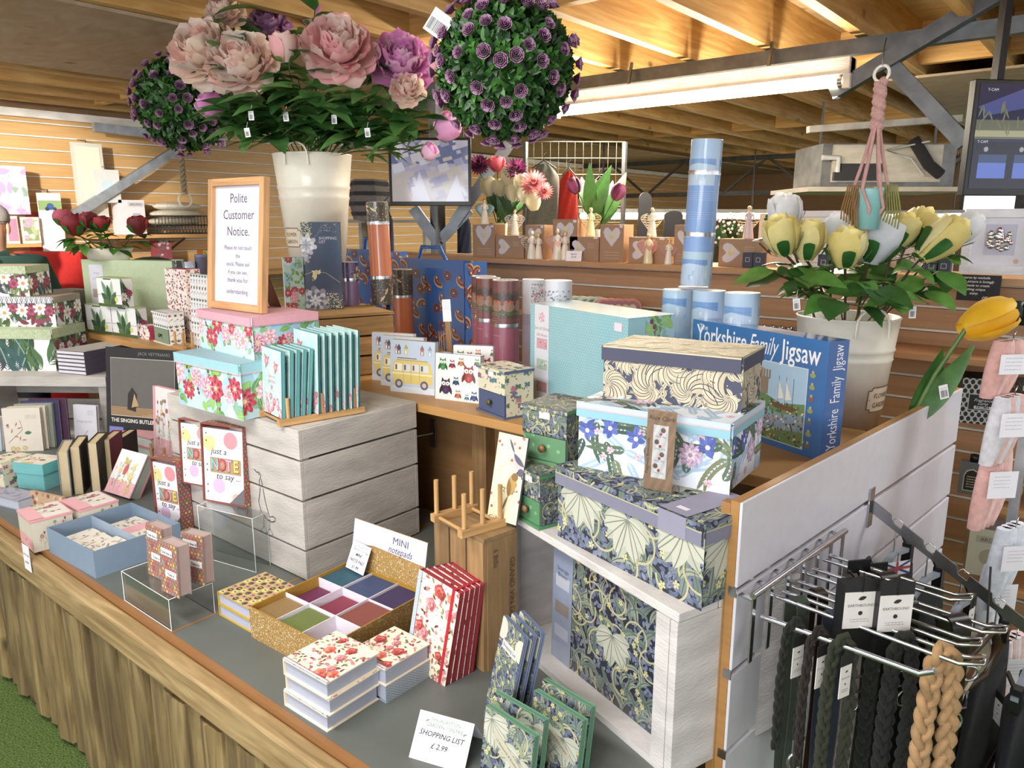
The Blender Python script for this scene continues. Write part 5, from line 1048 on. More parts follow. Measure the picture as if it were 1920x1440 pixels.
def dotnote(w, h, s):
    A = art_dots(w, h, s, 0xa06050, p=.012, r=.004); k = 0
    for y, x, tx in ((.78, .42, 'Time line is'), (.38, .62, 'Time is')): A.rect(w*(x-.32), h*(y-.03), w*(x+.32), h*(y+.10), 0xf0f0f0, 4); A.text(tx, w*x, h*y, w*.13, 0x2a2a30, 5, bold=.02)
    for y in (.55, .12):
        for i, (g, c) in enumerate((('N', 0x9ab0a0), ('O', 0xb8484c), ('T', 0xb07a80), ('E', 0xd8b83c))): A.text(g, w*(.2+.2*i), h*y, w*.27, c, 3, bold=.02, sx=.7)
    return A
nz = CT+rh+.0008
for (A_, B_, yt, th, lab) in (((279, 1095), (336, 1123), 1027, .034, 'dotted note block, nearest of three on the front acrylic stand'), ((247, 1064), (304, 1092), 995, .030, 'dotted note block, leftmost of three on the front acrylic stand'), ((331, 1084), (384, 1099), 1008, .032, 'dotted note block, rightmost of three on the front acrylic stand')):
    m, rz, w, _, h = setbox(nz, A_, B_, yt); w = min(w, .075); c = PZ(*B_, nz); loc = c-Vector((math.cos(rz), math.sin(rz), 0))*w/2
    if 'leftmost' in lab: loc = local(loc, rz, -.0, .006, nz)
    book('note_block', lab, 'notepad', loc, (-.04, 0, rz), w, h, th, dotnote(w, h, 4), 0x9a8f86, 0xb09a98, 'l', group='dotted note blocks on the front stand', over=.003)
# slip cased NOTE files
def notefile(label, z, A_, B_, yt, d, lean=0, w=None, off=(0, 0)):
    m, rz, w0, _, _ = setbox(z, A_, B_); h = (ZAT(PZ(*B_, z), yt)-z)/math.cos(lean); w = w or w0; m = local(m, rz, *off, z); t = thing('note_file', label, 'notebook', m, 0, 'just a note files', (lean, 0, rz))
    b = MB('paper', 0x8a4a40); T = .003
    D_ = lambda a, b_, s: art_dots(a, b_, s, 0x9a5044, p=.0135, r=.0046)
    b.box(w/2-T, w/2, 0, d, 0, h); b.art(D_(d, h, 2), (w/2, 0, 0), (0,1,0), (0,0,1)); b.box(-w/2, -w/2+T, 0, d, 0, h); b.art(D_(d, h, 5), (-w/2, d, 0), (0,-1,0), (0,0,1))
    b.box(-w/2+T, w/2-T, 0, d, h-T, h); b.art(D_(w, d, 3), (-w/2, 0, h), (1,0,0), (0,1,0)); b.box(-w/2+T, w/2-T, 0, d, 0, T); b.box(-w/2+T, w/2-T, d-T, d, T, h-T); b.build('slip_case', t)
    carton('note_pages', t, w-2*T-.002, d-.02, h-.018, {'f': art_note(w-2*T-.002, h-.018)}, 0xeceaf2, T, y0=.006)
    return t
R2 = CT+.165
notefile('largest dotted file reading just a NOTE to say, leaning on the duck crate', R2, (381, 938), (460, 952), 805, .04, -.06)
notefile('dotted just a NOTE file mostly hidden behind the largest one', R2+.0, (340, 905), (402, 917), 795, .034, -.05)
notefile('dotted just a NOTE file standing at the left corner of the blue tray', CT, (294, 985), (342, 998), 868, .045, 0)
a, c = PZ(372, 948, R2), PZ(470, 972, R2); dv = c-a; rr = math.atan2(dv.y, dv.x)
riser('rear clear acrylic stand under the largest NOTE file', Vector(((a+c)/2).to_tuple()[:2]+(CT,)), rr, dv.length*1.05, .055, R2-CT-.0005)
# blue tray of note cards
b4 = PZ(178, 1085, CT); zt = ZAT(b4, 1035); m, rz, w, d, _ = setbox(zt, (87, 989), (174, 1035), C=(370, 976)); d = min(d, .26); hh = zt-CT; BLU = 0x7f93a8
t = thing('card_tray', 'grey blue open tray holding floral note cards on the counter', 'tray', Vector((m.x, m.y, CT)), rz)
for nm, q in (('front_wall', (-w/2, w/2, 0, .003)), ('back_wall', (-w/2, w/2, d-.003, d)), ('side_wall', (-w/2, -w/2+.003, .003, d-.003)), ('side_wall', (w/2-.003, w/2, .003, d-.003))): b = MB('paper', BLU); b.box(*q, .002, hh); b.build(nm, t)
b = MB('paper', BLU); b.box(-w/2, w/2, 0, d, 0, .002); b.build('base', t); b = MB('paper', 0x9aaabc); b.box(-w/2+.003, w/2-.003, d/2-.001, d/2+.001, .0025, hh-.003); b.build('divider', t)
def cardart(w, h, s): A = Art(w, h, s); A.rect(0, 0, w, h, 0xe0d8ca, 0); fill(A, 16, lambda x, y: A.leaf(x, y, A.r.uniform(0, 6), .02, .007, A.r.choice((0xc8bca8, 0xa89a8a, 0x9a9488)), 1)); A.disc(w*.5, h*.5, .003, 0x44444c, 2, 8); return A
for i, (x, y, r_, kk) in enumerate(((-.24, .10, .25, 0), (-.02, .08, -.1, 1), (.24, .12, .12, 0), (-.2, .60, .15, 1), (.06, .58, -.1, 2), (.28, .60, .1, 0))):
    cw2, ch2 = w*.27, d*.36; o = local(m, rz, x*w, y*d, CT+.003+.0); tt = thing('note_card_pack', ('left', 'middle', 'right')[i % 3]+(' cream floral note card pack' if kk != 2 else ' pink note card pack')+' in the '+('near' if i < 3 else 'far')+' half of the blue tray', 'note cards', o, rz+r_*.3, 'note card packs in the blue tray')
    carton('cards', tt, cw2, ch2, hh*.55+.004*(i % 3), {'t': cardart(cw2, ch2, i) if kk != 2 else Art(cw2, ch2).rect(0, 0, 9, 9, 0xe6a4b0, 0)}, 0xd8d0c0, y0=.0)
# pink topped card boxes
def pinkart(w, h, s=1): A = art_meadow(w, h, s, .8, 0xdcd2c4); A.rect(0, 0, w*.0, 0, 0, 0); A.rect(0, 0, w*.28, h, 0xe8a4ac, 5); return A
b5 = PZ(59, 1037, CT); zt5 = ZAT(b5, 978); hh = zt5-CT
for (A_, B_, C_, lab) in (((32, 957), (56, 978), (137, 960), 'cream card box with pink band at the front edge of the counter'), ((114, 939), (150, 957), (221, 937), 'cream card box with pink band behind the edge one, beside the blue tray')):
    m, rz, w, d, _ = setbox(zt5, A_, B_, C=C_); t = thing('card_box', lab, 'gift box', Vector((m.x, m.y, CT)), rz, 'cream and pink card boxes'); S = art_meadow(d, hh, 4, .6, 0xd0c8b4); F = Art(w, hh, 1).rect(0, 0, w, hh, 0xd0c8b4, 0).rect(0, 0, w, hh*.4, 0xe4a0a4, 1); F.disc(w*.5, hh*.25, .003, 0x5a2c34, 2)
    T_ = art_meadow(w, d, 5, .8, 0xe2dad0); T_.rect(0, 0, w, d*.35, 0xe8a8b0, 6)
    carton('body', t, w, d, hh-.006, {'f': F, 'r': S}, 0xd0c8b4); carton('lid', t, w+.004, d+.004, .006, {'t': T_}, 0xe4a0a8, hh-.006, y0=-.002)
# tag hanging at the counter front
p = PY(50, 1046, .7175); t = thing('price_tag', 'small white tag reading NOTE CARD £4.99 on the counter front rail', 'price tag', p, 0); A = Art(.052, .082, 1); A.rect(0, 0, .052, .082, 0xf0eef6, 0); A.text('NOTE CARD', .026, .048, .008, 0x44444c, 1, shear=.2); A.text('£4.99', .024, .022, .013, 0x33333c, 1, shear=.2); carton('card', t, .052, .001, .082, {'f': A}, 0xeceaf2, -.041)
# sketchbooks fanned upright, page edges to the front
cov = (0x8a93a0, 0x3c3226, 0x2a2624, 0x6f2030, 0x2c2624)
for i, (x, y, yt) in enumerate(((135, 931, 840), (158, 926, 832), (190, 921, 826), (213, 908, 822), (236, 886, 819))):
    p = PZ(x, y, CT); h = ZAT(p, yt)-CT; th = .034; rz = YAW-HP+.35-.08*i; w = .12
    A = Art(w, h, i+1); A.rect(0, 0, w, h, cov[i], 0)
    if i == 0: A.rect(0, 0, w, h*.5, 0xb89a6a, 1); A.disc(w*.3, h*.8, .012, 0xd8a83c, 2); A.leaf(w*.5, h*.1, 1.5, h*.6, w*.4, 0xd8cdb0, 2)
    loc = p-Vector((math.cos(rz), math.sin(rz), 0))*w/2+Vector((math.sin(rz), -math.cos(rz), 0))*th
    book('sketchbook', ('painted cover sketchbook with thick cream pages, leftmost of the fanned row', 'brown sketchbook with cream pages, second from left in the fanned row', 'black sketchbook with cream pages, middle of the fanned row', 'dark red sketchbook with cream pages, fourth in the fanned row', 'black sketchbook with cream pages, rightmost of the fanned row')[i], 'sketchbook', loc, (-.04, .10-.02*i, rz), w, h, th, A, cov[i], 0xd2c09c, 'l', group='thick sketchbooks fanned upright', over=.004)
# leaning butterfly keepsake box
m, rz, w, _, _ = setbox(CT+.0, (196, 926), (243, 941)); t = thing('keepsake_box', 'tilted box book with a butterfly and pink band leaning behind the blue tray', 'gift box', m+Vector((0,0,.012)), 0, None, (-.55, .0, rz)); h = .165
carton('cover', t, w, .004, h, {'f': art_butterfly(w, h, 3)}, 0xe8c8cc); carton('body', t, w-.006, .034, h-.006, {}, 0x9aa098, .003, y0=.0042); carton('back_cover', t, w, .004, h, {}, 0xc08088, y0=.0384)
# pink keepsake stack
zs = ZAT(PZ(282, 862, CT), 822)
flatbooks(2, zs, CT, (229, 808), (282, 823), (300, 806), lambda i, l, r, w, d, th: book('keepsake_book', 'pink covered keepsake book, %s of the pair behind the butterfly box' % ('lower', 'upper')[i], 'notebook', l, r, w, max(d, .11), th-.002, Art(w, max(d, .11), 1).rect(0, 0, 9, 9, 0xe0a0a8, 0), 0xd890a0, 0xc0c4bc, 'l', over=.005, group='pink keepsake books'))
def pinkbook(label, z, A_, B_, yt, th, sd, lean=-.08, off=(0, 0), cov=0xe4a0ac, name='pink_notebook'):
    m, rz, w, _, _ = setbox(z, A_, B_); h = (ZAT(PZ(*B_, z), yt)-z)/math.cos(lean); A = art_meadow(w, h, sd, 1, 0xece4e6, 0xe8a8b4); A.rect(0, 0, w*.09, h, 0xe8a4b0, 5); return book(name, label, 'notebook', local(m, rz, *off, z), (lean, 0, rz), w, h, th, A, cov, 0xe0d4d4, 'l')
pinkbook('tall pink spined wildflower notebook standing in a peg rack', CT+.0185, (290, 862), (332, 876), 735, .02, 3)
m, rz, w, _, _ = setbox(CT+.09, (252, 800), (284, 806)); h = ZAT(PZ(284, 806, CT+.09), 728)-CT-.09
t = thing('keepsake_box', 'upright butterfly box book behind the pink spined notebook', 'gift box', m, 0, None, (-.05, -.05, rz)); carton('body', t, w*1.2, .04, h, {'f': art_butterfly(w*1.2, h, 4)}, 0xe8dcd8)
t = thing('card_plinth', 'plain block under the upright butterfly box book', 'block', Vector((m.x, m.y, CT)), rz); carton('block', t, w*1.2, .05, .089, {}, 0xb89a80)
a = PZ(283, 868, CT); rack('small peg rack holding the tall pink wildflower notebook', a, math.atan2(*(lambda d: (d.y, d.x))(PZ(334, 884, CT)-a)), .12, .05, 2, .085, .012)
# framed calendar
m, rz, w, _, _ = setbox(CT, (188, 842), (322, 856)); lean = -.12; h = (ZAT(PZ(188, 842, CT), 655)-CT)/math.cos(lean); m = m+Vector((0, .03, 0))
t = thing('wall_calendar', 'black bordered calendar titled THE SINGING BUTLER leaning behind the sketchbooks', 'calendar', m, 0, None, (lean, 0, rz)); A = Art(w, h, 2); A.rect(0, 0, w, h, 0x222124, 0); A.rect(w*.07-.001, h*.33, w*.96, h*.90, 0xcfc8b8, 1); A.rect(w*.07, h*.335, w*.955, h*.895, 0x67635e, 1.5); A.rect(w*.07, h*.335, w*.955, h*.42, 0xb08c5c, 2)
for k in range(5): A.rect(w*.07, h*(.345+.015*k), w*(.5+.09*k), h*(.350+.015*k), 0x7a5c3a, 2.4)
A.poly([(w*.30, h*.40), (w*.42, h*.38), (w*.44, h*.55), (w*.37, h*.62), (w*.31, h*.55)], 0x2c2826, 3); A.poly([(w*.36, h*.42), (w*.46, h*.44), (w*.40, h*.56)], 0xc09a5c, 3.4)
A.text('THE SINGING BUTLER', w*.07, h*.27, w*.062, 0xeae6dc, 3, align='LEFT', bold=.02); A.text('JACK VETTRIANO', w*.68, h*.935, w*.05, 0x8a8a8a, 3, sx=1.1)
A.rect(w*.04, h*.04, w*.24, h*.22, 0x7a80c8, 3); A.flower(w*.14, h*.13, w*.07, (0x4a4aa8, 0x6a6ac8, 0x38348a), 5, 4, centre=0xe8d860)
carton('sheet', t, w, .006, h, {'f': A}, 0x222124)
# notebooks inside / before the left crate
zc_ = CT+.0145
def twig(w, h, s=1):
    A = Art(w, h, s); A.rect(0, 0, w, h, 0xe2d8c6, 0); A.line([(w*.1, h*.2), (w*.5, h*.5), (w*.45, h*.72)], .002, 0x8a5a4c, 1); [A.leaf(w*A.r.uniform(.1, .5), h*A.r.uniform(.25, .6), A.r.uniform(0, 3), .02, .006, 0xc8786c, 1.4) for _ in range(8)]
    A.leaf(w*.55, h*.42, .1, .028, .016, 0x3f7a5c, 2); [A.flower(w*A.r.uniform(.1, .6), h*A.r.uniform(.03, .12), .011, (0xd8b860, 0xe8d088), 7, 2) for _ in range(5)]; A.disc(w*.12, h*.62, .003, 0x44444a, 2); A.lines_of_text(w*.6, w*.9, h*.82, .006, 3, 0x9a9490); return A
sp = ((21, 853, 82, 845, 765, 0xe2d8c6, 'cream twig print notebook, front of the row at the far left'), (46, 846, 92, 841, 762, 0xe2d8c6, 'cream notebook, second in the row at the far left'), (60, 842, 104, 838, 757, 0x8f9a8a, 'sage green notebook behind the cream ones at the far left'), (76, 838, 116, 835, 752, 0x3c3468, 'dark violet notebook in the row at the far left'), (92, 835, 130, 832, 748, 0x54204c, 'purple notebook at the rear of the far left row'))
for i, (x0, y0, x1, y1, yt, c, lab) in enumerate(sp):
    m, rz, w, _, _ = setbox(CT, (x0, y0), (x1, y1)); h = ZAT(PZ(x1, y1, CT), yt)-CT; A = twig(.155, h, i+1) if i < 2 else Art(.155, h).rect(0, 0, 9, 9, c, 0); book('spiral_notebook', lab, 'notebook', local(PZ(x1, y1, CT), YAW+.12, -.0775, 0, CT), (-.06, 0, YAW+.12), .155, h, .02, A, mixc(c, .85), 0xd4ccbc, 'l', group='notebooks standing at the far left')
for (x0, y0, x1, y1, yt, lab, sd) in ((141, 830, 184, 833, 762, 'pale lilac shopping list notebook with fine script, left of the calendar', 1), (-14, 845, 4, 846, 782, 'pale blue notebook cut off at the left picture edge', 2)):
    m, rz, w, _, _ = setbox(CT, (x0, y0), (x1, y1)); h = ZAT(PZ(x1, y1, CT), yt)-CT; A = Art(w, h, sd); A.rect(0, 0, w, h, 0xd4d2dc if sd == 1 else 0xa8bcc8, 0); A.text('shopping list', w*.45, h*.55, w*.13, 0xa0a0b4, 1, shear=.4); A.lines_of_text(w*.6, w*.9, h*.85, .008, 3, 0x77777f); A.line([(w*.3, h*.1), (w*.6, h*.35)], .002, 0x9a6a5c, 1)
    book('notebook', lab, 'notebook', m, (-.08, 0, rz), w, h, .016, A, 0xc4c2cc, 0xe0dcd4, 'l')
# far left small goods
m, rz, w, _, h = setbox(CT, (30, 915), (86, 921), 872); t = thing('trinket_box', 'turquoise ribbed trinket box with a lid at the far left', 'trinket box', m, rz)
def rib(w, h, c=0x5fb0b4): A = Art(w, h, 1); A.rect(0, 0, w, h, c, 0); [A.rect(w*i/26, 0, w*(i+.4)/26, h, mixc(c, 1.2), 1) for i in range(26)]; return A
carton('body', t, w*.9, .10, h*.6, {'f': rib(w*.9, h*.6), 'r': rib(.1, h*.6)}, 0x5fb0b4, y0=.005); carton('lid', t, w, .11, h*.4, {'f': rib(w, h*.4), 't': twig(w, .11, 4)}, 0x5fb0b4, h*.6+.0005)
m, rz, w, _, h = setbox(CT, (-24, 912), (10, 918), 868); t = thing('trinket_box', 'grey green butterfly box half cut off at the left picture edge', 'trinket box', m, rz); carton('body', t, w, .12, h, {'f': art_butterflies(w, h, 2), 'r': art_butterflies(.12, h, 3), 't': art_butterflies(w, .12, 4)}, 0xb8bcae)
zt = ZAT(PZ(33, 957, CT), 938); flatbooks(1, zt, CT, (-24, 925), (33, 939), (54, 920), lambda i, l, r, w, d, th: book('hardback_notebook', 'lilac grey hare print notebook lying flat at the left edge', 'notebook', l, r, w, d, th, (lambda A: [A, A.rect(0, 0, w, d, 0xa8a8b8, 0), fill(A, 20, lambda x, y: A.leaf(x, y, A.r.uniform(0, 3), .03, .01, A.r.choice((0x8a8a9c, 0x7f988c, 0x9a8fae)), 1))][0])(Art(w, d, 4)), 0x8a98ac, 0xb8bcc8, 'l', over=.003))
m, rz, w, _, _ = setbox(CT, (56, 948), (116, 962)); h = .055; t = thing('photo_block', 'sepia picture block leaning behind the pink topped card box', 'picture', m, 0, None, (-.15, 0, rz)); A = Art(w, h, 4); A.rect(0, 0, w, h, 0xc09a74, 0); fill(A, 14, lambda x, y: A.disc(x, y, .008, A.r.choice((0xb08458, 0xd8b890, 0x8a5a3c)), 1)); carton('block', t, w, .012, h, {'f': A}, 0xc8a488)
a = PZ(38, 975, CT); 
# ---------------- in the right hand crate
m, rz, w = KB; zi = CT+.0145
def inside(lab, nm, x, y, w_, h_, th, art, lean, rz_, cov, roll=0, edge='l', cat='notebook', grp=None, page=0xc8c4b8): return book(nm, lab, cat, local(m, rz, x, y, zi), (lean, roll, rz+rz_), w_, h_, th, art, cov, page, edge, group=grp, over=.0015)
# big set standing on edge at the right
hB = .285; t = thing('gift_box_set', 'large willow leaf patterned gift box set on edge inside the white crate', 'gift box', local(m, rz, .03, .045, zi), 0, None, (-.02, 0, rz)); wB = .36
A = art_pimpernel(wB, hB, 61, .9, blooms=1); A.rect(0, 0, wB*.20, hB, 0x8a97b0, 9); [A.rect(wB*.03, hB*y, wB*.17, hB*(y+.1), c, 10) for y, c in ((.2, 0xa8b0c4), (.4, 0x8a8078), (.62, 0xb8bccb))]; A.text('Storage', wB*.10, hB*.76, .014, 0x4a5470, 11); A.text('Boxes', wB*.10, hB*.71, .014, 0x4a5470, 11); A.rect(wB*.93, hB*.86, wB*.98, hB*.91, 0xe0cfe0, 10)
carton('body', t, wB, .12, hB, {'f': A, 't': art_pimpernel(wB, .12, 64, 1, blooms=1), 'r': art_pimpernel(.12, hB, 65)}, 0x6f7590, mat='film')
b = MB('paper', 0x7b7c93); b.box(-wB/2-.001, wB/2+.001, .0, .012, hB, hB+.001); b.box(wB/2, wB/2+.001, 0, .012, 0, hB); b.build('edge_trim', t)
for i in range(3):
    w_, h_ = .095, .22; A = art_pimpernel(w_, h_, 71+i, .55, 0x3a4470, blooms=0); A.disc(w_*.08, h_*.9, .022, 0xc8c8b8, 4.5); A.disc(w_*.95, h_*.85, .022, 0xc8c8b8, 4.5); A.rect(w_*.2, h_*.74, w_*.86, h_*.82, 0xd0d2cc, 6); A.text('Shopping List', w_*.53, h_*.765, w_*.11, 0x3a3a50, 7)
    p = PZ(912+8*i, 1352-3*i, CT); p.z = CT+.0; book('shopping_list_pad', 'tall blue leaf pattern shopping list pad, %s of three leaning at the crate' % ('front', 'middle', 'rear')[i], 'notepad', local(p, rz-.1, .03, .0+.009*i, CT), (-.22, 0, rz-.12), w_, h_, .008, A, 0x6f7c9c, 0xd8d8d8, 'l', group='shopping list pads leaning at the crate')
for i, (A_, B_, yt) in enumerate((((897, 1440), (992, 1512), 1378), ((912, 1412), (1012, 1478), 1360), ((985, 1408), (1082, 1478), 1352), ((1002, 1385), (1098, 1450), 1338))):
    a, c = PZ(*A_, CT), PZ(*B_, CT); dv = c-a; r2 = math.atan2(dv.y, dv.x); w_ = dv.length*.93; h_ = .125; A = art_pimpernel(w_, h_, 81+i, .7, 0x2f3240, blooms=2); A.poly([(w_*.2, h_*.62), (w_*.25, h_*.78), (w_*.85, h_*.42), (w_*.80, h_*.28)], 0xb8b49c, 8); A.text('12 Notecards & Envelopes', w_*.53, h_*.5, w_*.052, 0x4a4a44, 9, rot=-.46)
    book('notecard_set', 'willow leaf notecard box with green edges, %s of four in front of the crate' % ('front left', 'rear left', 'front right', 'rear right')[i], 'note cards', (a+c)/2, (-.14, 0, r2), w_, h_, .014, A, 0x6fa080, 0x5f8a70, 'l', group='green edged notecard boxes', over=.0005, edge=0x6fa080)
# bird canvas on the crate, leaning against the drawer boxes
a, c = PZ(915, 968, TB-.0), PZ(966, 985, TB); m2 = (a+c)/2; dv = c-a; hb_ = .195; t = thing('bird_picture', 'cream panel with a sparrow and a brown bird leaning on the green drawer boxes', 'picture', Vector((m2.x, m2.y, TB-.0)), 0, None, (-.22, 0, math.atan2(dv.y, dv.x)))
carton('panel', t, .085, .006, hb_, {'f': art_bird(.085, hb_, 3)}, 0x55606c)
# ---------------- on the raised shelf, left end
def shelfbox(label, A_, B_, yt, d, fa, ra, col, z=SH, off=(0, 0), nm='trinket_box', cat='trinket box', grp=None, ta=None, lid=None):
    m, rz, w, _, h = setbox(z, A_, B_, yt); t = thing(nm, label, cat, local(m, rz, *off, z), rz, grp); carton('body', t, w, d, h-(.004 if lid else 0), {'f': fa(w, h), 'r': ra(d, h), 't': ta(w, d) if ta else None}, col)
    if lid: carton('lid', t, w+.004, d+.004, .004, {}, lid, h-.0039, y0=-.002)
    return t, z+h, m, rz, w
def greenset(w, h): A = weave(w, h, 0xb4c69e); A.rect(w*.08, 0, w*.24, h*.93, 0xd4d4e4, 4); A.text('storage', w*.16, h*.80, .014, 0x9a9ab8, 5, shear=.3); A.text('Set of Three', w*.16, h*.72, .012, 0x9a9ab8, 5, shear=.3); A.rect(w*.10, h*.46, w*.21, h*.58, 0xb89a8c, 5); A.rect(w*.10, h*.22, w*.21, h*.34, 0x5a3c4a, 5); return A
shelfbox('tall sage green storage box set with a white label strip on the shelf', (149, 618), (318, 628), 491, .08, greenset, lambda w, h: art_palm(w, h, 8), 0xb4c69e, off=(0, .06), nm='gift_box_set', cat='gift box')
pal = lambda w, h: art_lilyplant(w, h)
dz_ = lambda w, h: (lambda A: A)(art_daisy(w, h, 12, .6))
_, zq, _, _, _ = shelfbox('leaf print cube drawer box, lower left of the three cubes', (165, 622), (212, 628), 574, .055, pal, dz_, 0xd8d8da, lid=0xb0c090)
_, zq, _, _, _ = shelfbox('leaf print cube drawer box, lower right of the three cubes', (213, 628), (259, 635), 578, .055, pal, dz_, 0xd8d8da, lid=0xb0c090)
shelfbox('leaf print cube drawer box, stacked on top of the other cubes', (186, 573), (230, 577), 522, .06, pal, dz_, 0xd8d8da, z=zq+.001, lid=0xb0c090)
hs = lambda w, h: art_hearts(w, h, 3)
t, zh_, mh, rh_, wh = shelfbox('tall heart print box standing on the stack of heart notebooks', (280, 640), (318, 646), 508, .075, hs, hs, 0xa8405c, nm='gift_box', cat='gift box', off=(.0, .11))
for i in range(5):
    z0 = SH+i*.0135; o = PZ(272, 636, SH); t = thing('mini_notebook', 'small heart print notebook, %s of the short stack' % ('bottom', 'second', 'middle', 'fourth', 'top')[i], 'notebook', Vector((o.x, o.y, z0)), .12*math.sin(i), 'small heart print notebooks'); carton('cover', t, .085, .05, .013, {'f': art_hearts(.085, .013, i), 't': art_hearts(.085, .05, i) if i == 4 else None}, 0xb84868)
tl = lambda w, h: art_tools(w, h, 2)
m, rz, w, _, h = setbox(SH, (291, 640), (318, 648), 586); drawer_box('small garden tool print drawer box with a sage green drawer', SH, (291, 640), (318, 648), 588, .075, lambda w, h, s1=1, s=1: art_tools(w, h, s1), 0x7f9a78, 0x5a5044, col=0xdcdcde, seed=2, s=1.2, sheet=False)
m, rz, w, _, _ = setbox(SH, (360, 652), (402, 662)); h = ZAT(m, 515)-SH; book('garden_notebook', 'garden tool print notebook with a sage green spine beside the notice', 'notebook', m, (-.06, 0, rz), w, h, .02, art_tools(w, h, 5), 0x8fb4a0, 0xe0dcd4, 'l')
o = PZ(328, 652, SH); rack('small empty peg rack beside the garden tool drawer box', o, math.atan2(*(lambda d: (d.y, d.x))(PZ(368, 662, SH)-o)), .10, .04, 2, .075, .01)
m, rz, w, _, h = setbox(SH, (108, 612), (146, 616), 545); t = thing('cardboard_box', 'open grey cardboard box behind the floral stack', 'box', m, rz); carton('body', t, w, .10, h, {'f': Art(w, h).rect(.03, .03, .12, .12, 0x9a968e, 1)}, 0x77726a)
# stack of six books on the left crate
b6 = PZ(157, 703, LZ); zt = ZAT(b6, 659)
flatbooks(6, zt, LZ, (105, 656), (157, 660), (196, 640), lambda i, l, r, w, d, th: book('white_notebook', 'white paged notebook with dark edges, %s of the stack of six' % ('bottom', 'second from bottom', 'third from bottom', 'third from top', 'second from top', 'top')[i], 'notebook', l, r, w, d, th, (lambda A: [A, A.rect(0, 0, w, d, 0xb4aea4, 0), fill(A, 10, lambda x, y: A.leaf(x, y, A.r.uniform(0, 3), .04, .008, 0x9a948a, 1))][0])(Art(w, d, 4)), 0x4c4658, 0xd4d0d8, 'r', over=.001, group='stack of white paged notebooks'))
# ================================================================ ARTIFICIAL FLOWERS
def frame(d):
    d = Vector(d).normalized(); x = d.cross(Vector((0, 0, 1)))
    if x.length < .05: x = Vector((1, 0, 0))
    x.normalize(); return x, x.cross(d).normalized(), d
def leaf3(b, p, d, n, L, Wd, bend, col, N=5, fold=.12, wav=0, r=None):
    d = Vector(d).normalized(); n = Vector(n); n = (n-d*n.dot(d)).normalized(); s = d.cross(n); rows = []
    for i in range(N+1):
        t = i/N; c = Vector(p)+d*L*t+n*(bend*L*t*t); w = Wd*.5*math.sin(math.pi*min(.985, t**.85*.97+.02))
        j = (r.uniform(-wav, wav) if r and wav else 0)
        rows.append([c-s*w+n*(fold*w+j*L), c, c+s*w+n*(fold*w-j*L)])
    b.grid(rows, col=lin(col))
def shell(b, c, ax, prof, a0, span_, col, rim=None, N=5, M_=6, ruf=0, r=None, curl=0):
    """petal wrapped on a surface of revolution: prof(t) -> (radius, height)"""
    x, y, z = frame(ax); rows = []
    for i in range(M_+1):
        t = i/M_; row = []
        for j in range(N+1):
            u = j/N*2-1; sp = span_*(math.sin(math.pi*min(1, .28+t*.42))); rr, hh = prof(t); e = abs(u)
            if i == M_: hh -= abs(u)**2*prof(1)[1]*.07; rr += curl
            if i >= M_-1 and r: rr += r.uniform(-ruf, ruf); hh += r.uniform(-ruf, ruf)
            a = a0+u*sp/2; row.append(Vector(c)+(x*math.cos(a)+y*math.sin(a))*rr*(1+.06*e)+z*hh)
        rows.append(row)
    if rim: b.grid(rows[:-1], col=lin(col)); b.grid(rows[-2:], col=lin(rim))
    else: b.grid(rows, col=lin(col))
def peony_mesh(b, c, ax, R, cols, seed):
    r = random.Random(seed); x, y, z = frame(ax)
    for k, (n, tilt, Lf, wf, bend) in enumerate(((10, 1.75, .98, .62, .35), (12, 1.4, 1.0, .52, .45), (13, 1.1, .98, .44, .5), (14, .82, .97, .38, .45), (14, .58, .93, .32, .35), (12, .36, .88, .28, .2), (8, .15, .8, .26, .1))):
        for i in range(n):
            a = 6.2832*i/n+k*.6+r.uniform(-.2, .2); rd = x*math.cos(a)+y*math.sin(a); t = tilt+r.uniform(-.12, .12)
            d = z*math.cos(t)+rd*math.sin(t); nn = (z*math.sin(t)-rd*math.cos(t)); L = R*Lf*r.uniform(.9, 1.08); Wd = R*wf*1.15; s = d.cross(nn); rows = []
            for q in range(6):
                tt = q/5; cc = Vector(c)+d*L*tt+nn*(bend*L*tt*tt); row = []
                for u in (-1, -.5, 0, .5, 1):
                    w = Wd*.5*(.25+.95*math.sin(math.pi*min(.82, tt*.8+.05))); ju = r.uniform(-.07, .07)*R if q >= 4 else 0
                    row.append(cc+s*w*u+nn*(w*.35*u*u+ju)+d*(-.12*L*u*u if q == 5 else 0)+d*(r.uniform(-.03, .04)*R if q == 5 else 0))
                rows.append(row)
            b.grid(rows, col=lin(mixc(r.choice(cols), r.uniform(.95, 1.03))))
def bud_mesh(b, c, ax, R, H, cols, seed, opened=.3, prof=None):
    r = random.Random(seed)
    for k in range(7):
        sc_ = .45+.55*k/6; f = prof or (lambda t, s_=sc_: (R*s_*(math.sin(math.pi*(.12+.62*t))**.8)+(.10+opened*.25)*R*s_*t*t, H*(1.0-.16*(s_-.45)/.55)*t))
        shell(b, c, ax, (lambda t, f=f, s_=sc_: f(t) if prof is None else (f(t)[0]*s_, f(t)[1]*(1.05-.08*s_))), k*2.4, 2.5, mixc(r.choice(cols), 1), None, 6, 6, R*.05, r, R*.10*opened*k/6)
def sepals(b, c, ax, R, H, col=0x3c6a2e):
    pf = lambda t: (1.10*(R*math.sin(math.pi*(.12+.62*t*.5))**.8*(1 if t > .1 else .5)+.1*R*t*t)+.001, H*(.5*t-.03))
    for i in range(5): shell(b, c, ax, pf, i*1.2566, .62, col, None, 4, 4)
LEAFG = (0x4a7a3e, 0x5a8c4a, 0x3f6c38, 0x6b9c54)
VIA = None
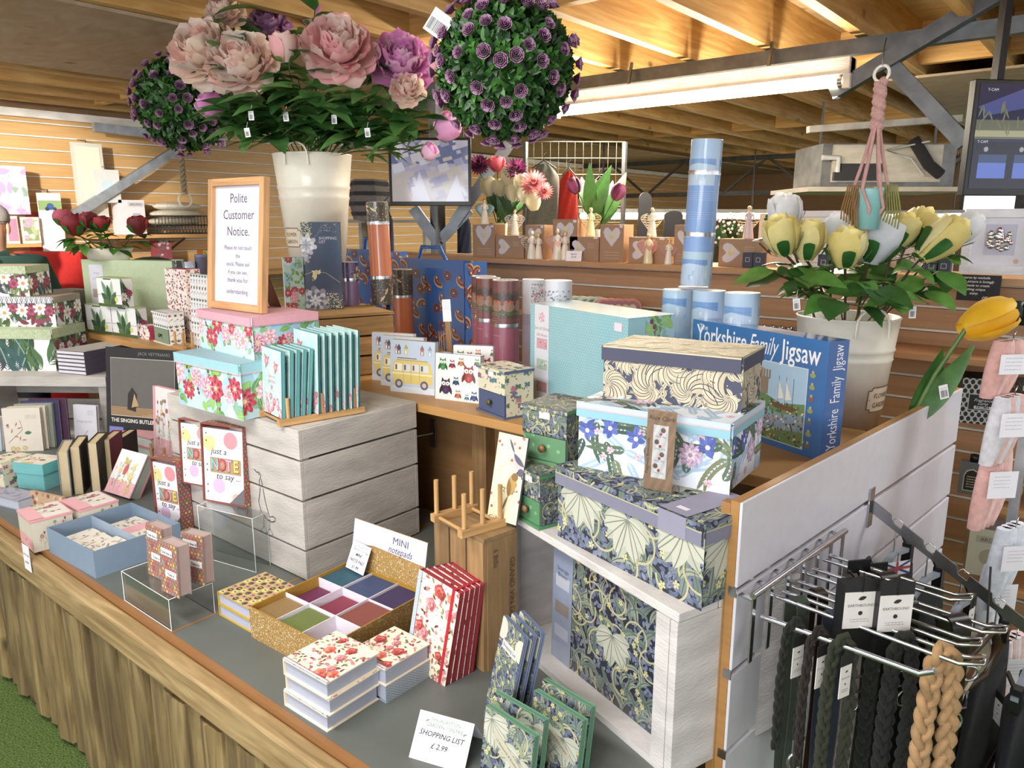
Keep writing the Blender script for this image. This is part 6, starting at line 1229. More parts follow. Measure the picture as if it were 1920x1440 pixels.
def stem_path(p0, p1, sag=.02):
    p0, p1 = Vector(p0), Vector(p1)
    if VIA:
        c, R = VIA; w = p0+p1+ORG[0]; q = Vector((w.x-c.x, w.y-c.y, 0)); v = c+q*min(1, R/max(q.length, .001))-ORG[0]; m = v.lerp(p1, .5)+Vector((0, 0, .03)); return [p0, v, v.lerp(m, .5), m.lerp(p1, .5), p1]
    return [p0.lerp(p1, t)+Vector((0, 0, 1))*sag*math.sin(math.pi*t) for t in (0, .25, .5, .75, 1)]
ORG = [None]
def flower_stem(nm, label, cat, base, head, build, nleaf, seed, LL=.09, LW=.045, cols=LEAFG, stemc=0x4a5a2c, sr=.0028, group=None, t0=.55, tagd=None, foliage=None, spread=1.0):
    base, head = Vector(base), Vector(head); r = random.Random(seed); t = thing(nm, label, cat, base, 0, group); L0 = head-base; ORG[0] = base
    b = MB('petal'); build(b, L0); b.build('blossom', t)
    b = MB('leaf', stemc); pth = stem_path((0, 0, 0), L0); b.tube(pth, sr, 6); b.build('stem', t)
    b = MB('leaf')
    for i in range(nleaf):
        tt = t0+(1-t0)*.92*(i+.5)/nleaf; p = pth[0].lerp(pth[-1], tt) if not VIA else pth[1].lerp(pth[-1], .25+.7*(i+.5)/nleaf); a = r.uniform(0, 6.28)
        d = Vector((math.cos(a), math.sin(a), r.uniform(-.15, .55))); q = p+d*r.uniform(.02, .06)*spread; b.use(col=stemc).tube([p, q], .0016, 4)
        for s in ((0, .9), (.9, .75), (-.9, .75)):
            dd = Matrix.Rotation(s[0], 3, 'Z') @ d; leaf3(b, q, dd+Vector((0, 0, r.uniform(-.3, .2))), (0, 0, 1), LL*s[1]*r.uniform(.8, 1.15), LW*s[1], -r.uniform(.1, .5), r.choice(cols), 5, .25)
    b.build('foliage', t)
    if tagd:
        p = tagd-base; ta = MB('paper', 0xf0f0f4); A = barcode(); n0 = len(ta.v); ta.box(-.009, .009, 0, .0006, -.03, 0); ta.art(A, (-.009, 0, -.03), (1,0,0), (0,0,1)); ta.xf(Matrix.Translation(p) @ Matrix.Rotation(YAW, 4, 'Z') @ Matrix.Rotation(r.uniform(-.15, .15), 4, 'Y')); ta.tube([p, p+Vector((0, .006, .02))], .0006, 4); ta.build('barcode_tag', t)
    return t
def plate(w, h, lines):
    A = Art(w, h, 1); A.poly([(0, h*.12), (w*.1, h*.12), (w*.13, 0), (w*.87, 0), (w*.9, h*.12), (w, h*.12), (w, h*.88), (w*.9, h*.88), (w*.87, h), (w*.13, h), (w*.1, h*.88), (0, h*.88)], 0x7a5a44, 1)
    A.poly([(w*.03, h*.16), (w*.12, h*.16), (w*.15, h*.05), (w*.85, h*.05), (w*.88, h*.16), (w*.97, h*.16), (w*.97, h*.84), (w*.88, h*.84), (w*.85, h*.95), (w*.15, h*.95), (w*.12, h*.84), (w*.03, h*.84)], 0xd8c8ae, 2)
    for x, y in ((.07, .5), (.93, .5)): A.disc(w*x, h*y, .002, 0x7a5a44, 3, 8)
    A.text(lines[0], w/2, h*.56, h*.27, 0x5a4434, 3, bold=.01); A.text(lines[1], w/2, h*.2, h*.27, 0x5a4434, 3, bold=.01); return A
def bucket(label, loc, r0, r1, h, hang, pa):
    t = thing('florist_bucket', label, 'bucket', loc, 0); f = lambda z: r0+(r1-r0)*z/h; n = 40
    b = MB('enamel', 0xe9e4d6); b.lathe([(0, .004), (r0-.004, .004), (r0, 0), (f(h*.70), h*.70), (f(h*.705)+.003, h*.71), (f(h*.72), h*.725), (f(h*.77), h*.77), (f(h*.775)+.003, h*.78), (f(h*.79), h*.795), (r1, h-.003), (r1+.003, h), (r1, h+.003), (r1-.004, h), (f(h*.1)-.006, h*.1), (0, h*.1)], n); b.disc((0, 0, 0), r0, n, 0xe9e4d6, True)
    A = plate(.13, .075, ('FLOWER', 'GARDEN'))
    for pts, c, ly in A.p:
        xs = [q[0] for q in pts]; wd = max(xs)-min(xs); nx = max(1, int(wd/.012)); lo = min(xs)
        for i in range(nx):
            s_ = clip(pts, lo+wd*i/nx, -1, lo+wd*(i+1)/nx, 9) if nx > 1 else pts
            if len(s_) >= 3: b.face([((f(h*.45+y-.04)+.0006+.0003*ly)*math.cos(pa+x/r1-.55), (f(h*.45+y-.04)+.0006+.0003*ly)*math.sin(pa+x/r1-.55), h*.45+y-.04) for x, y in s_], c)
    b.build('body', t)
    for k, a in enumerate((hang, hang+math.pi)):
        b = MB('enamel', 0xe9e4d6); cx, cy = (r1+.004)*math.cos(a), (r1+.004)*math.sin(a); tx, ty = -math.sin(a), math.cos(a); H_ = .045
        pth = [(cx+tx*.045*math.cos(q)*(1 if q > 0 else 1), cy+ty*.045*math.cos(q), h-.01+H_*math.sin(q)) for q in [math.pi*i/10 for i in range(11)]]
        pth = [(cx+tx*.046, cy+ty*.046, h-.045)]+pth+[(cx-tx*.046, cy-ty*.046, h-.045)]; b.tube(pth, .0035, 8); b.build('handle', t)
    return t
# ---- peonies in the upper bucket
bf = 3.1; bp = PD(586, 300, bf); rimz = ZAT(bp, 291); bp.z = W1Z+.0105
bucket('cream metal florist bucket of pink peonies standing on the pale wooden crate', bp, .095, 71*bf/1455, rimz-bp.z, -YAW*0-HP+YAW-.15, -HP+YAW-.55)
LP, DP, MG = (0xffe6dc, 0xffefe6, 0xffd6cc, 0xffecda), (0xffd6d4, 0xffc4c8, 0xffe8e0), (0xf0a0dc, 0xf6bce6, 0xe08cca, 0xfad6ee)
VIA = (Vector((bp.x, bp.y, rimz-.01)), .10)
pe = [(378, 92, 60, 2.42, LP, 'pale pink open peony, furthest left and largest of the bucket'), (452, 112, 58, 2.38, LP, 'pale peach peony hanging left of centre, its lower petals drooping'), (420, 15, 34, 2.5, LP, 'pale pink peony cut by the top picture edge'), (636, 84, 62, 2.36, DP, 'large pink peony right of centre with a yellow heart'), (752, 112, 54, 2.45, MG, 'bright magenta pink peony at the right of the bucket'), (500, 45, 40, 2.7, (0xd8a8d0, 0xc890c4), 'lilac pink peony half hidden at the top behind the pale ones'), (764, 165, 30, 2.38, LP, 'small pale pink drooping bloom below the magenta peony')]
for i, (x, y, R, f, cols, lab) in enumerate(pe):
    f += .36
    hd = PD(x, y, f); k = f/(FPX*CP-(y-720)*SP); base = bp+Vector((.03*math.cos(i*2), .03*math.sin(i*2), .05)); ax = (hd-base).normalized()*.5-FV*.75+Vector((0, 0, .25)); Rm = R*k*1.22
    flower_stem('artificial_peony', lab, 'artificial flower', base, hd, lambda b, c, ax=ax, Rm=Rm, cols=cols, i=i: (b.use('petal'), peony_mesh(b, c-ax.normalized()*Rm*.5, ax, Rm, cols, i+3)), 8, i+5, .14, .075, group=None, t0=.62, tagd=(PD((470, 535, 626, 688, 462, 700, 730)[i], (208, 210, 215, 240, 240, 250, 255)[i], 2.70) if i in (0, 1, 2, 3, 4) else None))
for i, (x, y, R, f, cols, lab) in enumerate(((532, 88, 26, 2.33, DP, 'half open pale pink peony bud in the middle of the bucket'), (345, 112, 20, 2.5, MG, 'lilac bud at the left behind the largest pale peony'), (395, 200, 24, 2.55, MG, 'magenta bud hanging low at the left of the bucket'), (838, 240, 24, 2.45, MG, 'pink bud at the far right touching the big topiary ball'), (805, 285, 15, 2.45, MG, 'small deep pink bud drooping at the lower right of the bucket'), (585, 30, 20, 2.75, MG, 'small pink bud at the top behind the large pink peony'))):
    f += .36
    hd = PD(x, y, f); k = f/(FPX*CP-(y-720)*SP); base = bp+Vector((.04*math.cos(i*1.7), .04*math.sin(i*1.7), .05)); ax = (hd-base).normalized()+Vector((0, 0, -.2 if y > 190 else .6)); Rm = R*k
    flower_stem('artificial_peony_bud', lab, 'artificial flower', base, hd, lambda b, c, ax=ax, Rm=Rm, cols=cols, i=i: (bud_mesh(b, c-ax.normalized()*Rm, ax, Rm, Rm*2.1, cols, i, .5), b.use('leaf'), sepals(b, c-ax.normalized()*Rm, ax, Rm*.8, Rm, 0x6a8a44), b.use('petal')), 5, i+35, .10, .045, t0=.66)
for i, (x, y, f) in enumerate(((400, 30, 2.4), (590, 20, 2.6), (700, 180, 2.3), (600, 180, 2.28), (480, 170, 2.3), (430, 205, 2.4), (540, 185, 2.5), (720, 230, 2.4), (770, 265, 2.42), (640, 190, 2.5), (420, 225, 2.45), (800, 215, 2.4), (560, 150, 2.45), (690, 130, 2.5))):
    f += .36
    hd = PD(x, y, f); base = bp+Vector((.05*math.cos(i*1.3), .05*math.sin(i*1.3), .05)); t = thing('leaf_spray', 'peony leaf spray '+('at the top left', 'at the top behind the pink bloom', 'below the magenta peony', 'under the large pink peony', 'under the drooping peach peony', 'low at the left', 'over the left part of the bucket rim', 'right of the bucket', 'hanging furthest right', 'over the right part of the bucket rim', 'lowest at the left', 'beside the topiary ball', 'in the middle behind the bud', 'between the two right hand peonies')[i], 'artificial foliage', base, 0, 'peony leaf sprays'); r = random.Random(i+90)
    b = MB('leaf', 0x4a5a2c); L0 = hd-base; ORG[0] = base; pth = stem_path((0, 0, 0), L0, .04); b.tube(pth, .0022, 5); b.build('stem', t); b = MB('leaf')
    for k_ in range(16):
        p = pth[2].lerp(pth[4], k_/15); a = r.uniform(0, 6.28); d = Vector((math.cos(a), math.sin(a), r.uniform(-.1, .7)))-FV*.3
        leaf3(b, p, d, Vector((0, 0, 1))-FV*.4, r.uniform(.11, .17), r.uniform(.06, .085), -r.uniform(.1, .5), r.choice(LEAFG), 6, .25)
    b.build('foliage', t)
VIA = None
# ---- yellow and white roses in the lower bucket
bk = 2.29; q = PY(1590, 590, bk); bz = .93; bq = Vector((q.x, q.y, bz)); rim2 = ZAT(q, 592); f2 = Vector((q.x, q.y, 0)).dot(FV)
bucket('cream metal florist bucket of yellow and white roses behind the jigsaw', bq, .10, 90*f2/1412, rim2-bz, YAW-HP+.05, YAW-HP+.75)
t = thing('plinth', 'wooden plinth under the bucket of yellow and white roses', 'plinth', (bq.x, bq.y, 0)); carton('block', t, .22, .24, bz-.0005, {}, 0xa8845c, y0=-.12)
VIA = (Vector((bq.x, bq.y, rim2-.01)), .09)
YL, WT = (0xefe4a0, 0xf2eab4, 0xe8d98c), (0xeceef2, 0xe2e6ec, 0xf4f4f6)
ro = [(1464, 440, 33, 62, 2.0, YL, (-.35, 0), 'pale yellow rose furthest left in the bucket'), (1517, 448, 30, 62, 2.0, YL, (0, 0), 'pale yellow rose, second from the left'), (1590, 462, 34, 62, 1.95, YL, (.0, 0), 'large pale yellow rose bud, lowest in the centre front'), (1693, 432, 27, 55, 2.05, YL, (.35, 0), 'pale yellow rose right of the big white one'), (1722, 424, 28, 60, 2.1, YL, (.5, 0), 'pale yellow rose with dark sepals, third from the right'), (1768, 448, 32, 80, 2.0, YL, (.95, 0), 'long pale yellow rose leaning far to the right'), (1470, 398, 30, 60, 2.2, WT, (-.2, 0), 'white rose bud standing highest at the left'), (1570, 428, 22, 50, 2.15, WT, (.0, 0), 'small white rose behind the central yellow bud'), (1644, 446, 40, 75, 2.02, WT, (.2, 0), 'large open white rose right of the central yellow bud'), (1808, 430, 24, 60, 2.15, WT, (1.1, 0), 'white rose at the far right behind the yellow one')]
for i, (x, y, R, Hh, f, cols, tl, lab) in enumerate(ro):
    hd = PD(x, y, f); k = f/(FPX*CP-(y-720)*SP); base = bq+Vector((.04*math.cos(i*1.9), .04*math.sin(i*1.9), .05)); ax = Vector((0, 0, 1))+RV*tl[0]-FV*.12; Rm = R*k*1.05; Hm = Hh*k*1.28; c0_ = hd-ax.normalized()*Hm*.5
    flower_stem('artificial_rose', lab, 'artificial flower', base, c0_, lambda b, c, ax=ax, Rm=Rm, Hm=Hm, cols=cols, i=i: (bud_mesh(b, c, ax, Rm, Hm, cols, i+50, .4 if i == 8 else .12), b.use('leaf'), sepals(b, c, ax, Rm*.95, Hm, 0x2f5f2c), b.use('petal')), 3, i+60, .085, .062, (0x3f7030, 0x55883c, 0x36622c, 0x6a9a48), 0x5a4a34, .0035, t0=.40, tagd=(PD((1493, 1712)[i], (560, 575)[i], 1.95) if i < 2 else None))
for i, (x, y, f) in enumerate(((1450, 510, 1.95), (1500, 520, 1.9), (1560, 560, 1.88), (1640, 540, 1.9), (1700, 560, 1.92), (1760, 510, 2.0), (1680, 500, 2.1), (1620, 500, 2.15), (1740, 545, 2.0))):
    hd = PD(x, y, f); base = bq+Vector((.05*math.cos(i*1.3), .05*math.sin(i*1.3), .05)); t = thing('leaf_spray', 'rose leaf spray '+('furthest left over the bucket', 'left of the bucket handle', 'behind the bucket handle', 'right of the bucket handle', 'over the right rim', 'furthest right over the bucket', 'behind at the right', 'behind the central bud', 'low at the right')[i], 'artificial foliage', base, 0, 'rose leaf sprays'); r = random.Random(i+190)
    b = MB('leaf', 0x5a4a34); L0 = hd-base; ORG[0] = base; pth = stem_path((0, 0, 0), L0, .04); b.tube(pth, .0022, 5); b.build('stem', t); b = MB('leaf')
    for k_ in range(5):
        p = pth[3].lerp(pth[4], k_/4); a = r.uniform(0, 6.28); d = Vector((math.cos(a), math.sin(a), r.uniform(-.3, .2)))-FV*.2; leaf3(b, p, d, Vector((0, 0, 1))-FV*.6, r.uniform(.08, .115), r.uniform(.06, .075), -r.uniform(.05, .35), r.choice((0x3f7030, 0x55883c, 0x36622c, 0x6a9a48)), 6, .15)
    b.build('foliage', t)
VIA = None
# ---- big yellow tulip behind the slat panel
fT = 1.9; hd = PD(1852, 600, fT); base = PD(1700, 800, fT+.03); ax = RV*.95+Vector((0, 0, .42)); 
t = thing('artificial_tulip', 'large yellow tulip with broad green leaves leaning out over the white slatted panel', 'artificial flower', base)
tp = lambda t_: (.048*(math.sin(math.pi*min(1, .1+.72*t_))**.7), .135*t_); b = MB('petal'); cT = hd-base-ax.normalized()*.068
for k_ in range(6): shell(b, cT, ax, lambda t_, s_=.8+.2*(k_ % 2): (tp(t_)[0]*s_+.002, tp(t_)[1]*(1.0 if k_ % 2 else .96)), k_*1.047, 1.5, (0xe8b418, 0xf0c424)[k_ % 2], None, 6, 7, .002, random.Random(k_))
b.build('blossom', t); b = MB('leaf', 0x6a8a4c); b.tube([(0, 0, 0), cT*.5+Vector((0, 0, .01)), cT+ax.normalized()*.01], .006, 8); b.build('stem', t)
b = MB('leaf'); leaf3(b, (0, 0, -.02), PD(1758, 640, fT)-PD(1695, 800, fT), -FV+RV*.3, .24, .085, .04, 0x3f7034, 9, .35); b.build('leaf', t); b = MB('leaf'); leaf3(b, (.01, .0, .0), PD(1815, 655, fT)-PD(1715, 790, fT), -FV+Vector((0, 0, .3)), .26, .060, .04, 0x55824c, 9, .35); b.build('leaf', t)
b = MB('paper', 0xf0f0f4); b.box(-.011, .011, 0, .0006, -.036, 0); b.art(barcode(.022, .036), (-.011, 0, -.036), (1,0,0), (0,0,1)); b.xf(Matrix.Translation(PD(1768, 722, fT-.05)-base) @ Matrix.Rotation(YAW, 4, 'Z') @ Matrix.Rotation(-.25, 4, 'Y')); b.build('barcode_tag', t)
# ---- topiary balls
def topiary(label, c, R, nl, nr, seed, chain_top):
    t = thing('topiary_ball', label, 'topiary ball', c); r = random.Random(seed); b = MB('leaf', 0x1c3018)
    b.ball((0, 0, 0), R*.86, 24, 0x1c3018)
    for i in range(nl):
        z = 1-2*(i+.5)/nl; a = i*2.39996+r.uniform(-.2, .2); q = math.sqrt(1-z*z); n = Vector((q*math.cos(a), q*math.sin(a), z)); x, y, _ = frame(n); g = r.uniform(0, 6.28)
        d = n*r.uniform(.35, 1.0)+(x*math.cos(g)+y*math.sin(g))*.8; leaf3(b, n*R*.86, d, n, R*r.uniform(.13, .20), R*.085, r.uniform(-.3, .1), r.choice((0x2f5a26, 0x3f7030, 0x24481f, 0x4c8038, 0x1f3f1c)), 3, .2)
    b.build('foliage', t)
    rb = MB('petal')
    for k_, (rr, n_) in enumerate(((1, 6), (.75, 5), (.48, 4), (.22, 3))):
        for j in range(n_): shell(rb, (0, 0, 0), (0, 0, 1), lambda t_, s_=rr: (R*.092*s_*(.35+.65*t_), R*.10*t_*(1.15-.35*s_)), 6.2832*j/n_+k_*.7, 6.2832/n_*1.0, (0x642456, 0x7a3670, 0x4c1a42)[k_ % 3], 0xc098b8, 4, 5)
    r0 = rb.build('rose_head', t); r0.location = (0, 0, R)
    first = True; pts = []
    for i in range(nr*3):
        z = r.uniform(-1, 1); a = r.uniform(0, 6.28); q = math.sqrt(1-z*z); n = Vector((q*math.cos(a), q*math.sin(a), z))
        if n.dot(Vector((CAM-Vector(c)).normalized())) < -.15: continue
        if any((n-p).length < .19 for p in pts): continue
        pts.append(n)
        if len(pts) >= nr: break
    for n in pts:
        o = r0 if first else r0.copy(); first = False
        if o is not r0: COL.objects.link(o); o.parent = t
        o.location = n*R*1.0; o.rotation_euler = n.to_track_quat('Z', 'Y').to_euler(); o.scale = (r.uniform(.85, 1.1),)*3
    b = MB('metal', 0x9a9a9a); z = R*.9; k_ = 0
    while z < chain_top-c[2]:
        for s in (0, 1):
            w_ = .005; ring = [((w_*math.cos(g)) if (k_+s) % 2 else 0, 0 if (k_+s) % 2 else (w_*math.cos(g)), z+s*.013+.009*math.sin(g)) for g in [6.2832*j/8 for j in range(9)]]; b.tube(ring, .0012, 4, caps=False)
        z += .026; k_ += 0
    b.build('chain', t)
    return t
c1 = PD(947, 128, 1.55); k = 1.55/1512; topiary('big topiary ball of dark leaves and purple roses hanging in front, right of the peonies', c1, 133*k, 3600, 95, 3, 2.34)
c2 = PD(345, 196, 3.15); k = 3.15/1498; topiary('smaller looking topiary ball hanging further back, left behind the peonies', c2, 88*k, 2600, 70, 7, 2.34)
p = PD(822, 45, 1.5); tt = thing('price_tag', 'white swing tag on the left of the big topiary ball', 'price tag', p, YAW); b = MB('paper', 0xf0f0f4); b.box(-.02, .02, 0, .0006, -.022, .022); b.art(barcode(.04, .044), (-.02, 0, -.022), (1,0,0), (0,0,1)); b.xf(Matrix.Rotation(.6, 4, 'Y')); b.tube([(.015, .0, 0), (.06, .02, .0)], .0006, 4); b.build('tag', tt)
# ---- red roses in the oval white pot, far left
p = PD(205, 492, 3.97); zp = 1.4015; t = thing('flower_pot', 'small oval cream pot of red roses behind the sage green box', 'pot', Vector((p.x, p.y, zp)), YAW); b = MB('enamel', 0xe8e2d2); b.lathe([(0, 0), (.105, 0), (.128, .055), (.132, .058), (.124, .055), (0, .03)], 30, sy=.42); b.build('body', t); pz = Vector((p.x, p.y, zp))
for i, (x, y, R, lab) in enumerate(((119, 407, 17, 'pinkish red rose bud furthest left in the oval pot'), (140, 419, 22, 'dark red rose, largest in the oval pot'), (166, 411, 16, 'dark red rose in the middle of the oval pot'), (190, 417, 15, 'dark red rose right of the middle in the oval pot'), (258, 420, 18, 'dark red rose standing apart at the right of the oval pot'))):
    hd = PD(x, y, 3.9); k = 3.9/1450; Rm = R*k; flower_stem('artificial_rose', lab, 'artificial flower', pz+Vector((.03*(i-2)*math.cos(YAW), .03*(i-2)*math.sin(YAW), .03)), hd-Vector((0, 0, Rm)), lambda b, c, Rm=Rm, i=i: (bud_mesh(b, c, (0.1*(i-2), 0, 1), Rm, Rm*1.9, (0x8c1c28, 0xa82634, 0x701620) if i else (0xc05a6c, 0xd07a84), i+80, .3), b.use('leaf'), sepals(b, c, (0, 0, 1), Rm*.9, Rm*1.8, 0x3c6a2e), b.use('petal')), 3, i+120, .12, .065, (0x4f8038, 0x6a9a48, 0x3f6f30), 0x5a6a34, .003, t0=.15, spread=.8)
# ================================================================ ON AND BEHIND THE DIVIDER WALL
TZ = 1.41
KR = 0xa88260
HEART = [(0, -.5), (.42, -.02), (.5, .22), (.40, .42), (.22, .45), (0, .25), (-.22, .45), (-.40, .42), (-.5, .22), (-.42, -.02)]
def heartbox(label, x0, x1, yb, yt, side, d, rz=0, stack=0):
    a, c = PY(x0, yb, 3.06), PY(x1, yb, 3.06); m = (a+c)/2; w = c.x-a.x; h = ZAT(m, yt)-TZ; t = thing('figurine_box', label, 'gift box', Vector((m.x, m.y, TZ)), rz, None)
    A = Art(w, h, 1); A.rect(0, 0, w, h, KR, 0); s = min(w, h)*.72; cx, cy = (w*.5, h*.68) if not side else (w*.30, h*.5)
    hp = [(cx+s*(y if side else x)*(1), cy+s*(x if side else y)) for x, y in HEART]
    if side: hp = [(cx-s*y, cy+s*x) for x, y in HEART]
    A.poly(hp, 0xcfcbd4, 1); A.disc(cx, cy, s*.15, 0xd9c684, 2, 8); A.leaf(cx, cy, 1.2, s*.3, s*.15, 0xe0d090, 2); A.lines_of_text(w*(.2 if not side else .62), w*(.85), h*(.25 if not side else .7), h*.08, 3, 0xc8ac90, .003)
    A.rect(w*.82, h*.92, w*.95, h*.98, 0xe4e2ea, 2); carton('box', t, w, d, h, {'f': A}, KR); return t, h, m
hbs = [('upright kraft box with a heart window, furthest left on the top shelf', 887, 928, 482, 421, 0), ('kraft box lying on its side with a sideways heart, second on the top shelf', 930, 982, 485, 442, 1), ('kraft heart box behind the couple figurine on the top shelf', 985, 1020, 487, 422, 0), ('tallest kraft heart box behind the pink winged pair', 1036, 1082, 488, 411, 0), ('kraft box with sideways heart behind the small price card', 1068, 1122, 491, 444, 1), ('upright kraft heart box with golden footprints, middle of the top shelf', 1124, 1168, 493, 421, 0), ('wide kraft box behind the pink heart angel', 1178, 1248, 495, 445, 1), ('kraft heart box half hidden behind the tall blue tube', 1262, 1300, 497, 422, 0), ('kraft box with sideways heart right of the tall blue tube', 1346, 1424, 503, 448, 1)]
HB = [heartbox(l, x0, x1, yb, yt, sd, .085 if not sd else .07) for l, x0, x1, yb, yt, sd in hbs]
def angel(label, p, h, dress=0xe6dfce, wing=0xe4dac4, hair=0x8a7050, pair=False, lattice=True, heart=None, rz=YAW, wingcol2=None):
    t = thing('angel_figurine', label, 'figurine', p, rz)
    def fig(dx, s, dr, hr):
        b = MB('enamel', dr); H = h*s; b.lathe([(0, 0), (.17*H, 0), (.165*H, .05*H), (.11*H, .45*H), (.075*H, .58*H), (.10*H, .70*H), (.085*H, .77*H), (.03*H, .80*H), (.028*H, .83*H), (0, .83*H)], 14, (dx, 0, 0), sy=.75)
        for q in (-1, 1): b.tube([(dx+q*.10*H, 0, .73*H), (dx+q*.13*H, -.03*H, .60*H), (dx+q*.02*H, -.10*H, .56*H)], [.028*H, .024*H, .018*H], 6)
        b.build('body', t); b = MB('skin', 0xe8c8a4); b.ball((dx, 0, .885*H), .065*H, 10, sq=(.9, .9, 1.1)); b.build('head', t)
        b = MB('enamel', hr); b.ball((dx, .018*H, .90*H), .072*H, 10, sq=(1, .9, 1.1)); b.tube([(dx, .05*H, .92*H), (dx+.03*H, .06*H, .75*H)], [.05*H, .02*H], 6); b.build('hair', t)
    fig(0, 1, dress, hair)
    if pair: fig(h*.24, .93, wingcol2 or 0xe8e0d2, 0xc8a45c)
    for s in (-1, 1):
        b = MB('enamel', wing); z0 = .66*h; n = 12; W_ = .40*h
        outer = [(s*(.05*h+W_*math.sin(math.pi*(.06+.86*i/n))**.8*(.75+.25*math.cos(i/n*3))), .10*h, .78*h-.52*h*(i/n)+.05*h*math.sin(math.pi*i/n)) for i in range(n+1)]
        inner = [(s*.03*h, .09*h, .74*h-.42*h*i/n) for i in range(n+1)]
        b.tube(outer, .010*h, 5)
        if lattice:
            for i in range(1, n): o = Vector(outer[i]); q = Vector(inner[i]); b.tube([q, q.lerp(o, .5)+Vector((0, 0, .02*h*(-1)**i)), o], .007*h, 4); b.tube([q.lerp(o, .75), q.lerp(o, .55)+Vector((0, 0, .04*h)), Vector(outer[i-1]).lerp(q, .3)], .006*h, 4)
        else: b.grid([inner, [tuple((Vector(a)+Vector(c))/2+Vector((0, .012*h, 0))) for a, c in zip(inner, outer)], outer]); b.grid([[tuple(Vector(a)+Vector((0, .01*h, 0))) for a in outer], [tuple(Vector(a)+Vector((0, .01*h, 0))) for a in inner]])
        b.build('wing', t)
    if heart: b = MB('enamel', heart); n0 = len(b.v); pts = [(x*.22*h, -.14*h, .52*h+y*.22*h) for x, y in HEART]; b.face(pts); b.face([(x, -.125*h, z) for x, _, z in pts][::-1]); [b.face([pts[i-1], (pts[i-1][0], -.125*h, pts[i-1][2]), (pts[i][0], -.125*h, pts[i][2]), pts[i]][::-1]) for i in range(len(pts))]; b.build('heart', t)
    return t
def on(i, x): t, h, m = HB[i]; q = PY(x, 440, m.y+.04); return Vector((q.x, m.y+.045, TZ+h))
for i, x, yt, kw, lab in ((0, 908, 371, dict(wing=0x4f7f7c, hair=0x8a5a3a, lattice=False), 'white angel with teal wings standing on the leftmost kraft box'), (1, 964, 391, dict(wing=0xf0eef0, hair=0x6a5044), 'white angel with carved white wings on the second kraft box'), (4, 1106, 388, dict(dress=0xe8dfa4, wing=0xb8a878, hair=0xe0d29a), 'yellow toned angel with carved golden wings left of the black board'), (6, 1221, 388, dict(wing=0xd8c49c, hair=0xc8b07c), 'angel with cream lattice wings in front of the black oar shape'), (8, 1402, 384, dict(dress=0xd8c6cc, wing=0xd4c29c, hair=0xb8a07c), 'lilac dressed angel with large lattice wings beside the yellow roses')):
    p = on(i, x); angel(lab, p, ZAT(p, yt)-p.z, **kw)
for x, yb, yt, kw, lab in ((997, 489, 432, dict(pair=True, wing=0xd8cfbc, hair=0xc8b898), 'couple figurine standing on the top shelf by the third kraft box'), (1045, 491, 428, dict(pair=True, wing=0xc08a74, heart=0xe0aca0, hair=0xd0c4b0, lattice=False), 'pink winged pair holding a pink heart on the top shelf'), (1215, 498, 437, dict(dress=0xe4d8b0, wing=0xd09a90, heart=0xd8a090, hair=0xc09a6c, lattice=False), 'angel holding a pink heart in front of the wide kraft box'), (1253, 499, 448, dict(wing=0xb88a7c, hair=0x6a4430, lattice=False), 'smallest angel with dark hair at the right of the wide kraft box')):
    p = PY(x, yb, 3.025); p.z = TZ; angel(lab, p, ZAT(p, yt)-TZ, **kw)
q = PY(1075, 492, 3.01); q.z = TZ; price_card('tiny tent price card among the angel figurines', q, YAW-.3, .075, .05, ('Figures', '£6.99'), -.35, True, size=.011, head=False)
# slatwall extras: short price card and lower shelf goods seen between the tubes
def wshelf(label, x0, x1, z, d=.26, y=3.12, rz=0):
    t = thing('wall_shelf', label, 'shelf', ((x0+x1)/2, y-d, z)); w = x1-x0; b = MB('laminate', 0xb98a5c); b.box(-w/2, w/2, 0, d-.002, -.022, 0); b.build('board', t, bevel=.001)
    for s in (-1, 1): b = MB('steel', 0x333333); b.bar((s*(w/2-.12), .02, -.024), (s*(w/2-.12), d-.004, -.15), .01, .012); b.build('bracket', t)
    return t
WZ = PY(1050, 588, 2.90).z
wshelf('wooden wall shelf with bauble packs behind the turquoise box', -2.35, -1.15, WZ, .24); 
for i, (x, n, c) in enumerate(((1064, 3, 0x9aa870), (1082, 4, 0xb4c4c0), (1100, 3, 0xb8c8bc), (1134, 5, 0xc88a80))):
    for j in range(n):
        p = PY(x+j*9, 566+j*1.5, 2.90+.0*j); o = thing('candle_tin', 'round tin with '+('olive', 'pale teal', 'mint', 'pink')[i]+' rim in an edge-on row on the wall shelf', 'tin', Vector((p.x, 2.89+.02*j, WZ)), YAW, ('olive', 'pale teal', 'mint', 'pink')[i]+' rimmed round tins on the wall shelf')
        b = MB('enamel', c); n0 = 0; b.lathe([(0, 0), (.040, 0), (.045, .003), (.045, .013), (.040, .016), (0, .016)], 18); b.disc((0, 0, .0165), .034, 14, (0x6a6a5c, 0x8a9aa0, 0x7a8a8c, 0xa8747c)[i]); b.disc((0, 0, .017), .018, 10, 0xd0c8b8); b.xf(Matrix.Translation((0, 0, .0455)) @ Matrix.Rotation(HP, 4, 'X')); b.build('tin', o)
for i in range(2): p = PY(1222+18*i, 590, 2.92); t = thing('candle_box', ('left', 'right')[i]+' dark small candle box beside the blue ice tubes', 'box', Vector((p.x, 2.92, WZ)), 0); carton('box', t, .035, .035, .05, {'f': Art(.035, .05).rect(0, 0, 1, 1, 0x3f4648, 0).rect(.012, .015, .024, .03, 0xa0a8a0, 1)}, 0x3f4648)
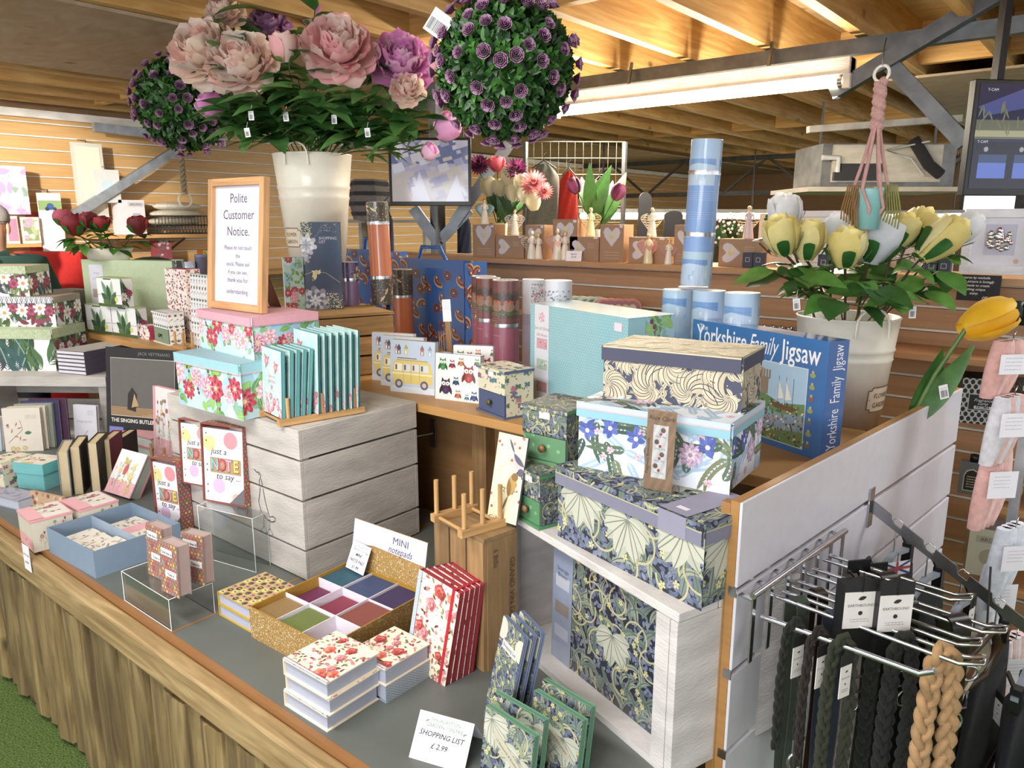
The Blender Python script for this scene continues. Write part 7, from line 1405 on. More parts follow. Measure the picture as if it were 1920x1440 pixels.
# right hand wall shelves
wshelf('wooden wall shelf carrying the black fragrance lamp boxes', -.25, 1.1, .93, .28); wshelf('wooden wall shelf carrying the grey bottles', -.25, 1.1, .675, .28); wshelf('lowest wooden wall shelf with cream boxes', -.25, 1.1, .40, .28); wshelf('short upper wall shelf at the right picture edge', .12, 1.1, 1.265, .22)
wshelf('narrow wall shelf with dark jars behind the rose leaves', -1.0, -.30, 1.15, .24)
for i in range(5): p = PY(1432+17*i, 575, 2.92); t = thing('glass_jar', 'small dark glass jar with silver lid, one of a row behind the rose leaves', 'jar', Vector((p.x, 2.92, 1.15)), 0, 'dark glass jars'); b = MB('plastic', 0x3a3434); b.lathe([(0, 0), (.018, 0), (.018, .035), (.014, .04), (0, .04)], 14); b.build('jar', t); b = MB('metal', 0xaaaaaa); b.lathe([(.0145, .040), (.0145, .05), (0, .052)], 14); b.build('lid', t)
def hexart(w, h):
    A = Art(w, h, 1); A.rect(0, 0, w, h, 0xb4bab8, 0); p = w/7; y = 0; j = 0
    while y < h+p:
        x = (j % 2)*p/2
        while x < w+p: A.poly([(x+p*.36*math.cos(q), y+p*.46*math.sin(q)) for q in [.5236+i*1.0472 for i in range(6)]], 0x1e1e22, 1); x += p
        y += p*.82; j += 1
    A.rect(w*.16, h*.30, w*.80, h*.66, 0xb4bab8, 2); A.rect(w*.18, h*.315, w*.78, h*.645, 0x1c1c20, 3); A.text('Fragrance', w*.48, h*.50, w*.10, 0xd8d8d8, 4, shear=.4); A.text('Lamp', w*.48, h*.43, w*.10, 0xd8d8d8, 4, shear=.4); A.rect(w*.30, h*.335, w*.66, h*.40, 0xd8d8d8, 4); A.text('AROMA', w*.48, h*.35, w*.085, 0x1c1c20, 5, bold=.02); A.disc(w*.48, h*.59, w*.03, 0xd8d8d8, 4); return A
for i, (x0, x1, yb, lab) in enumerate(((1798, 1872, 806, 'black and silver hexagon patterned fragrance lamp box beside the yellow tulip'), (1915, 1990, 818, 'black hexagon patterned box at the right picture edge'))):
    a, c = PZ(x0, yb-9, .93), PZ(x1, yb, .93); w = .135; t = thing('lamp_box', lab, 'gift box', Vector(((a.x+c.x)/2, 2.90, .93)), .24); h = .155
    carton('box', t, w, .13, h, {'f': hexart(w, h), 'r': hexart(.13, h), 'l': hexart(.13, h)}, 0x1c1c20)
for i, (x, lab) in enumerate(((1817, 'grey bottle with gold label and black cap, left on the second wall shelf'), (1850, 'grey bottle with gold label and black cap, behind the left one'))):
    p = PY(x, 930, 2.92+.05*i); t = thing('bottle', lab, 'bottle', Vector((p.x, 2.93+.05*i, .675)), .1); b = MB('gloss', 0x62676c); b.box(-.038, .038, -.015, .015, 0, .115); A = Art(.05, .08, 1); A.poly([(0, 0), (.05, 0), (.05, .055), (.042, .073), (.025, .08), (.008, .073), (0, .055)], 0xc8b888, 0); A.poly([(.003, .003), (.047, .003), (.047, .054), (.04, .069), (.025, .076), (.01, .069), (.003, .054)], 0x24262a, 1); A.lines_of_text(.01, .042, .05, .009, 5, 0xc8b888, .003); b.art(A, (-.025, -.015, .012), (1,0,0), (0,0,1)); b.build('body', t, bevel=0)
    b = MB('plastic', 0x18181a); b.lathe([(0, .1155), (.013, .1155), (.013, .14), (0, .142)], 16); b.build('cap', t)
p = PY(1885, 945, 2.92); t = thing('round_tin', 'round clear lidded tin on the second wall shelf', 'tin', Vector((p.x, 2.93, .675))); b = MB('gloss', 0xc0b49a); b.lathe([(0, 0), (.04, 0), (.044, .004), (.044, .02), (.04, .024), (0, .024)], 24); b.disc((0, 0, .0245), .034, 18, 0xa89078); b.xf(Matrix.Translation((0, 0, .045)) @ Matrix.Rotation(HP*.93, 4, 'X')); b.build('tin', t)
for i, (x, y0, w) in enumerate(((1838, 1075, .12),)):
    p = PY(x, y0, 2.92); t = thing('gift_box', 'cream AROMA box on the lowest wall shelf', 'gift box', Vector((p.x+.02, 2.90, .40)), .2); A = Art(.13, .17, 1); A.rect(0, 0, .13, .17, 0xc8c4ac, 0); A.rect(.02, .12, .11, .145, 0xb0ac94, 1); A.text('AROMA', .065, .126, .018, 0x5a5a50, 2); A.disc(.065, .07, .03, 0xa8a48c, 1); carton('box', t, .13, .12, .17, {'f': A, 't': Art(.13, .12).rect(0, 0, 1, 1, 0xd4cee0, 0)}, 0xc8c4ac)
for i in range(3): p = PY(1885+22*i, 585, 2.95); t = thing('glass_jar', 'dark green glass jar on the short upper shelf, '+('left', 'middle', 'right')[i]+' of three', 'jar', Vector((p.x, 2.97, 1.265)), 0, 'dark green jars'); b = MB('plastic', 0x20302e); b.lathe([(0, 0), (.026, 0), (.028, .05), (.02, .06), (.02, .075), (0, .078)], 16); b.build('jar', t)
# white picture frame with shells, black hand written card
p0, p1 = PY(1797, 512, 2.97), PY(1935, 518, 2.97); w = p1.x-p0.x; h = ZAT(p0, 392)-p0.z
t = thing('picture_frame', 'white box frame with a round cluster of pearly beads on the top shelf at right', 'picture frame', ((p0.x+p1.x)/2, 2.97, p0.z), 0); f = .028
for q in ((-w/2, -w/2+f, 0, h), (w/2-f, w/2, 0, h)): b = MB('paint', 0xe6e5ec); b.box(q[0], q[1], 0, .03, q[2], q[3]); b.build('frame_side', t, bevel=.001)
for q in ((-w/2+f, w/2-f, 0, f), (-w/2+f, w/2-f, h-f, h)): b = MB('paint', 0xe6e5ec); b.box(q[0], q[1], 0, .03, q[2], q[3]); b.build('frame_rail', t, bevel=.001)
A = Art(w-2*f, h-2*f, 1); A.rect(0, 0, A.w, A.h, 0xdfdfec, 0); A.rect(A.w*.22, A.h*.22, A.w*.80, A.h*.86, 0xc6c6e0, 1); A.disc(A.w*.85, A.h*.10, .008, 0xd8b89c, 1); carton('mount', t, A.w, .01, A.h, {'f': A}, 0xdfdfec, f, y0=.014)
b = MB('metal', 0xd8d4dc); rr = random.Random(3)
for i in range(34): q = rr.uniform(0, 6.28); rad = math.sqrt(rr.random())*w*.17; b.ball((rad*math.cos(q), .010, h*.54+rad*math.sin(q)), rr.uniform(.007, .012), 8, rr.choice((0xe4dce0, 0xd8e4dc, 0xe8d4d8, 0xd8dce8)), (1, .5, 1))
b.build('bead_cluster', t)
t_ = thing('handwritten_card', 'black card with white handwriting about handmade pictures below the white frame', 'sign', PY(1792, 562, 2.965), 0); ww = PY(1873, 562, 2.965).x-PY(1792, 562, 2.965).x; h2 = ZAT(PY(1792, 562, 2.965), 514)-PY(1792, 562, 2.965).z
A = Art(ww, h2, 1); A.rect(0, 0, ww, h2, 0x1c1c22, 0)
for i, s in enumerate(('pictures by michelle', 'each picture is lovingly', 'handmade to create', 'something unique', 'enjoy.', '£45')): A.text(s, ww*(.04 if i < 4 else .3 if i == 4 else .6), h2*(.85-.15*i), h2*.125, 0xe8e8e8, 1, shear=.3, align='LEFT', bold=.01, sx=1.0)
b = MB('paper', 0x1c1c22); b.box(0, ww, 0, .002, 0, h2); b.art(A, (0, 0, 0), (1,0,0), (0,0,1)); b.build('card', t_)
b = MB('paper', 0x1c1c22); b.box(ww*.4, ww*.6, .0022, .03, h2*.86, h2*.9); b.build('support_tab', t_)
# K sign, boards and packs on the top shelf right
def board(label, x0, x1, yb, yt, art, Y=3.2, col=0xe4e2e8, th=.015, nm='letter_board', cat='sign', z=TZ):
    a, c = PY(x0, yb, Y), PY(x1, yb, Y); w = c.x-a.x; h = ZAT((a+c)/2, yt)-z; t = thing(nm, label, cat, ((a.x+c.x)/2, Y, z), 0); A = Art(w, h, 1); A.rect(0, 0, w, h, col, 0); art(A, w, h); carton('board', t, w, th, h, {'f': A}, col); return t
board('pale board with a large black handwritten letter K behind the yellow roses', 1418, 1520, 500, 400, lambda A, w, h: A.text('K', w*.35, h*.25, h*.7, 0x2a2624, 1, shear=.3), col=0xcfc8bc)
board('white blank picture behind the left white rose', 1484, 1570, 500, 395, lambda A, w, h: (A.rect(w*.08, h*.1, w*.92, h*.9, 0xc8c4cc, 1), A.rect(w*.1, h*.12, w*.9, h*.88, 0xe8e6ec, 2)), Y=3.14)
for i, (x0, x1, ch) in enumerate(((1545, 1585, 'L'), (1645, 1683, 'T'), (1690, 1728, 'A'), (1752, 1786, 'Z'))): board('small cream card with the letter %s standing among the rose stems' % ch, x0, x1, 500, 462, lambda A, w, h, ch=ch: A.text(ch, w*.5, h*.45, h*.4, 0x55504c, 1), Y=3.16, col=0xd4ccc4, th=.01)
for i in range(8):
    p = PY((1400, 1420, 1542, 1566, 1626, 1650, 1745, 1768)[i], 510, 3.03); t = thing('diffuser_pack', 'small dark blue packet, %s among those on the top shelf' % ('first from the left', 'second from the left', 'third from the left', 'fourth from the left', 'fourth from the right', 'third from the right', 'second from the right', 'last at the right')[i], 'packet', (p.x, 3.03, TZ), 0, 'dark blue packets'); carton('pack', t, .042, .03, .062, {'f': Art(.042, .062, 1).rect(0, 0, 1, 1, 0x3c4354, 0).rect(.012, .024, .03, .042, 0xb8bcc8, 1).rect(.014, .026, .028, .040, 0x3c4354, 2)}, 0x3c4354)
# ---- arrangements standing behind the figurines
def far_pot(label, x, ytop, Y, r, h, col): p = PY(x, ytop, Y); z = ZAT(p, ytop); h = z-TZ; q = Vector((p.x, p.y, z-h)); t = thing('flower_pot', label, 'pot', q); b = MB('enamel', col); b.lathe([(0, 0), (r*.75, 0), (r, h), (r*.9, h), (r*.8, h*.85), (0, h*.85)], 20); b.build('pot', t); return q+Vector((0, 0, h*.85))
q = far_pot('cream pot of tulips and pink chrysanthemums behind the left kraft boxes', 935, 418, 3.24, .05, .10, 0xcabf9c); 
def simple(nm, label, base, hd, fn, seed, leaves=2, lc=0x3f6a34, LL=.16, LW=.035, grp=None):
    base, hd = Vector(base), Vector(hd); t = thing(nm, label, 'artificial flower', base, 0, grp); b = MB('petal'); fn(b, hd-base); b.build('blossom', t); b = MB('leaf', 0x4a6a3c); b.tube(stem_path((0, 0, 0), hd-base, .01), .003, 5); b.build('stem', t); r = random.Random(seed); b = MB('leaf')
    for i in range(leaves): a = r.uniform(0, 6.28); leaf3(b, (hd-base)*r.uniform(.15, .4), Vector((math.cos(a)*.5, math.sin(a)*.5, 1)), -FV, LL, LW, -.25, r.choice((lc, mixc(lc, .8))), 5, .2)
    b.build('leaves', t); return t
def tul(b, c, R, cols, seed, ax=(0, 0, 1)): [shell(b, Vector(c)-Vector(ax).normalized()*R, ax, lambda t_, s_=.8+.2*(k % 2): (R*(math.sin(math.pi*min(1, .1+.72*t_))**.7)*s_+.001, R*2.3*t_), k*1.047, 1.5, cols[k % len(cols)], None, 4, 5) for k in range(6)]
def mum(b, c, R, cols, seed, ax):
    r = random.Random(seed); x, y, z = frame(ax)
    for k, (n, tl) in enumerate(((22, 1.5), (20, 1.15), (16, .8), (10, .4))):
        for i in range(n): a = 6.2832*i/n+k; rd = x*math.cos(a)+y*math.sin(a); d = z*math.cos(tl)+rd*math.sin(tl); leaf3(b, Vector(c), d, z, R*r.uniform(.85, 1), R*.2, .2, r.choice(cols), 3, .3)
for i, (x, y, kind, R, lab) in enumerate(((916, 352, 't', 17, 'cream tulip furthest left in the back arrangement'), (936, 354, 't', 15, 'cream tulip second from left in the back arrangement'), (956, 332, 't', 18, 'tall pale tulip in the middle of the back arrangement'), (958, 364, 't', 16, 'open cream tulip low in the back arrangement'), (978, 344, 't', 16, 'pale tulip beside the pink chrysanthemum'), (984, 366, 't', 16, 'pale drooping tulip right in the back arrangement'), (1000, 380, 't', 16, 'blush tulip lowest right in the back arrangement'), (1000, 346, 'p', 30, 'large pink chrysanthemum in the back arrangement'), (1020, 360, 'p', 20, 'smaller pink chrysanthemum behind the large one'), (898, 312, 'm', 24, 'magenta chrysanthemum beside the screen'), (966, 320, 'm', 26, 'dark magenta chrysanthemum at the top of the back arrangement'), (933, 322, 'r', 16, 'coral pink rose in the back arrangement'))):
    hd = PY(x, y, 3.22); k = hd.dot(FV)/1440; Rm = R*k; fn = {'t': lambda b, c: tul(b, c, Rm*.9, (0xdcd8b4, 0xe8e4cc), i, (.1*((i % 3)-1), -.2, 1)), 'p': lambda b, c: mum(b, c, Rm, (0xe8a4a4, 0xf0bcb4, 0xd88890), i, -FV+Vector((0, 0, .3))), 'm': lambda b, c: mum(b, c, Rm, (0x8a3468, 0xa04a7c, 0x6a2450), i, -FV+Vector((0, 0, .5))), 'r': lambda b, c: bud_mesh(b, c, (0, -.2, 1), Rm, Rm*1.8, (0xd8586c, 0xe87888), i)}[kind]
    simple({'t': 'artificial_tulip', 'p': 'artificial_chrysanthemum', 'm': 'artificial_chrysanthemum', 'r': 'artificial_rose'}[kind], lab, q+Vector((.01*math.cos(i), .01*math.sin(i), 0)), hd, fn, i)
q = far_pot('grey pot of dark purple tulips behind the middle kraft box', 1120, 430, 3.26, .04, .08, 0x8a8a84)
for i, (x, y, lab) in enumerate(((1078, 350, 'dark purple tulip left in the pair behind the angels'), (1158, 362, 'dark purple white tipped tulip leaning right behind the angels'))): hd = PY(x, y, 3.25); simple('artificial_tulip', lab, q, hd, lambda b, c: tul(b, c, .035, (0x5a2040, 0x6f3050), i, (.5*(2*i-1), 0, 1)), i, 4, 0x4a7a38, .26, .07)
q = far_pot('dark pot of small white blossoms right of the tall blue tube', 1366, 462, 3.27, .035, .06, 0x4a4a44)
t = thing('blossom_spray', 'spray of tiny white and pink blossoms right of the tall blue tube', 'artificial flower', q); b = MB('petal'); rr = random.Random(5)
for i in range(70): p = PY(rr.uniform(1340, 1392), rr.uniform(400, 458), 3.25+rr.uniform(-.03, .03))-q; b.ball(p, .006, 6, rr.choice((0xe8e4e0, 0xe0c8d0, 0xf0f0ec)))
b.build('blossoms', t); b = MB('leaf'); [leaf3(b, (0, 0, 0), PY(rr.uniform(1335, 1395), rr.uniform(405, 460), 3.25)-q, -FV, .12, .03, -.1, 0x2f5028, 4) for _ in range(26)]; b.build('leaves', t)
# ---- screens
def screen(label, x0, x1, yt, yb, f, art, hang, rot=0, th=.03):
    a = PD(x0, yb, f); c = PD(x1, yb, f); w = (c-a).length; h = ZAT(a, yt)-a.z; m = (a+c)/2; t = thing('television', label, 'screen', Vector((m.x, m.y, a.z)), YAW+rot); A = Art(w-.03, h-.035, 3); art(A, A.w, A.h)
    b = MB('plastic', 0x1a1a1e); b.box(-w/2, w/2, .0, th, 0, h); b.build('casing', t, bevel=.003); b = MB('screen', 0x000000); b.face([(-w/2+.015, -.0006, .022), (w/2-.015, -.0006, .022), (w/2-.015, -.0006, h-.013), (-w/2+.015, -.0006, h-.013)], lin(0x14141c)); b.art(A, (-w/2+.015, -.0007, .022), (1,0,0), (0,0,1)); b.build('display', t)
    b = MB('steel', 0x3a3a3c); [b.box(x-.012, x+.012, th, th+.03, h*.5, 2.34-a.z) for x in hang]; b.build('mounting_pole', t); return t
def scr1(A, w, h):
    A.rect(0, 0, w, h, 0x9c94ac, 0); A.rect(0, h*.62, w, h, 0x5c6486, .5); A.rect(0, 0, w, h*.5, 0xa89c9a, .5); r = A.r
    for _ in range(70): x, y = r.uniform(0, w), r.uniform(0, h); s = r.uniform(.02, .07); A.poly([(x, y), (x+s, y+s*.3), (x+s*.7, y+s), (x-s*.2, y+s*.7)], r.choice((0xa8a0ac, 0x948ca6, 0xb4acb0, 0x8c88a4, 0xaca094, 0xb8b4c0)), 1)
    A.poly([(w*.25, 0), (w*.5, 0), (w*.36, h*.5)], 0xb4b0c0, 2); A.poly([(w*.7, 0), (w*.95, 0), (w*.85, h*.45)], 0xbab6c6, 2)
screen('square screen showing a pale blurred shop view, hung behind the shelf', 731, 884, 258, 386, 4.0, scr1, (-.1,))
def scr2(A, w, h):
    A.rect(0, 0, w, h, 0x2a2e4c, 0); A.poly([(0, h*.78), (w*.5, h), (w, h), (w, h*.9), (w*.1, h*.7)], 0x4c5490, 1); A.rect(0, h*.48, w, h*.66, 0x6a6c58, 1); A.rect(0, h*.50, w, h*.56, 0xa8a478, 1.5); A.rect(0, 0, w, h*.45, 0x1c1e2c, 1)
    for k in range(40): x = A.r.uniform(0, w); A.leaf(x, h*A.r.uniform(.5, .72), A.r.uniform(.9, 2.2), .04, .006, 0x7a7c50, 2)
    for k in range(3): A.rect(w*(.06+.33*k), h*.10, w*(.32+.33*k), h*.25, 0x5a78d4, 2); A.rect(w*(.06+.33*k), h*.25, w*(.32+.33*k), h*.33, 0x38507a, 2); A.disc(w*(.12+.33*k), h*.38, .008, 0x9aa0a8, 2.5)
    A.text('T-CAM', w*.12, h*.93, .012, 0xd8d8d8, 3); A.text('T-CAM', w*.08, h*.44, .012, 0xd8d8d8, 3)
screen('wall screen with blue camera views at the upper right picture edge', 1796, 2030, 150, 367, 2.55, scr2, (-.1, .15), .12)
# ---- ceiling unit
a, c = PD(1540, 360, 4.9), PD(1790, 360, 4.9); w = (c-a).length; t = thing('air_conditioner', 'open grey metal air conditioning unit with pipes hung below the joists', 'air conditioner', Vector(((a.x+c.x)/2, (a.y+c.y)/2, a.z)), YAW); H = ZAT(a, 268)-a.z; b = MB('steel', 0x8c8c8c); b.box(-w/2, w/2, .03, .5, .03, H); b.build('casing', t)
b = MB('paint', 0xc2bdb0); b.box(-w/2+.06, w/2-.10, .0, .028, .06, H-.01); b.build('front_plate', t); b = MB('paint', 0xb8b0a4); b.box(-w/2-.12, w/2+.08, -.10, .6, 0, .028); b.build('grille', t); b = MB('plastic', 0x2a2a2a); b.box(-w/2+.06, -.08, -.03, -.001, .07, .12); b.box(-w/2+.10, -.06, -.03, -.001, .12, .17); b.build('control_box', t)
b = MB('fabric', 0x26262a); b.tube([(.12, -.01, H+.02), (.16, -.04, H*.8), (.22, -.03, H*.55), (.30, -.03, H*.35)], .035, 8); b.build('pipe_lagging', t); b = MB('plastic', 0xc8c8c8); b.tube([(-w/2-.02, -.02, H*.7), (-w/2+.08, -.02, H*.7), (-w/2+.08, -.02, H*.4)], .018, 8); b.build('drain_pipe', t); b = MB('plastic', 0xc8c8c8); b.tube([(.2, -.02, .1), (.1, -.04, .2), (-.05, -.03, .25), (.2, -.05, .3)], .006, 6); b.build('cable', t)
for s in (-1, 1): b = MB('steel', 0x77797c); b.box(s*(w/2-.05)-.006, s*(w/2-.05)+.006, .2, .212, H, 2.34-a.z); b.build('hanging_rod', t)
a, c = PD(1515, 243, 4.4), PD(1800, 222, 4.4); b = MB('steel', 0xb4b0a8); b.bar(a, c, .05, .035); o = b.build('cable_tray'); tag(o, 'pale metal cable tray fixed under the joists above the air conditioner', 'cable tray')
# ---- macrame hanger with pot
pm = PD(1628, 400, 1.95); ztop = ZAT(pm, 128); zr = ZAT(pm, 355); t = thing('macrame_hanger', 'pink knotted macrame plant hanger hanging from the steel beam', 'plant hanger', pm); o0 = pm.z
b = MB('enamel', 0xe8e0d4); b.tube([(.017*math.cos(q), .004*math.sin(q), ztop-o0-.012+.019*math.sin(q)) for q in [6.2832*i/16 for i in range(17)]], .004, 6, caps=False); b.build('ring', t)
b = MB('fabric', 0xc69a94); ZT = ztop-o0-.03; ZK = ZAT(pm, 240)-o0
for i in range(26): z = ZT+(ZK-ZT)*i/26; a_ = i*.9; b.ball((.006*math.cos(a_), .006*math.sin(a_), z), .0115, 8); b.ball((-.007*math.cos(a_), -.007*math.sin(a_), z-.004), .0095, 8)
b.build('knotted_cord', t); zr0 = zr-o0; pr = .036
for i in range(6): a_ = 6.2832*i/6+.3; b = MB('fabric', 0xc69a94); b.tube([(.005*math.cos(a_), .005*math.sin(a_), ZK+.01), (pr*.6*math.cos(a_), pr*.6*math.sin(a_), (ZK+zr0)/2), (pr*1.12*math.cos(a_), pr*1.12*math.sin(a_), zr0), (pr*1.05*math.cos(a_+.5), pr*1.05*math.sin(a_+.5), zr0-.045), (0, 0, zr0-.105)], .0042, 6); b.build('cord', t)
for i in range(3): a_ = 2.0*i; b = MB('fabric', (0x8a8a4c, 0xa8986c, 0x8f6a3c)[i]); [b.tube([(.045*math.cos(a_)+.004*j, .045*math.sin(a_)+.003*j, zr0+.01), (.055*math.cos(a_)+.006*j, .05*math.sin(a_), zr0-.05), (.05*math.cos(a_)+.007*j, .05*math.sin(a_), zr0-.085-.004*j)], .002, 4) for j in range(-3, 4)]; b.build('tassel', t)
b = MB('metal', 0x8a8a8a); b.tube([(0, 0, ztop-o0+.006), (0, .0, ztop-o0+.05), (.0, .01, ztop-o0+.07)], .0016, 5); b.build('hook', t)
tp_ = thing('hanging_pot', 'pale turquoise pot held in the pink macrame hanger', 'pot', Vector((pm.x, pm.y, o0+zr0-.098))); b = MB('enamel', 0x86b8b8); b.lathe([(0, 0), (pr*.78, 0), (pr*.98, .095), (pr*1.0, .10), (pr*.9, .10), (pr*.75, .02), (0, .02)], 24); b.build('body', tp_)
# ---- clothes on the grid, far behind
g0, g1 = PD(985, 330, 6.2), PD(1170, 330, 6.2); t = thing('grid_panel', 'white wire grid panel carrying the hanging clothes', 'grid panel', g0); dv = (g1-g0); gw = dv.length; ux_ = dv/gw; z0_ = .1-g0.z; z1_ = 2.2-g0.z
b = MB('steel', 0x8c8470)
for i in range(13): p = ux_*gw*i/12; b.tube([p+Vector((0, 0, z0_)), p+Vector((0, 0, z1_))], .0028, 4)
for i in range(18): z = z0_+(z1_-z0_)*i/17; b.tube([Vector((0, 0, z)), ux_*gw+Vector((0, 0, z))], .004, 4)
b.build('wire_grid', t)
for x in (0, 1): b = MB('steel', 0x8a8a88); p = ux_*gw*x; b.bar(p+Vector((0, .0, -g0.z)), p+Vector((0, .0, z1_)), .03, .03); b.build('post', t)
def garment(label, x, yt, yb, wt, wb, f, col, cat='garment', nm='dress', hanger=0x2a2a2a, line=0):
    p = PD(x, yt, f); h = p.z-PD(x, yb, f).z; k = f/1440; t = thing(nm, label, cat, p, YAW); rows = []; N = 10
    b = MB('fabric', col)
    for i in range(N+1):
        tt = i/N; w = (wt*min(1, .35+tt*4)+(wb-wt)*tt)*k; rows.append([(w/2*math.cos(q)*(1+.05*math.sin(q*6)), .05*math.sin(q)*(1+.25*math.sin(q*7+i)), -h*tt) for q in [6.2832*j/28 for j in range(28)]])
    b.grid(rows, True); b.build('cloth', t); b = MB('plastic', hanger); b.tube([(-wt*k*.42, 0, -.03), (0, 0, .03), (wt*k*.42, 0, -.03)], .006, 5); b.tube([(0, 0, .03), (0, 0, .07), (.02, .01, .09)], .003, 5); b.build('hanger', t)
    if line: b = MB('steel', 0x555555); b.tube([(0, 0, .07), (0, 0, 2.34-p.z)], .004, 5); b.build('hanging_line', t)
    return t
garment('long grey sleeveless dress under clear film on the grid panel', 1020, 308, 425, 52, 64, 6.1, 0x6f6e66)
garment('bright red dress hanging right of the grey one', 1066, 322, 412, 30, 38, 6.0, 0xb02c20)
garment('small pale pink patterned dress on a dark hanger', 1124, 338, 418, 34, 30, 6.0, 0xb8988c)
garment('dark navy coat hanging below the right end of the square screen', 870, 405, 480, 24, 26, 5.0, 0x20243a, line=1)
for (x, yt, yb, w_, lab) in ((1208, 360, 440, 24, 'black rounded board standing behind the lattice winged angel'), (1262, 395, 440, 34, 'dark oval shape behind the tall blue tube')):
    p = PD(x, yb, 4.9); h = ZAT(p, yt)-p.z; k = 4.9/1440; t = thing('black_board', lab, 'board', Vector((p.x, p.y, 0)), YAW); b = MB('plastic', 0x1c1a1e); pts = [(w_*k/2*math.cos(q), 0, p.z+h*.8+h*.2*math.sin(q)) for q in [math.pi*i/10 for i in range(11)]]+[(-w_*k/2, 0, 0), (w_*k/2, 0, 0)]; b.face(pts[::-1]); b.face([(x_, .03, z_) for x_, _, z_ in pts]); [b.face([pts[i-1], pts[i], (pts[i][0], .03, pts[i][2]), (pts[i-1][0], .03, pts[i-1][2])]) for i in range(len(pts))]; b.build('board', t)
# ---- baskets, shelving left of the screen
t = thing('cube_shelving', 'white cube shelving unit under the striped baskets far behind', 'shelving', PD(690, 520, 5.2)*1, YAW); t.location.z = 0; zt_ = ZAT(PD(690, 415, 5.2), 412)
for x in (-.45, -.05, .38): b = MB('paint', 0x8e8c88); b.box(x, x+.02, 0, .35, 0, zt_-.021); b.build('upright', t)
for z in (zt_, zt_-.42, zt_-.84): b = MB('paint', 0x9a9894); b.box(-.45, .40, 0, .35, z-.02, z) if z == zt_ else b.box(-.4295, -.0505, 0, .35, z-.02, z); b.build('shelf_board', t)
def basket(label, x0, x1, yt, yb, f, z): 
    p = PD((x0+x1)/2, yb, f); k = f/1440; R = (x1-x0)*k/2; t = thing('striped_basket', label, 'basket', Vector((p.x, p.y, z)), YAW); h = ZAT(p, yt)-z; n = 6
    for s in range(3): pass
    b = MB('fabric', 0x8c8480); rows = [[(R*(.8+.2*math.sin(3*v))*math.cos(q), .2*math.sin(q), h*v) for q in [6.2832*i/n for i in range(n)]] for v in (0, .5, 1)]; b.grid(rows, True, lin(0x7c7672), False); b.face(rows[0][::-1]); 
    for v in (.15, .4, .65, .9): rr_ = [[(R*1.01*(.8+.2*math.sin(3*u))*math.cos(q), .203*math.sin(q), h*u) for q in [6.2832*i/n for i in range(n)]] for u in (v-.05, v+.05)]; b.grid(rr_, True, lin(0x3c3a40), False)
    b.build('body', t)
basket('large striped hexagonal pet bed behind the cream bucket', 655, 735, 338, 405, 5.15, zt_)
for x0, x1, yt, f, c, lab in ((700, 730, 395, 5.0, 0x3f4a6a, 'folded blue checked cloth hanging on the cube shelving'),): garment(lab, 722, 398, 470, 26, 28, 4.75, 0x3a4668, 'textile', 'hanging_cloth')
# =========================================== LEFT WALL
def lw(x, y, X=-5.76): return PX(x, y, X)
t = thing('wall_shelf', 'wooden shelf on the left slatted wall above the mugs', 'shelf', lw(250, 437, -5.5)); a, c = lw(185, 434, -5.5), lw(388, 440, -5.5); t.location = (-5.5, a.y, 1.5); L_ = c.y-a.y; b = MB('laminate', 0xc89c66); b.box(-.29, 0, 0, L_, -.025, 0); b.build('board', t)
for y in (.15, L_-.15): b = MB('steel', 0x888888); b.bar((-.285, y, -.12), (-.05, y, -.03), .01, .015); b.build('bracket', t)
a, c = lw(60, 486, -5.45), lw(400, 512, -5.45); t = thing('wall_shelf', 'lower wooden shelf on the left wall with mugs and tins', 'shelf', (-5.45, a.y, ZAT(lw(400, 500, -5.45), 515))); zl = t.location.z; L_ = c.y-a.y+1.2; b = MB('laminate', 0xb88a58); b.box(-.34, 0, 0, L_, -.025, 0); b.build('board', t)
for y in (.15, L_-.15): b = MB('steel', 0x888888); b.bar((-.335, y, -.14), (-.05, y, -.03), .01, .015); b.build('bracket', t)
a, c = lw(-60, 455, -5.5), lw(78, 455, -5.5); t = thing('wall_shelf', 'short shelf with greeting cards behind the person', 'shelf', (-5.5, a.y, ZAT(c, 457))); zc2 = t.location.z; L_ = c.y-a.y; b = MB('laminate', 0xc8965c); b.box(-.29, 0, 0, L_, -.02, 0); b.build('board', t)
def wbox(nm, label, cat, x0, x1, z, yt, X, d, fn, col, th=None):
    a, c = lw(x0, 440, X), lw(x1, 440, X); w = c.y-a.y; m = Vector((X, (a.y+c.y)/2, z)); h = ZAT(m, yt)-z; t = thing(nm, label, cat, m, HP); A = Art(w, h, 2); A.eps = .0015; A.rect(0, 0, w, h, col, 0); fn(A, w, h); carton('box', t, w, d, h, {'f': A}, col); return t
wbox('gift_box', 'white AROMA box standing on the left wall shelf', 'gift box', 228, 276, 1.5, 375, -5.6, .12, lambda A, w, h: (A.rect(w*.35, h*.8, w*.95, h*.95, 0xc8c4c8, 1), A.text('AROMA', w*.65, h*.84, w*.14, 0x7a7478, 2), A.rect(w*.5, h*.4, w*.8, h*.62, 0xb0aab4, 1)), 0xdcd4d8)
def meadowc(A, w, h): A.rect(w*.1, h*.1, w*.9, h*.9, 0x8a9a5c, 1); fill(A, 30, lambda x, y: A.disc(w*.1+x*.8, h*.1+y*.8, .015, A.r.choice((0xc8ccc4, 0xa8b878, 0xb89ab0)), 2))
wbox('greeting_card', 'pink greeting card on the short shelf beside the person', 'card', 12, 36, zc2, 405, -5.62, .01, lambda A, w, h: A.rect(w*.15, h*.1, w*.9, h*.9, 0xb07a98, 1), 0xe0b8b4)
wbox('greeting_card', 'meadow greeting card on the short shelf', 'card', 42, 76, zc2, 407, -5.62, .01, meadowc, 0xe4dcc8)
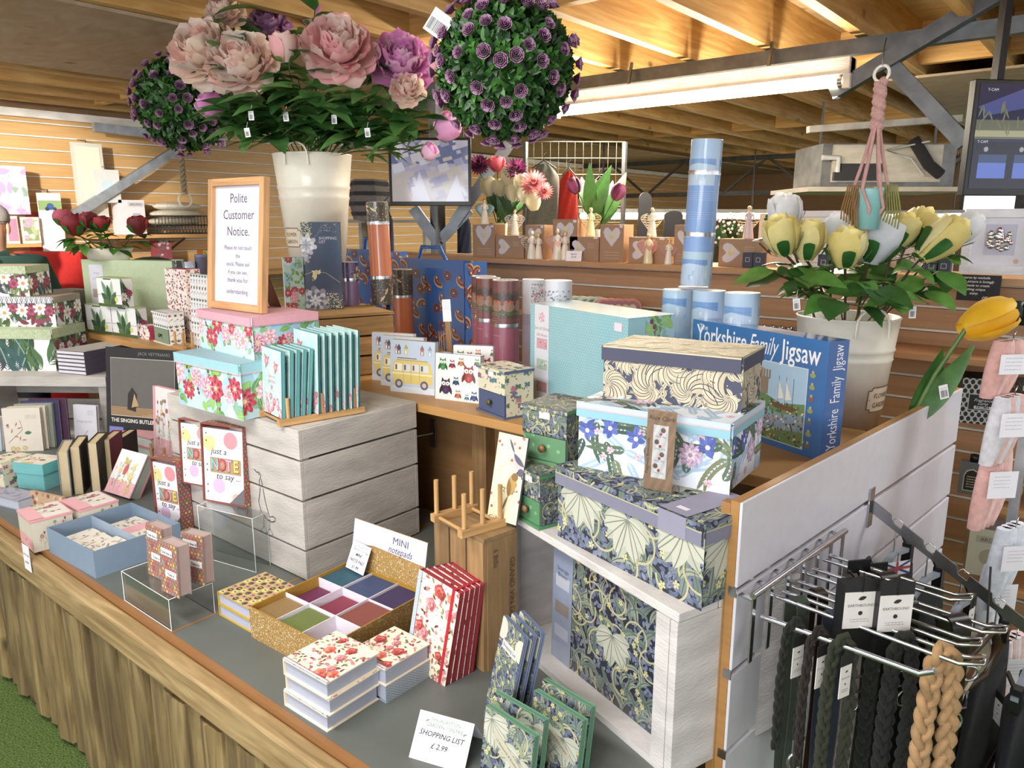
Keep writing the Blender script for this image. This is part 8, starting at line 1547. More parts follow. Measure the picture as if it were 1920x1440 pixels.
def tract(A, w, h): A.rect(0, h*.72, w, h*.88, 0x8aa860, 1); A.disc(w*.5, h*.78, w*.16, 0x3a5a9c, 2); A.disc(w*.35, h*.74, w*.09, 0x2a3a5c, 3); A.disc(w*.68, h*.74, w*.08, 0x2a3a5c, 3)
def hung(nm, label, cat, x0, x1, yt, yb, X, fn, col, th=.012):
    a, c = lw(x0, yb, X), lw(x1, yb, X); z = lw((x0+x1)/2, yb, X).z; w = c.y-a.y; m = Vector((X, (a.y+c.y)/2, z)); h = ZAT(m, yt)-z; t = thing(nm, label, cat, m, HP); A = Art(w, h, 2); A.eps = .0015; A.rect(0, 0, w, h, col, 0); fn(A, w, h); carton('panel', t, w, th, h, {'f': A}, col); b = MB('metal', 0x999999); b.tube([(0, th*.5, h), (0, th*.5, h+.02), (0, abs(X+5.8)-.0, h+.03)], .003, 5); b.build('hook', t); return t
hung('tea_towel', 'white textile with a blue tractor print hanging on the left wall', 'textile', 83, 126, 362, 475, -5.66, tract, 0xeeeeea)
hung('apron', 'red textile hanging behind the tractor print', 'textile', 70, 128, 398, 560, -5.72, lambda A, w, h: 0, 0xb8281c)
hung('gift_bag', 'white gift bag with purple flowers at the far left of the wall', 'bag', -30, 58, 310, 402, -5.60, lambda A, w, h: (fill(A, 30, lambda x, y: A.leaf(w*.3+x*.6, y*.9, A.r.uniform(0, 6), .08, .04, A.r.choice((0xb898c4, 0xd0b4d8, 0x8aa88c, 0xe0b8c8)), 1))), 0xc8bcc0, .06)
hung('clear_bag', 'clear white edged packet hanging in the sunlight on the left wall', 'bag', 148, 205, 268, 408, -5.66, lambda A, w, h: (A.rect(w*.1, h*.1, w*.9, h*.95, 0xe8d8b8, 1)), 0xc8c2b4)
hung('clear_bag', 'white packet with a pale blue print hanging right of the clear one', 'bag', 182, 228, 318, 380, -5.60, lambda A, w, h: A.disc(w*.5, h*.5, w*.25, 0xb8ccd4, 1), 0xccccc8)
# cushions in a wire basket
m = lw(328, 437, -5.62); t = thing('wire_basket', 'black wire basket on the left wall shelf', 'basket', (-5.62, m.y, 1.5), HP); b = MB('plastic', 0x222226); bw, bh, bd = .40, .13, .24
for z in (0.004, bh*.5, bh): b.tube([(-bw/2, -bd/2, z), (bw/2, -bd/2, z), (bw/2, bd/2, z), (-bw/2, bd/2, z), (-bw/2, -bd/2, z)], .004, 4)
for i in range(17): x = -bw/2+bw*i/16; b.tube([(x, -bd/2, 0.004), (x, -bd/2, bh)], .003, 4); b.tube([(x, -bd/2, bh*.0+.004), (x+bw/16, -bd/2, bh*.5)], .002, 4); b.tube([(x, -bd/2, .004), (x, bd/2, .004)], .003, 4)
b.build('frame', t)
for i in range(3):
    tt = thing('fabric_bag', 'cream folded fabric bag, %s of the pile in the wire basket' % ('lowest', 'middle', 'top')[i], 'bag', (-5.62, m.y+.02*i, 1.5+.05+.055*i), HP+.1*i, 'cream fabric bags'); b = MB('fabric', (0xb8ad96, 0xc8beaa, 0xdad2c0)[i]); b.ball((0, 0, .04), .2, 20, sq=(1, .55, .17)); b.build('cloth', tt)
# mugs and tins
for i, (x, w_, h_, c, lab) in enumerate(((334, .09, .12, 0x9a98a0, 'grey lidded tin on the lower left shelf'), (352, .10, .10, 0xb8c4dc, 'pale blue patterned mug on the lower left shelf'), (378, .09, .15, 0x8a90b0, 'blue and white striped canister on the lower left shelf'), (393, .10, .18, 0xb8702c, 'orange and yellow box of plants on the lower left shelf'), (310, .12, .26, 0x8a3a44, 'clear gift bag with red and white filling on the lower left shelf'))):
    p = lw(x, 500, -5.6); t = thing(('tin', 'mug', 'canister', 'carton', 'gift_bag')[i], lab, ('tin', 'mug', 'tin', 'box', 'bag')[i], (-5.6, p.y, zl), HP)
    if i in (0, 1, 2): b = MB('gloss', c); b.lathe([(0, 0), (w_*.5, 0), (w_*.55, h_), (w_*.5, h_), (w_*.45, .01), (0, .01)] if i == 1 else [(0, 0), (w_*.5, 0), (w_*.5, h_*.85), (w_*.54, h_*.86), (w_*.5, h_), (0, h_)], 20); b.build('body', t)
    else: A = Art(w_, h_, i); A.rect(0, 0, w_, h_, c, 0); fill(A, 30, lambda x_, y_: A.disc(x_, h_*.45+y_*.55, .012, A.r.choice((0xb8b84c, 0x7a8a3c, 0xd8c860) if i == 3 else (0xb8a8a8, 0x9a3440, 0x6a5a60)), 1)); carton('body', t, w_, .08, h_, {'f': A}, c)
# rope with a ring
p = lw(343, 290, -5.5); p2 = lw(346, 362, -5.5); t = thing('rope_hanger', 'twisted rope with a ring hanging in front of the left wall', 'rope', p2); b = MB('fabric', 0x9a8c74)
for s in (0, math.pi): b.tube([(.012*math.cos(i*.8+s), .012*math.sin(i*.8+s), (2.34-p2.z)*i/60) for i in range(61)], .012, 6)
b.build('rope', t); b = MB('enamel', 0xd8d0c0); b.tube([(0, .05*math.cos(q), -.05+.05*math.sin(q)) for q in [6.2832*i/16 for i in range(17)]], .008, 6, caps=False); b.build('ring', t)
# dark green cloth heap, red seat, white box
t = thing('cloth_heap', 'dark green cloth lying behind the sage green box', 'textile', PD(285, 500, 5.0), YAW); t.location.z = ZAT(t.location, 500)-.02; b = MB('fabric', 0x1c3428); b.ball((0, 0, 0), .19, 22, sq=(1, .5, .45)); b.build('cloth', t); b = MB('laminate', 0x8a6a48); b.box(-.16, .16, -.12, .12, 0, t.location.z-.087); o = tag(b.build('table_block', loc=(t.location.x, t.location.y, 0), rotz=YAW), 'plain table behind the raised shelf carrying a dark green cloth', 'table')
t = thing('armchair', 'red chair back behind the white box at the far left', 'chair', PD(112, 520, 4.6), YAW); t.location.z = 0; zc3 = ZAT(PD(112, 520, 4.6), 472); b = MB('fabric', 0xa81c18); b.box(-.28, .14, 0, .12, .45, zc3); b.build('backrest', t, bevel=.02); b = MB('fabric', 0xa81c18); b.box(-.28, .14, -.2, -.001, .38, .48); b.build('seat', t, bevel=.02)
for sx in (-.26, .10):
    for sy in (-.18, .08): b = MB('wood_z', 0x4a3424); b.box(sx, sx+.03, sy-.01, sy+.02, 0, .379 if sy < 0 else .449); b.build('leg', t)
# ---- the person at the left edge
hd = PD(-16, 432, 4.05); s_ = hd.z/1.52
t = thing('person', 'person with grey hair and glasses in a dark green polo shirt, at the left edge', 'person', Vector((hd.x, hd.y, 0)), YAW+.25)
def skin(name, pts, edges, rad, mat, col, parent, lv=2):
    me = bpy.data.meshes.new(name); me.from_pydata(pts, edges, []); me.materials.append(MAT[mat]); ca = me.color_attributes.new('Col', 'FLOAT_COLOR', 'POINT'); ca.data.foreach_set('color', list(lin(col))*len(pts))
    o = bpy.data.objects.new(name, me); COL.objects.link(o); o.parent = parent; sm = o.modifiers.new('skin', 'SKIN'); sm.use_smooth_shade = True
    for i, r_ in enumerate(rad): me.skin_vertices[0].data[i].radius = r_ if isinstance(r_, tuple) else (r_, r_)
    me.skin_vertices[0].data[0].use_root = True; ss = o.modifiers.new('sub', 'SUBSURF'); ss.levels = lv; ss.render_levels = lv; return o
plain('skin_tone', 0xb98a70, .55); plain('polo_green', 0x2c4a40, .9); plain('trouser', 0x2a2c34, .9); plain('shoe', 0x1c1a1a, .5)
P = [(0,0,.93), (0,0,1.08), (0,-.01,1.22), (0,0,1.34), (0,-.005,1.40), (0,-.015,1.47), (0,-.02,1.55), (0,-.01,1.61), (.17,.01,1.31), (.23,.02,1.10), (.22,-.08,.90), (.22,-.13,.82), (-.17,.01,1.31), (-.23,.02,1.10), (-.22,-.08,.90), (-.22,-.13,.82), (.09,0,.86), (.10,-.01,.48), (.10,.02,.09), (.10,-.10,.05), (-.09,0,.86), (-.10,-.01,.48), (-.10,.02,.09), (-.10,-.10,.05)]
E = [(0,1),(1,2),(2,3),(3,4),(4,5),(5,6),(6,7),(3,8),(8,9),(9,10),(10,11),(3,12),(12,13),(13,14),(14,15),(0,16),(16,17),(17,18),(18,19),(0,20),(20,21),(21,22),(22,23)]
R_ = [(.15,.11),(.15,.12),(.16,.12),(.13,.10),(.055,.055),(.068,.078),(.080,.095),(.060,.075),.055,.042,.032,.028,.055,.042,.032,.028,(.08,.08),.058,.042,.035,(.08,.08),.058,.042,.035]
sb = lambda p: (p[0]*s_, p[1]*s_, p[2]*s_); sr_ = lambda r_: tuple(x*s_ for x in r_) if isinstance(r_, tuple) else r_*s_
bo = skin('body', [sb(p) for p in P], E, [sr_(r_) for r_ in R_], 'skin_tone', 0xb98a70, t)
skin('polo_shirt', [sb(p) for p in ((0,0,.90), (0,0,1.08), (0,-.01,1.22), (0,0,1.345), (0,-.005,1.395), (.17,.01,1.32), (.235,.02,1.12), (-.17,.01,1.315), (-.235,.02,1.12))], [(0,1),(1,2),(2,3),(3,4),(3,5),(5,6),(3,7),(7,8)], [sr_(r_) for r_ in ((.175,.14),(.18,.15),(.19,.15),(.17,.14),(.085,.08),.098,.078,.098,.078)], 'polo_green', 0x2c4a40, t)
skin('trousers', [sb(p) for p in ((0,0,.93), (.09,0,.84), (.10,-.01,.48), (.10,.02,.12), (-.09,0,.84), (-.10,-.01,.48), (-.10,.02,.12))], [(0,1),(1,2),(2,3),(0,4),(4,5),(5,6)], [sr_(r_) for r_ in ((.155,.12),(.095,.09),.075,.065,(.095,.09),.075,.065)], 'trouser', 0x2a2c34, t)
b = MB('fabric', 0x8c8680); b.ball((0, .012*s_, 1.585*s_), .098*s_, 18, sq=(.86, .98, .82)); b.build('hair', t)
b = MB('skin', 0xc09478); b.tube([(0, -.103*s_, 1.56*s_), (0, -.125*s_, 1.53*s_)], [.010*s_, .015*s_], 8); b.build('nose', t)
for s in (-1, 1):
    b = MB('skin', 0xb98a70); b.ball((s*.078*s_, .0, 1.53*s_), .026*s_, 8, sq=(.35, .7, 1.2)); b.build('ear', t)
    b = MB('plastic', 0xe8e4e0); b.ball((s*.03*s_, -.098*s_, 1.56*s_), .011*s_, 8, sq=(1.3, .6, .8)); b.ball((s*.03*s_, -.1045*s_, 1.56*s_), .005*s_, 6, 0x3a3028, (1, .5, 1)); b.build('eye', t)
    b = MB('plastic', 0x3a3a40); b.tube([(s*.03*s_+.022*s_*math.cos(q), -.112*s_, 1.56*s_+.016*s_*math.sin(q)) for q in [6.2832*i/14 for i in range(15)]], .0018*s_, 4); b.tube([(s*.05*s_, -.11*s_, 1.565*s_), (s*.082*s_, 0, 1.565*s_)], .0018*s_, 4); b.build('spectacles', t)
    b = MB('fabric', 0x223c34); b.face([(s*.01, -.098*s_, 1.40*s_), (s*.075*s_, -.04*s_, 1.425*s_), (s*.09*s_, -.05*s_, 1.375*s_), (s*.035*s_, -.125*s_, 1.345*s_)][::s]); b.build('collar', t)
b = MB('skin', 0xa8645a); b.tube([(-.025*s_, -.098*s_, 1.495*s_), (0, -.106*s_, 1.493*s_), (.025*s_, -.098*s_, 1.495*s_)], .006*s_, 6); b.build('mouth', t)
# ================================================================ WHITE SLATTED PANEL WITH DOG LEADS, LOWER RIGHT
GA, GB_ = PZ(1393, 944, 1.126), PZ(1806, 728, 1.126); dv = GB_-GA; gr = math.atan2(dv.y, dv.x); GL_ = dv.length
def G(x, y, z): return local(GA, gr, x, y, z)           # x along the panel, -y out of its white face
t = thing('gondola_unit', 'white slatted display panel with raw brown board edge holding the dog leads', 'display panel', Vector((GA.x, GA.y, 0)), gr)
zz = [.10, .305, .47, .635, .80, .962, 1.126]
b = MB('laminate', 0xa87c48); b.box(0, GL_, .006, .022, .10, 1.126); b.build('core_board', t)
for i in range(6):
    b = MB('enamel', 0xd6d4dc); b.box(0, GL_, 0, .0058, zz[i]+.006, zz[i+1]-(.006 if i < 5 else 0)); b.build('face_board', t, bevel=.0015)
    if i < 5: b = MB('metal', 0xc0c0c4); b.box(-.001, GL_, .0045, .0062, zz[i+1]-.006, zz[i+1]+.006); b.box(-.002, 0, .0, .016, zz[i+1]-.012, zz[i+1]+.006); b.build('groove_insert', t)
b = MB('paint', 0xcfcdd2); b.box(0, GL_, .0, .3, 0, .09); b.build('base', t)
b = MB('laminate', 0x9a7244); b.box(.0, .02, .0225, .04, .1, 1.12); b.build('edge_post', t)
CH = 0xc4c6cc
# chrome back rail and looped prongs
t = thing('hook_rail', 'chrome rail with long looped prongs holding dog leads and collars', 'hook rail', G(0, 0, 0), gr); z = .952
b = MB('metal', CH); b.tube([(.0, -.030, z+.012), (.40, -.030, z+.012)], .006, 8); b.build('rail', t)
for x in (.01, .075, .14, .205, .27, .335, .395): b = MB('metal', CH); b.bar((x, -.028, z+.012), (x, -.028, z-.12), .012, .003, (0, 1, 0)); b.bar((x, -.028, z+.0), (x, -.001, z+.002), .012, .003); b.build('bracket', t)
PR = [(.04, .29, -.012, 1), (.105, .33, -.004, 2), (.17, .31, -.008, 2), (.235, .33, -.004, 2), (.31, .26, 0, 2)]
for x, L_, dz, k in PR:
    b = MB('metal', CH); zz_ = z+dz-.03
    if k == 2: b.tube([(x-.014, -.03, zz_+.012), (x-.014, -L_, zz_+.010), (x-.010, -L_-.03, zz_+.022), (x+.010, -L_-.03, zz_+.022), (x+.014, -L_, zz_+.010), (x+.014, -.03, zz_+.012)], .0038, 8)
    else: b.tube([(x, -.03, zz_), (x, -L_, zz_+.006), (x, -L_-.02, zz_+.02)], .0055, 8)
    b.build('prong', t)
def hk(i, s): x, L_, dz, k = PR[i]; return G(x, -.03-(L_-.03)*s, z+dz-.015)
r9 = random.Random(9)
def braid(b, path, R, col, strands=3, tw=26, flat=.6):
    path = [Vector(p) for p in path]; L = [0]
    for a, c in zip(path, path[1:]): L.append(L[-1]+(c-a).length)
    N = max(24, int(L[-1]/.006)); 
    for s in range(strands):
        pts = []
        for i in range(N+1):
            q = L[-1]*i/N; j = max(k for k in range(len(L)) if L[k] <= q+1e-9); j = min(j, len(path)-2); u = (q-L[j])/(L[j+1]-L[j]); p = path[j].lerp(path[j+1], u); d = (path[j+1]-path[j]).normalized(); x = d.cross(-FV).normalized(); y = x.cross(d)
            ph = q*tw*math.pi+s*6.2832/strands; pts.append(p+x*R*.62*math.sin(ph)+y*R*.35*flat*math.sin(2*ph))
        b.tube(pts, R*.48, 6, lin_hex(mixc(col, r9.uniform(.9, 1.1))))
def lin_hex(c): return c
def down(p, L, sway=0): return [p, p+Vector((sway*.2, 0, -L*.35)), p+Vector((sway*.6, 0, -L*.7)), p+Vector((sway, 0, -L))]
def hang_lead(label, i, s, fn, L, col, R=.009, tw=26, strands=3, clipend=True, tagc=None, cat='dog lead', nm='dog_lead', sway=0, grp=None):
    col = mixc(col, .62 if clipend else .95); p = hk(i, s); t = thing(nm, label, cat, p, 0, grp); b = MB('fabric', col); w = .018
    loop = [RV*(-w)+Vector((0, 0, -L)), RV*(-w*1.1)+Vector((0, 0, -.12)), RV*(-w*.8)+Vector((0, 0, -.02)), Vector((0, 0, .006)), RV*(w*.8)+Vector((0, 0, -.02)), RV*(w*1.1+sway*.3)+Vector((0, 0, -.12)), RV*(w+sway)+Vector((0, 0, -L*.92))]
    braid(b, loop, R, col, strands, tw); b.build('braided_cord', t)
    if clipend:
        e = loop[-1]; b = MB('metal', CH); b.tube([e, e+Vector((0, 0, -.03))], .006, 8); b.tube([e+Vector((0, 0, -.03))+RV*(.011*math.cos(q))+Vector((0, 0, -.018-.018*math.sin(q))) for q in [math.pi*.5+6.28*j/12*.9 for j in range(13)]], .003, 6); b.build('trigger_clip', t)
    if tagc is not None: card(t, Vector((0, 0, -.035))-FV*.02, .026, .058, 'EARTHBOUND')
    return t
def card(t, p, w, h, tx, col=0xdcd8d2, nm='label_card', rot=.5):
    A = Art(w, h, 3); A.rect(0, 0, w, h, col, 0); A.disc(w*.5, h*.42, w*.07, 0x2a2a2c, 1, 8); A.text(tx, w*.5, h*.60, w*.12, 0x55534f, 1); A.lines_of_text(w*.2, w*.8, h*.25, h*.06, 2, 0x8a8884, .0008); A.leaf(w*.4, h*.8, .3, w*.25, w*.12, 0x2a2a2c, 1)
    b = MB('paper', 0x1c1c1e); b.box(-w/2-.001, w/2+.001, .0003, .0012, -h*.0, h*.35); b.use(col=col).box(-w/2, w/2, 0, .0012, -h, 0); b.art(A, (-w/2, 0, -h), (1,0,0), (0,0,1)); b.xf(Matrix.Translation(p) @ Matrix.Rotation(YAW+rot, 4, 'Z')); return b.build(nm, t)
hang_lead('dark olive braided rope lead, nearest to the panel edge, with a cream label', 0, .24, braid, .25, 0x2c3020, .008, tagc=1)
hang_lead('dark brown braided rope lead with chrome clip at the left of the rail', 0, .40, braid, .26, 0x3a2c24, .008, tagc=1)
hang_lead('olive green knotted rope lead hanging on the front prong', 0, .55, braid, .28, 0x434a30, .011, tagc=1)
hang_lead('black green rope lead hanging behind the beige plaited one', 1, .72, braid, .50, 0x22261c, .012)
hang_lead('thick beige plaited rope lead hanging at the front of the rail', 1, .92, braid, .46, 0xb08c62, .0165, 22, clipend=False)
hang_lead('dark green braided rope lead beside the beige plait on its left', 2, .60, braid, .52, 0x2e3424, .013)
hang_lead('dark green thin rope lead behind the leather collars', 3, .45, braid, .52, 0x242a20, .010, clipend=False)
def strap(label, i, s, L, w, col, band=None, cat='dog collar', nm='dog_collar', buckle=True, thick=.004, mat='fabric', sway=0, art=None, loopy=.035):
    col = mixc(col, .6 if not art else .85); p = hk(i, s); t = thing(nm, label, cat, p, YAW+.25); b = MB(mat, col); n = 12
    path = [(-.012, -L)]+[(-loopy*.55, -L*.5), (-loopy*.5, -.04)]+[(loopy*.5*math.cos(q), -.012+.016*math.sin(q)) for q in [math.pi-math.pi*j/6 for j in range(7)]]+[(loopy*.5, -.04), (loopy*.55+sway*.5, -L*.5), (.012+sway, -L*.96)]
    o_ = [(0, x, z_) for x, z_ in path]
    b.grid([[(-w/2, y_, z_), (w/2, y_, z_)] for _, y_, z_ in o_]); b.grid([[(-w/2, y_*(1-.12), z_-thick), (w/2, y_*(1-.12), z_-thick)] for _, y_, z_ in o_], flip=True)
    for sx in (-1, 1): b.grid([[(sx*w/2, y_, z_), (sx*w/2, y_*(1-.12), z_-thick)] for _, y_, z_ in o_])
    if art:
        for k in range(26): z_ = -.05-(L-.06)*r9.random(); x_ = r9.uniform(-w*.4, w*.4); b.face([(x_+.004*math.cos(q), -.0012-loopy*.58, z_+.006*math.sin(q)) for q in [1.0472*j for j in range(6)]], lin(r9.choice(art)))
    b.build('strap', t)
    if buckle:
        for zb in (-L*.30,): b = MB('metal', CH); y_ = -loopy*.62; W2 = w/2+.005; b.tube([(-W2, y_, zb), (W2, y_, zb), (W2, y_, zb-.03), (-W2, y_, zb-.03), (-W2, y_, zb)], .0028, 6); b.tube([(0, y_, zb), (0, y_-.002, zb-.03)], .002, 5); b.build('buckle', t); b = MB('metal', CH); b.tube([(w*.45*math.cos(q), y_-.002, zb-.055+w*.45*math.sin(q)) for q in [6.2832*j/14 for j in range(15)]], .0025, 6, caps=False); b.build('ring', t)
    return t
strap('sage green wool dog lead looped over the rail near the panel edge', 1, .12, .40, .026, 0x51644e, buckle=False, nm='dog_lead', cat='dog lead')
strap('blue tweed dog lead with tan leather edge', 1, .34, .44, .024, 0x44526c, buckle=False, nm='dog_lead', cat='dog lead')
strap('tan brown leather dog lead looped over the third prong', 2, .16, .48, .020, 0x4a3020, buckle=False, nm='dog_lead', cat='dog lead', mat='plastic')
strap('white floral print dog lead with leather backing hanging in the middle', 2, .38, .46, .034, 0xb4a8a0, art=(0x8a3c4c, 0x5a6a5a, 0xa8808a, 0x6a5c58))
strap('dark brown leather dog collar with chrome buckle, left of the pair', 3, .34, .40, .038, 0x2c1c16, mat='plastic')
strap('black leather dog collar with chrome buckle, right of the pair', 3, .58, .42, .036, 0x161414, mat='plastic')
strap('deep brown leather dog collar hanging behind at the right', 4, .5, .42, .036, 0x30201a, mat='plastic')
strap('floral lined collar strap hanging behind the buckled pair', 4, .25, .34, .03, 0xa89c98, art=(0x8a3c4c, 0x5a6a5a))
strap('dark leather collar near the tip of the fourth prong', 3, .85, .45, .04, 0x241a16, mat='plastic', sway=.01)
# packs of label cards and the flag printed tag
for i, (x, y, f, w, h, tx, lab) in enumerate(((1617, 1122, 1.16,   .058, .066, 'EARTHBOUND', 'black backed cream collar card, left of two behind the prongs'), (1683, 1128, 1.15, .058, .066, 'EARTHBOUND', 'black backed cream collar card, right of two behind the prongs'))):
    p = PD(x, y-12, f); t = thing('collar_pack', lab, 'label card', p, 0); card(t, Vector((0, 0, 0)), w, h, tx, rot=.1); b = MB('plastic', 0x18181a); b.box(-w/2, w/2, .001, .03, -.11, .012); b.xf(Matrix.Rotation(YAW+.1, 4, 'Z')); b.build('collar', t); b = MB('plastic', 0x18181a); b.tube([(0, 0, .0), RV*.0+Vector((0, 0, .035))], .0015, 4); b.build('loop', t)
p = PD(1680, 1078, 1.5); t = thing('flag_tag', 'small tag with a red, white and blue flag print between the leads', 'label card', p, YAW+.3); A = Art(.07, .03, 1); A.rect(0, 0, .07, .03, 0xdcdce4, 0); A.rect(0, .012, .07, .018, 0xb02c30, 2); A.rect(.032, 0, .038, .03, 0xb02c30, 2); [A.line([(a, 0), (b_, .03)], .005, 0x2c3a78, 1) for a, b_ in ((0, .07), (.07, 0))]; carton('tag', t, .07, .001, .03, {'f': A}, 0xdcdce4); b = MB('plastic', 0x222222); b.tube([(0, 0, .03), (0, 0, .05)], .001, 4); b.build('loop', t)
for i, (x, y, w_, lab) in enumerate(((1612, 1062, .05, 'black plastic hanger head, left above the label cards'), (1640, 1068, .06, 'black plastic hanger head, middle above the label cards'), (1625, 1100, .09, 'wide black plastic hanger head in front of the label cards'), (1682, 1100, .08, 'black plastic hanger head right of the wide one'))):
    p = PD(x, y, 1.36+.03*i); t = thing('lead_hanger', lab, 'hanger', p, YAW+.2); b = MB('plastic', 0x101012); b.box(-w_/2, w_/2, 0, .003, -.014, .014); b.build('plate', t, bevel=.004); b = MB('plastic', 0x101012); b.tube([(0, .003, -.01), (.01, .012, -.05)], .003, 5); b.build('strap', t)
t = thing('lead_strap', 'long black strap crossing the prongs diagonally', 'strap', PD(1592, 1070, 1.2)); b = MB('plastic', 0x121214); o = t.location; b.bar((0, 0, 0), PD(1672, 1165, 1.18)-o, .007, .003, (0, 0, 1)); b.build('strap', t)
# ---- notched hanging arm with clip hangers and dog coats
a0_ = G(.62, 0, .975); t = thing('waterfall_hook', 'notched dark metal display arm slanting down from the white panel', 'display arm', a0_, gr); T2 = .004
b = MB('metal', 0xc8c8cc); b.box(-.014, .014, -.004, -.0002, -.075, .02); b.build('wall_plate', t)
AL, AD = .50, .27; n = 7; b = MB('metal', 0xb4b4b8)
prof = []
for i in range(n+1):
    u = i/n; y_, z_ = -.004-AL*u, -.01-AD*u; prof.append((y_, z_))
    if i < n: prof += [(y_-AL/n*.62, z_-AD/n*.62), (y_-AL/n*.66, z_-AD/n*.66-.016), (y_-AL/n*.94, z_-AD/n*.94-.016)]
for sx in (0, T2):
    for i in range(len(prof)-1):
        (y0, z0_2), (y1, z1_2) = prof[i], prof[i+1]
        u0 = -(y0+.004)/AL; u1 = -(y1+.004)/AL; l0, l1 = -.04-AD*u0, -.04-AD*u1
        q = [(sx, y0, l0), (sx, y1, l1), (sx, y1, z1_2), (sx, y0, z0_2)]; b.face(q if sx else q[::-1])
for i in range(len(prof)-1): (y0, z0_2), (y1, z1_2) = prof[i], prof[i+1]; b.face([(0, y0, z0_2), (T2, y0, z0_2), (T2, y1, z1_2), (0, y1, z1_2)]); u0 = -(y0+.004)/AL; u1 = -(y1+.004)/AL; b.face([(0, y1, -.04-AD*u1), (T2, y1, -.04-AD*u1), (T2, y0, -.04-AD*u0), (0, y0, -.04-AD*u0)])
b.build('arm', t)
names = ('nearest the panel', 'second from the panel', 'third from the panel', 'fourth from the panel', 'fifth from the panel', 'outermost')
for i in range(6):
    u = (i+.80)/n; p = G(.622, -.004-AL*u, .975-.024-AD*u); t = thing('clip_hanger', 'clear clip hanger on the notched arm, '+names[i], 'hanger', p, gr+HP+HP, None)
    b = MB('metal', CH); b.tube([(0, .012, .010), (0, 0, .018), (0, -.01, .008), (0, 0, -.01), (0, 0, -.07)], .0018, 6); b.build('hook', t)
    b = MB('plastic', 0x8a929c); b.bar((-.12, 0, -.095), (0, 0, -.07), .014, .010); b.bar((.12, 0, -.095), (0, 0, -.07), .014, .010); b.build('bar', t)
    for s in (-1, 1): b = MB('plastic', 0x151517); b.box(s*.105-.012, s*.105+.012, -.010, .010, -.135, -.075); b.bar((s*.105, -.004, -.08), (s*.105, -.02, -.05), .016, .004); b.build('clip', t)
    col = (0x131417, 0x16171c, 0x1c1815, 0x101013, 0x12141c, 0x0f0f13)[i]; lab = ('black quilted', 'charcoal', 'dark brown', 'black mesh', 'navy black', 'black')[i]
    tc_ = thing('dog_coat', lab+' dog coat clipped to the hanger '+names[i], 'dog coat', p, gr+HP*2); b = MB('fabric', col); rows = []
    for k in range(9):
        v = k/8; w = .125+.03*math.sin(3*v); rows.append([(w*math.cos(q), .022*math.sin(q)*(1+.4*math.sin(5*q+k*.7)), -.128-.42*v) for q in [6.2832*j/26 for j in range(26)]])
    b.grid(rows, True); b.face([Vector(x) for x in rows[0]]); b.build('cloth', tc_); b = MB('plastic', 0x2a2a30); b.box(-.13, .13, -.034, -.0305, -.30, -.275); b.build('webbing', tc_); card(tc_, Vector((.05, -.035, -.15)), .03, .05, 'SIZE M', rot=0)
# fleece lined collar and card to the right of the prongs
p = PD(1832, 1200, 1.28); t = thing('harness', 'brown leather harness with thick fleece lining hanging right of the prongs', 'dog harness', p, YAW+.3); b = MB('plastic', 0x3a281c); b.tube([(-.06, 0, -.06), (-.02, -.01, -.01), (.035, 0, .02), (.055, 0, -.02), (.03, 0, -.075), (-.03, 0, -.10)], .010, 8); b.build('leather_strap', t); b = MB('fabric', 0x8a7c68); b.ball((.0, .012, -.045), .055, 14, sq=(1, .35, 1)); b.build('fleece_lining', t)
b = MB('metal', CH); b.tube([(-.07+.014*math.cos(q), -.012, -.075+.014*math.sin(q)) for q in [6.2832*j/12 for j in range(13)]], .003, 6); b.build('ring', t); b = MB('plastic', 0x222222); b.tube([(.02, 0, .02), (.02, .01, .14)], .002, 5); b.build('loop', t)
p = PD(1824, 1140, 1.25); t = thing('label_card', 'narrow cream label card hanging right of the chrome prongs', 'label card', p, 0); card(t, Vector((0, 0, 0)), .024, .072, 'EARTHBOUND', rot=.7); b = MB('plastic', 0x222222); b.tube([(0, 0, 0), (0, 0, .03)], .0012, 4); b.build('loop', t)
# tan strap running down at the right
t = thing('dog_lead', 'tan leather and cream lined strap hanging down at the right of the beige plait', 'dog lead', PD(1800, 1240, 1.2)); o = t.location; b = MB('plastic', 0x6a4630); b.grid([[PD(x-5, y, 1.2)-o, PD(x+6, y+3, 1.2)-o] for x, y in ((1836, 1225), (1820, 1260), (1795, 1300), (1776, 1350), (1764, 1440), (1760, 1500))]); b.build('leather', t); b = MB('fabric', 0xcabfae); b.grid([[PD(x+6, y, 1.203)-o, PD(x+14, y+3, 1.205)-o] for x, y in ((1836, 1225), (1820, 1260), (1795, 1300), (1776, 1350), (1764, 1440), (1760, 1500))]); b.build('lining', t)
b = MB('metal', CH); q0 = PD(1815, 1262, 1.19)-o; b.tube([q0+RV*(.018*math.cos(q))+Vector((0, 0, .014*math.sin(q))) for q in [6.2832*j/14 for j in range(15)]], .0028, 6); b.build('ring', t)
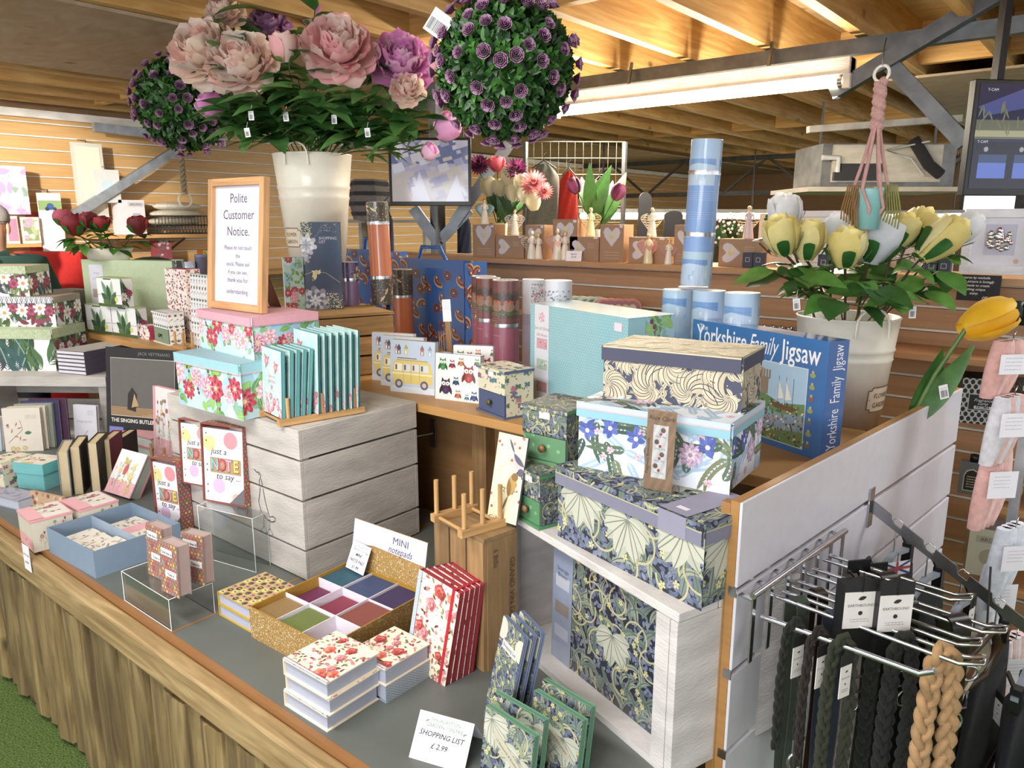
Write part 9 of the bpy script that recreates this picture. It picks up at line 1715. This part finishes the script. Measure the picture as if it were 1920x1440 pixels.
# ---- pale sock and mitt packs hanging at the right picture edge
t = thing('sock_stand', 'thin metal stand carrying the pale packs at the right picture edge', 'stand', PD(1935, 700, 1.9)); o = t.location.copy(); t.location.z = 0; b = MB('steel', 0xb8b8bc); b.box(-.012, .012, .03, .054, 0, 1.72); b.build('pole', t)
b = MB('steel', 0xb8b8bc); b.box(-.2, .2, -.1, .2, 0, .015); b.build('foot', t)
for i, (x, yt, yb, c, c2, lab) in enumerate(((1900, 640, 745, 0xd8a8a0, 0xe0b8b0, 'pale pink mitt pack at the top of the right edge'), (1902, 745, 870, 0xd8d6dc, 0xe0b8b0, 'white and pink mitt pack below the top one'), (1880, 850, 990, 0xe0b0a8, 0xe4c0b8, 'pink sock pack in the middle of the right edge'), (1905, 990, 1120, 0xd4dae4, 0xdce0e8, 'pale blue white sock pack at the right edge'), (1880, 1060, 1200, 0xd8dce6, 0xe4e4ea, 'white blue folded sock pack above the clip hangers'), (1905, 1200, 1330, 0xe4dcdc, 0xe0c0bc, 'lowest white and pink sock pack at the right edge'))):
    f = 1.78-.03*(i % 2); p = PD(x, yt, f); h = p.z-PD(x, yb, f).z; tt = thing('sock_pack', lab, 'socks', p, YAW+.1, 'pale sock and mitt packs'); w = .05
    for k in range(4):
        b = MB('fabric', (c, c2)[k % 2]); dx = -.03+.02*k; rows = []
        for j in range(9): v = j/8; ww = w*(.35+.75*math.sin(math.pi*(.15+.75*v))); rows.append([(dx+ww*.5*math.cos(q)-.02*v*v, .016*math.sin(q)+.01*k, -h*v) for q in [6.2832*m_/12 for m_ in range(12)]])
        b.grid(rows, True); b.face(rows[-1]); b.face(rows[0][::-1]); b.build('sock', tt)
    A = Art(.075, h*.35, i); A.rect(0, 0, .075, h*.35, 0xe8e6ee, 0); A.lines_of_text(.012, .055, h*.28, .009, 4, 0xa8a4b0); b = MB('paper', 0xe8e6ee); b.box(-.045, .03, -.024, -.0235, -h*.55, -h*.2); b.art(A, (-.045, -.024, -h*.55), (1,0,0), (0,0,1)); b.build('paper_band', tt)
    b = MB('metal', 0xaaaaaa); b.tube([(0, 0, 0), (0, .0, .015), (.03, .03, .02)], .0018, 5); b.build('hanger', tt)
# chrome display hook on the shelf's back panel
p = PY(812, 812, 1.79); t = thing('display_hook', 'chrome display hook fixed on the brown panel between the crates', 'hook', p); b = MB('metal', CH); b.box(-.014, .014, -.004, .0, -.05, .05); b.build('plate', t); b = MB('metal', CH); q = PY(702, 834, 1.62)-p; b.tube([(0, -.004, .0), q, q+Vector((-.004, -.004, .02))], .004, 8); b.build('arm', t)
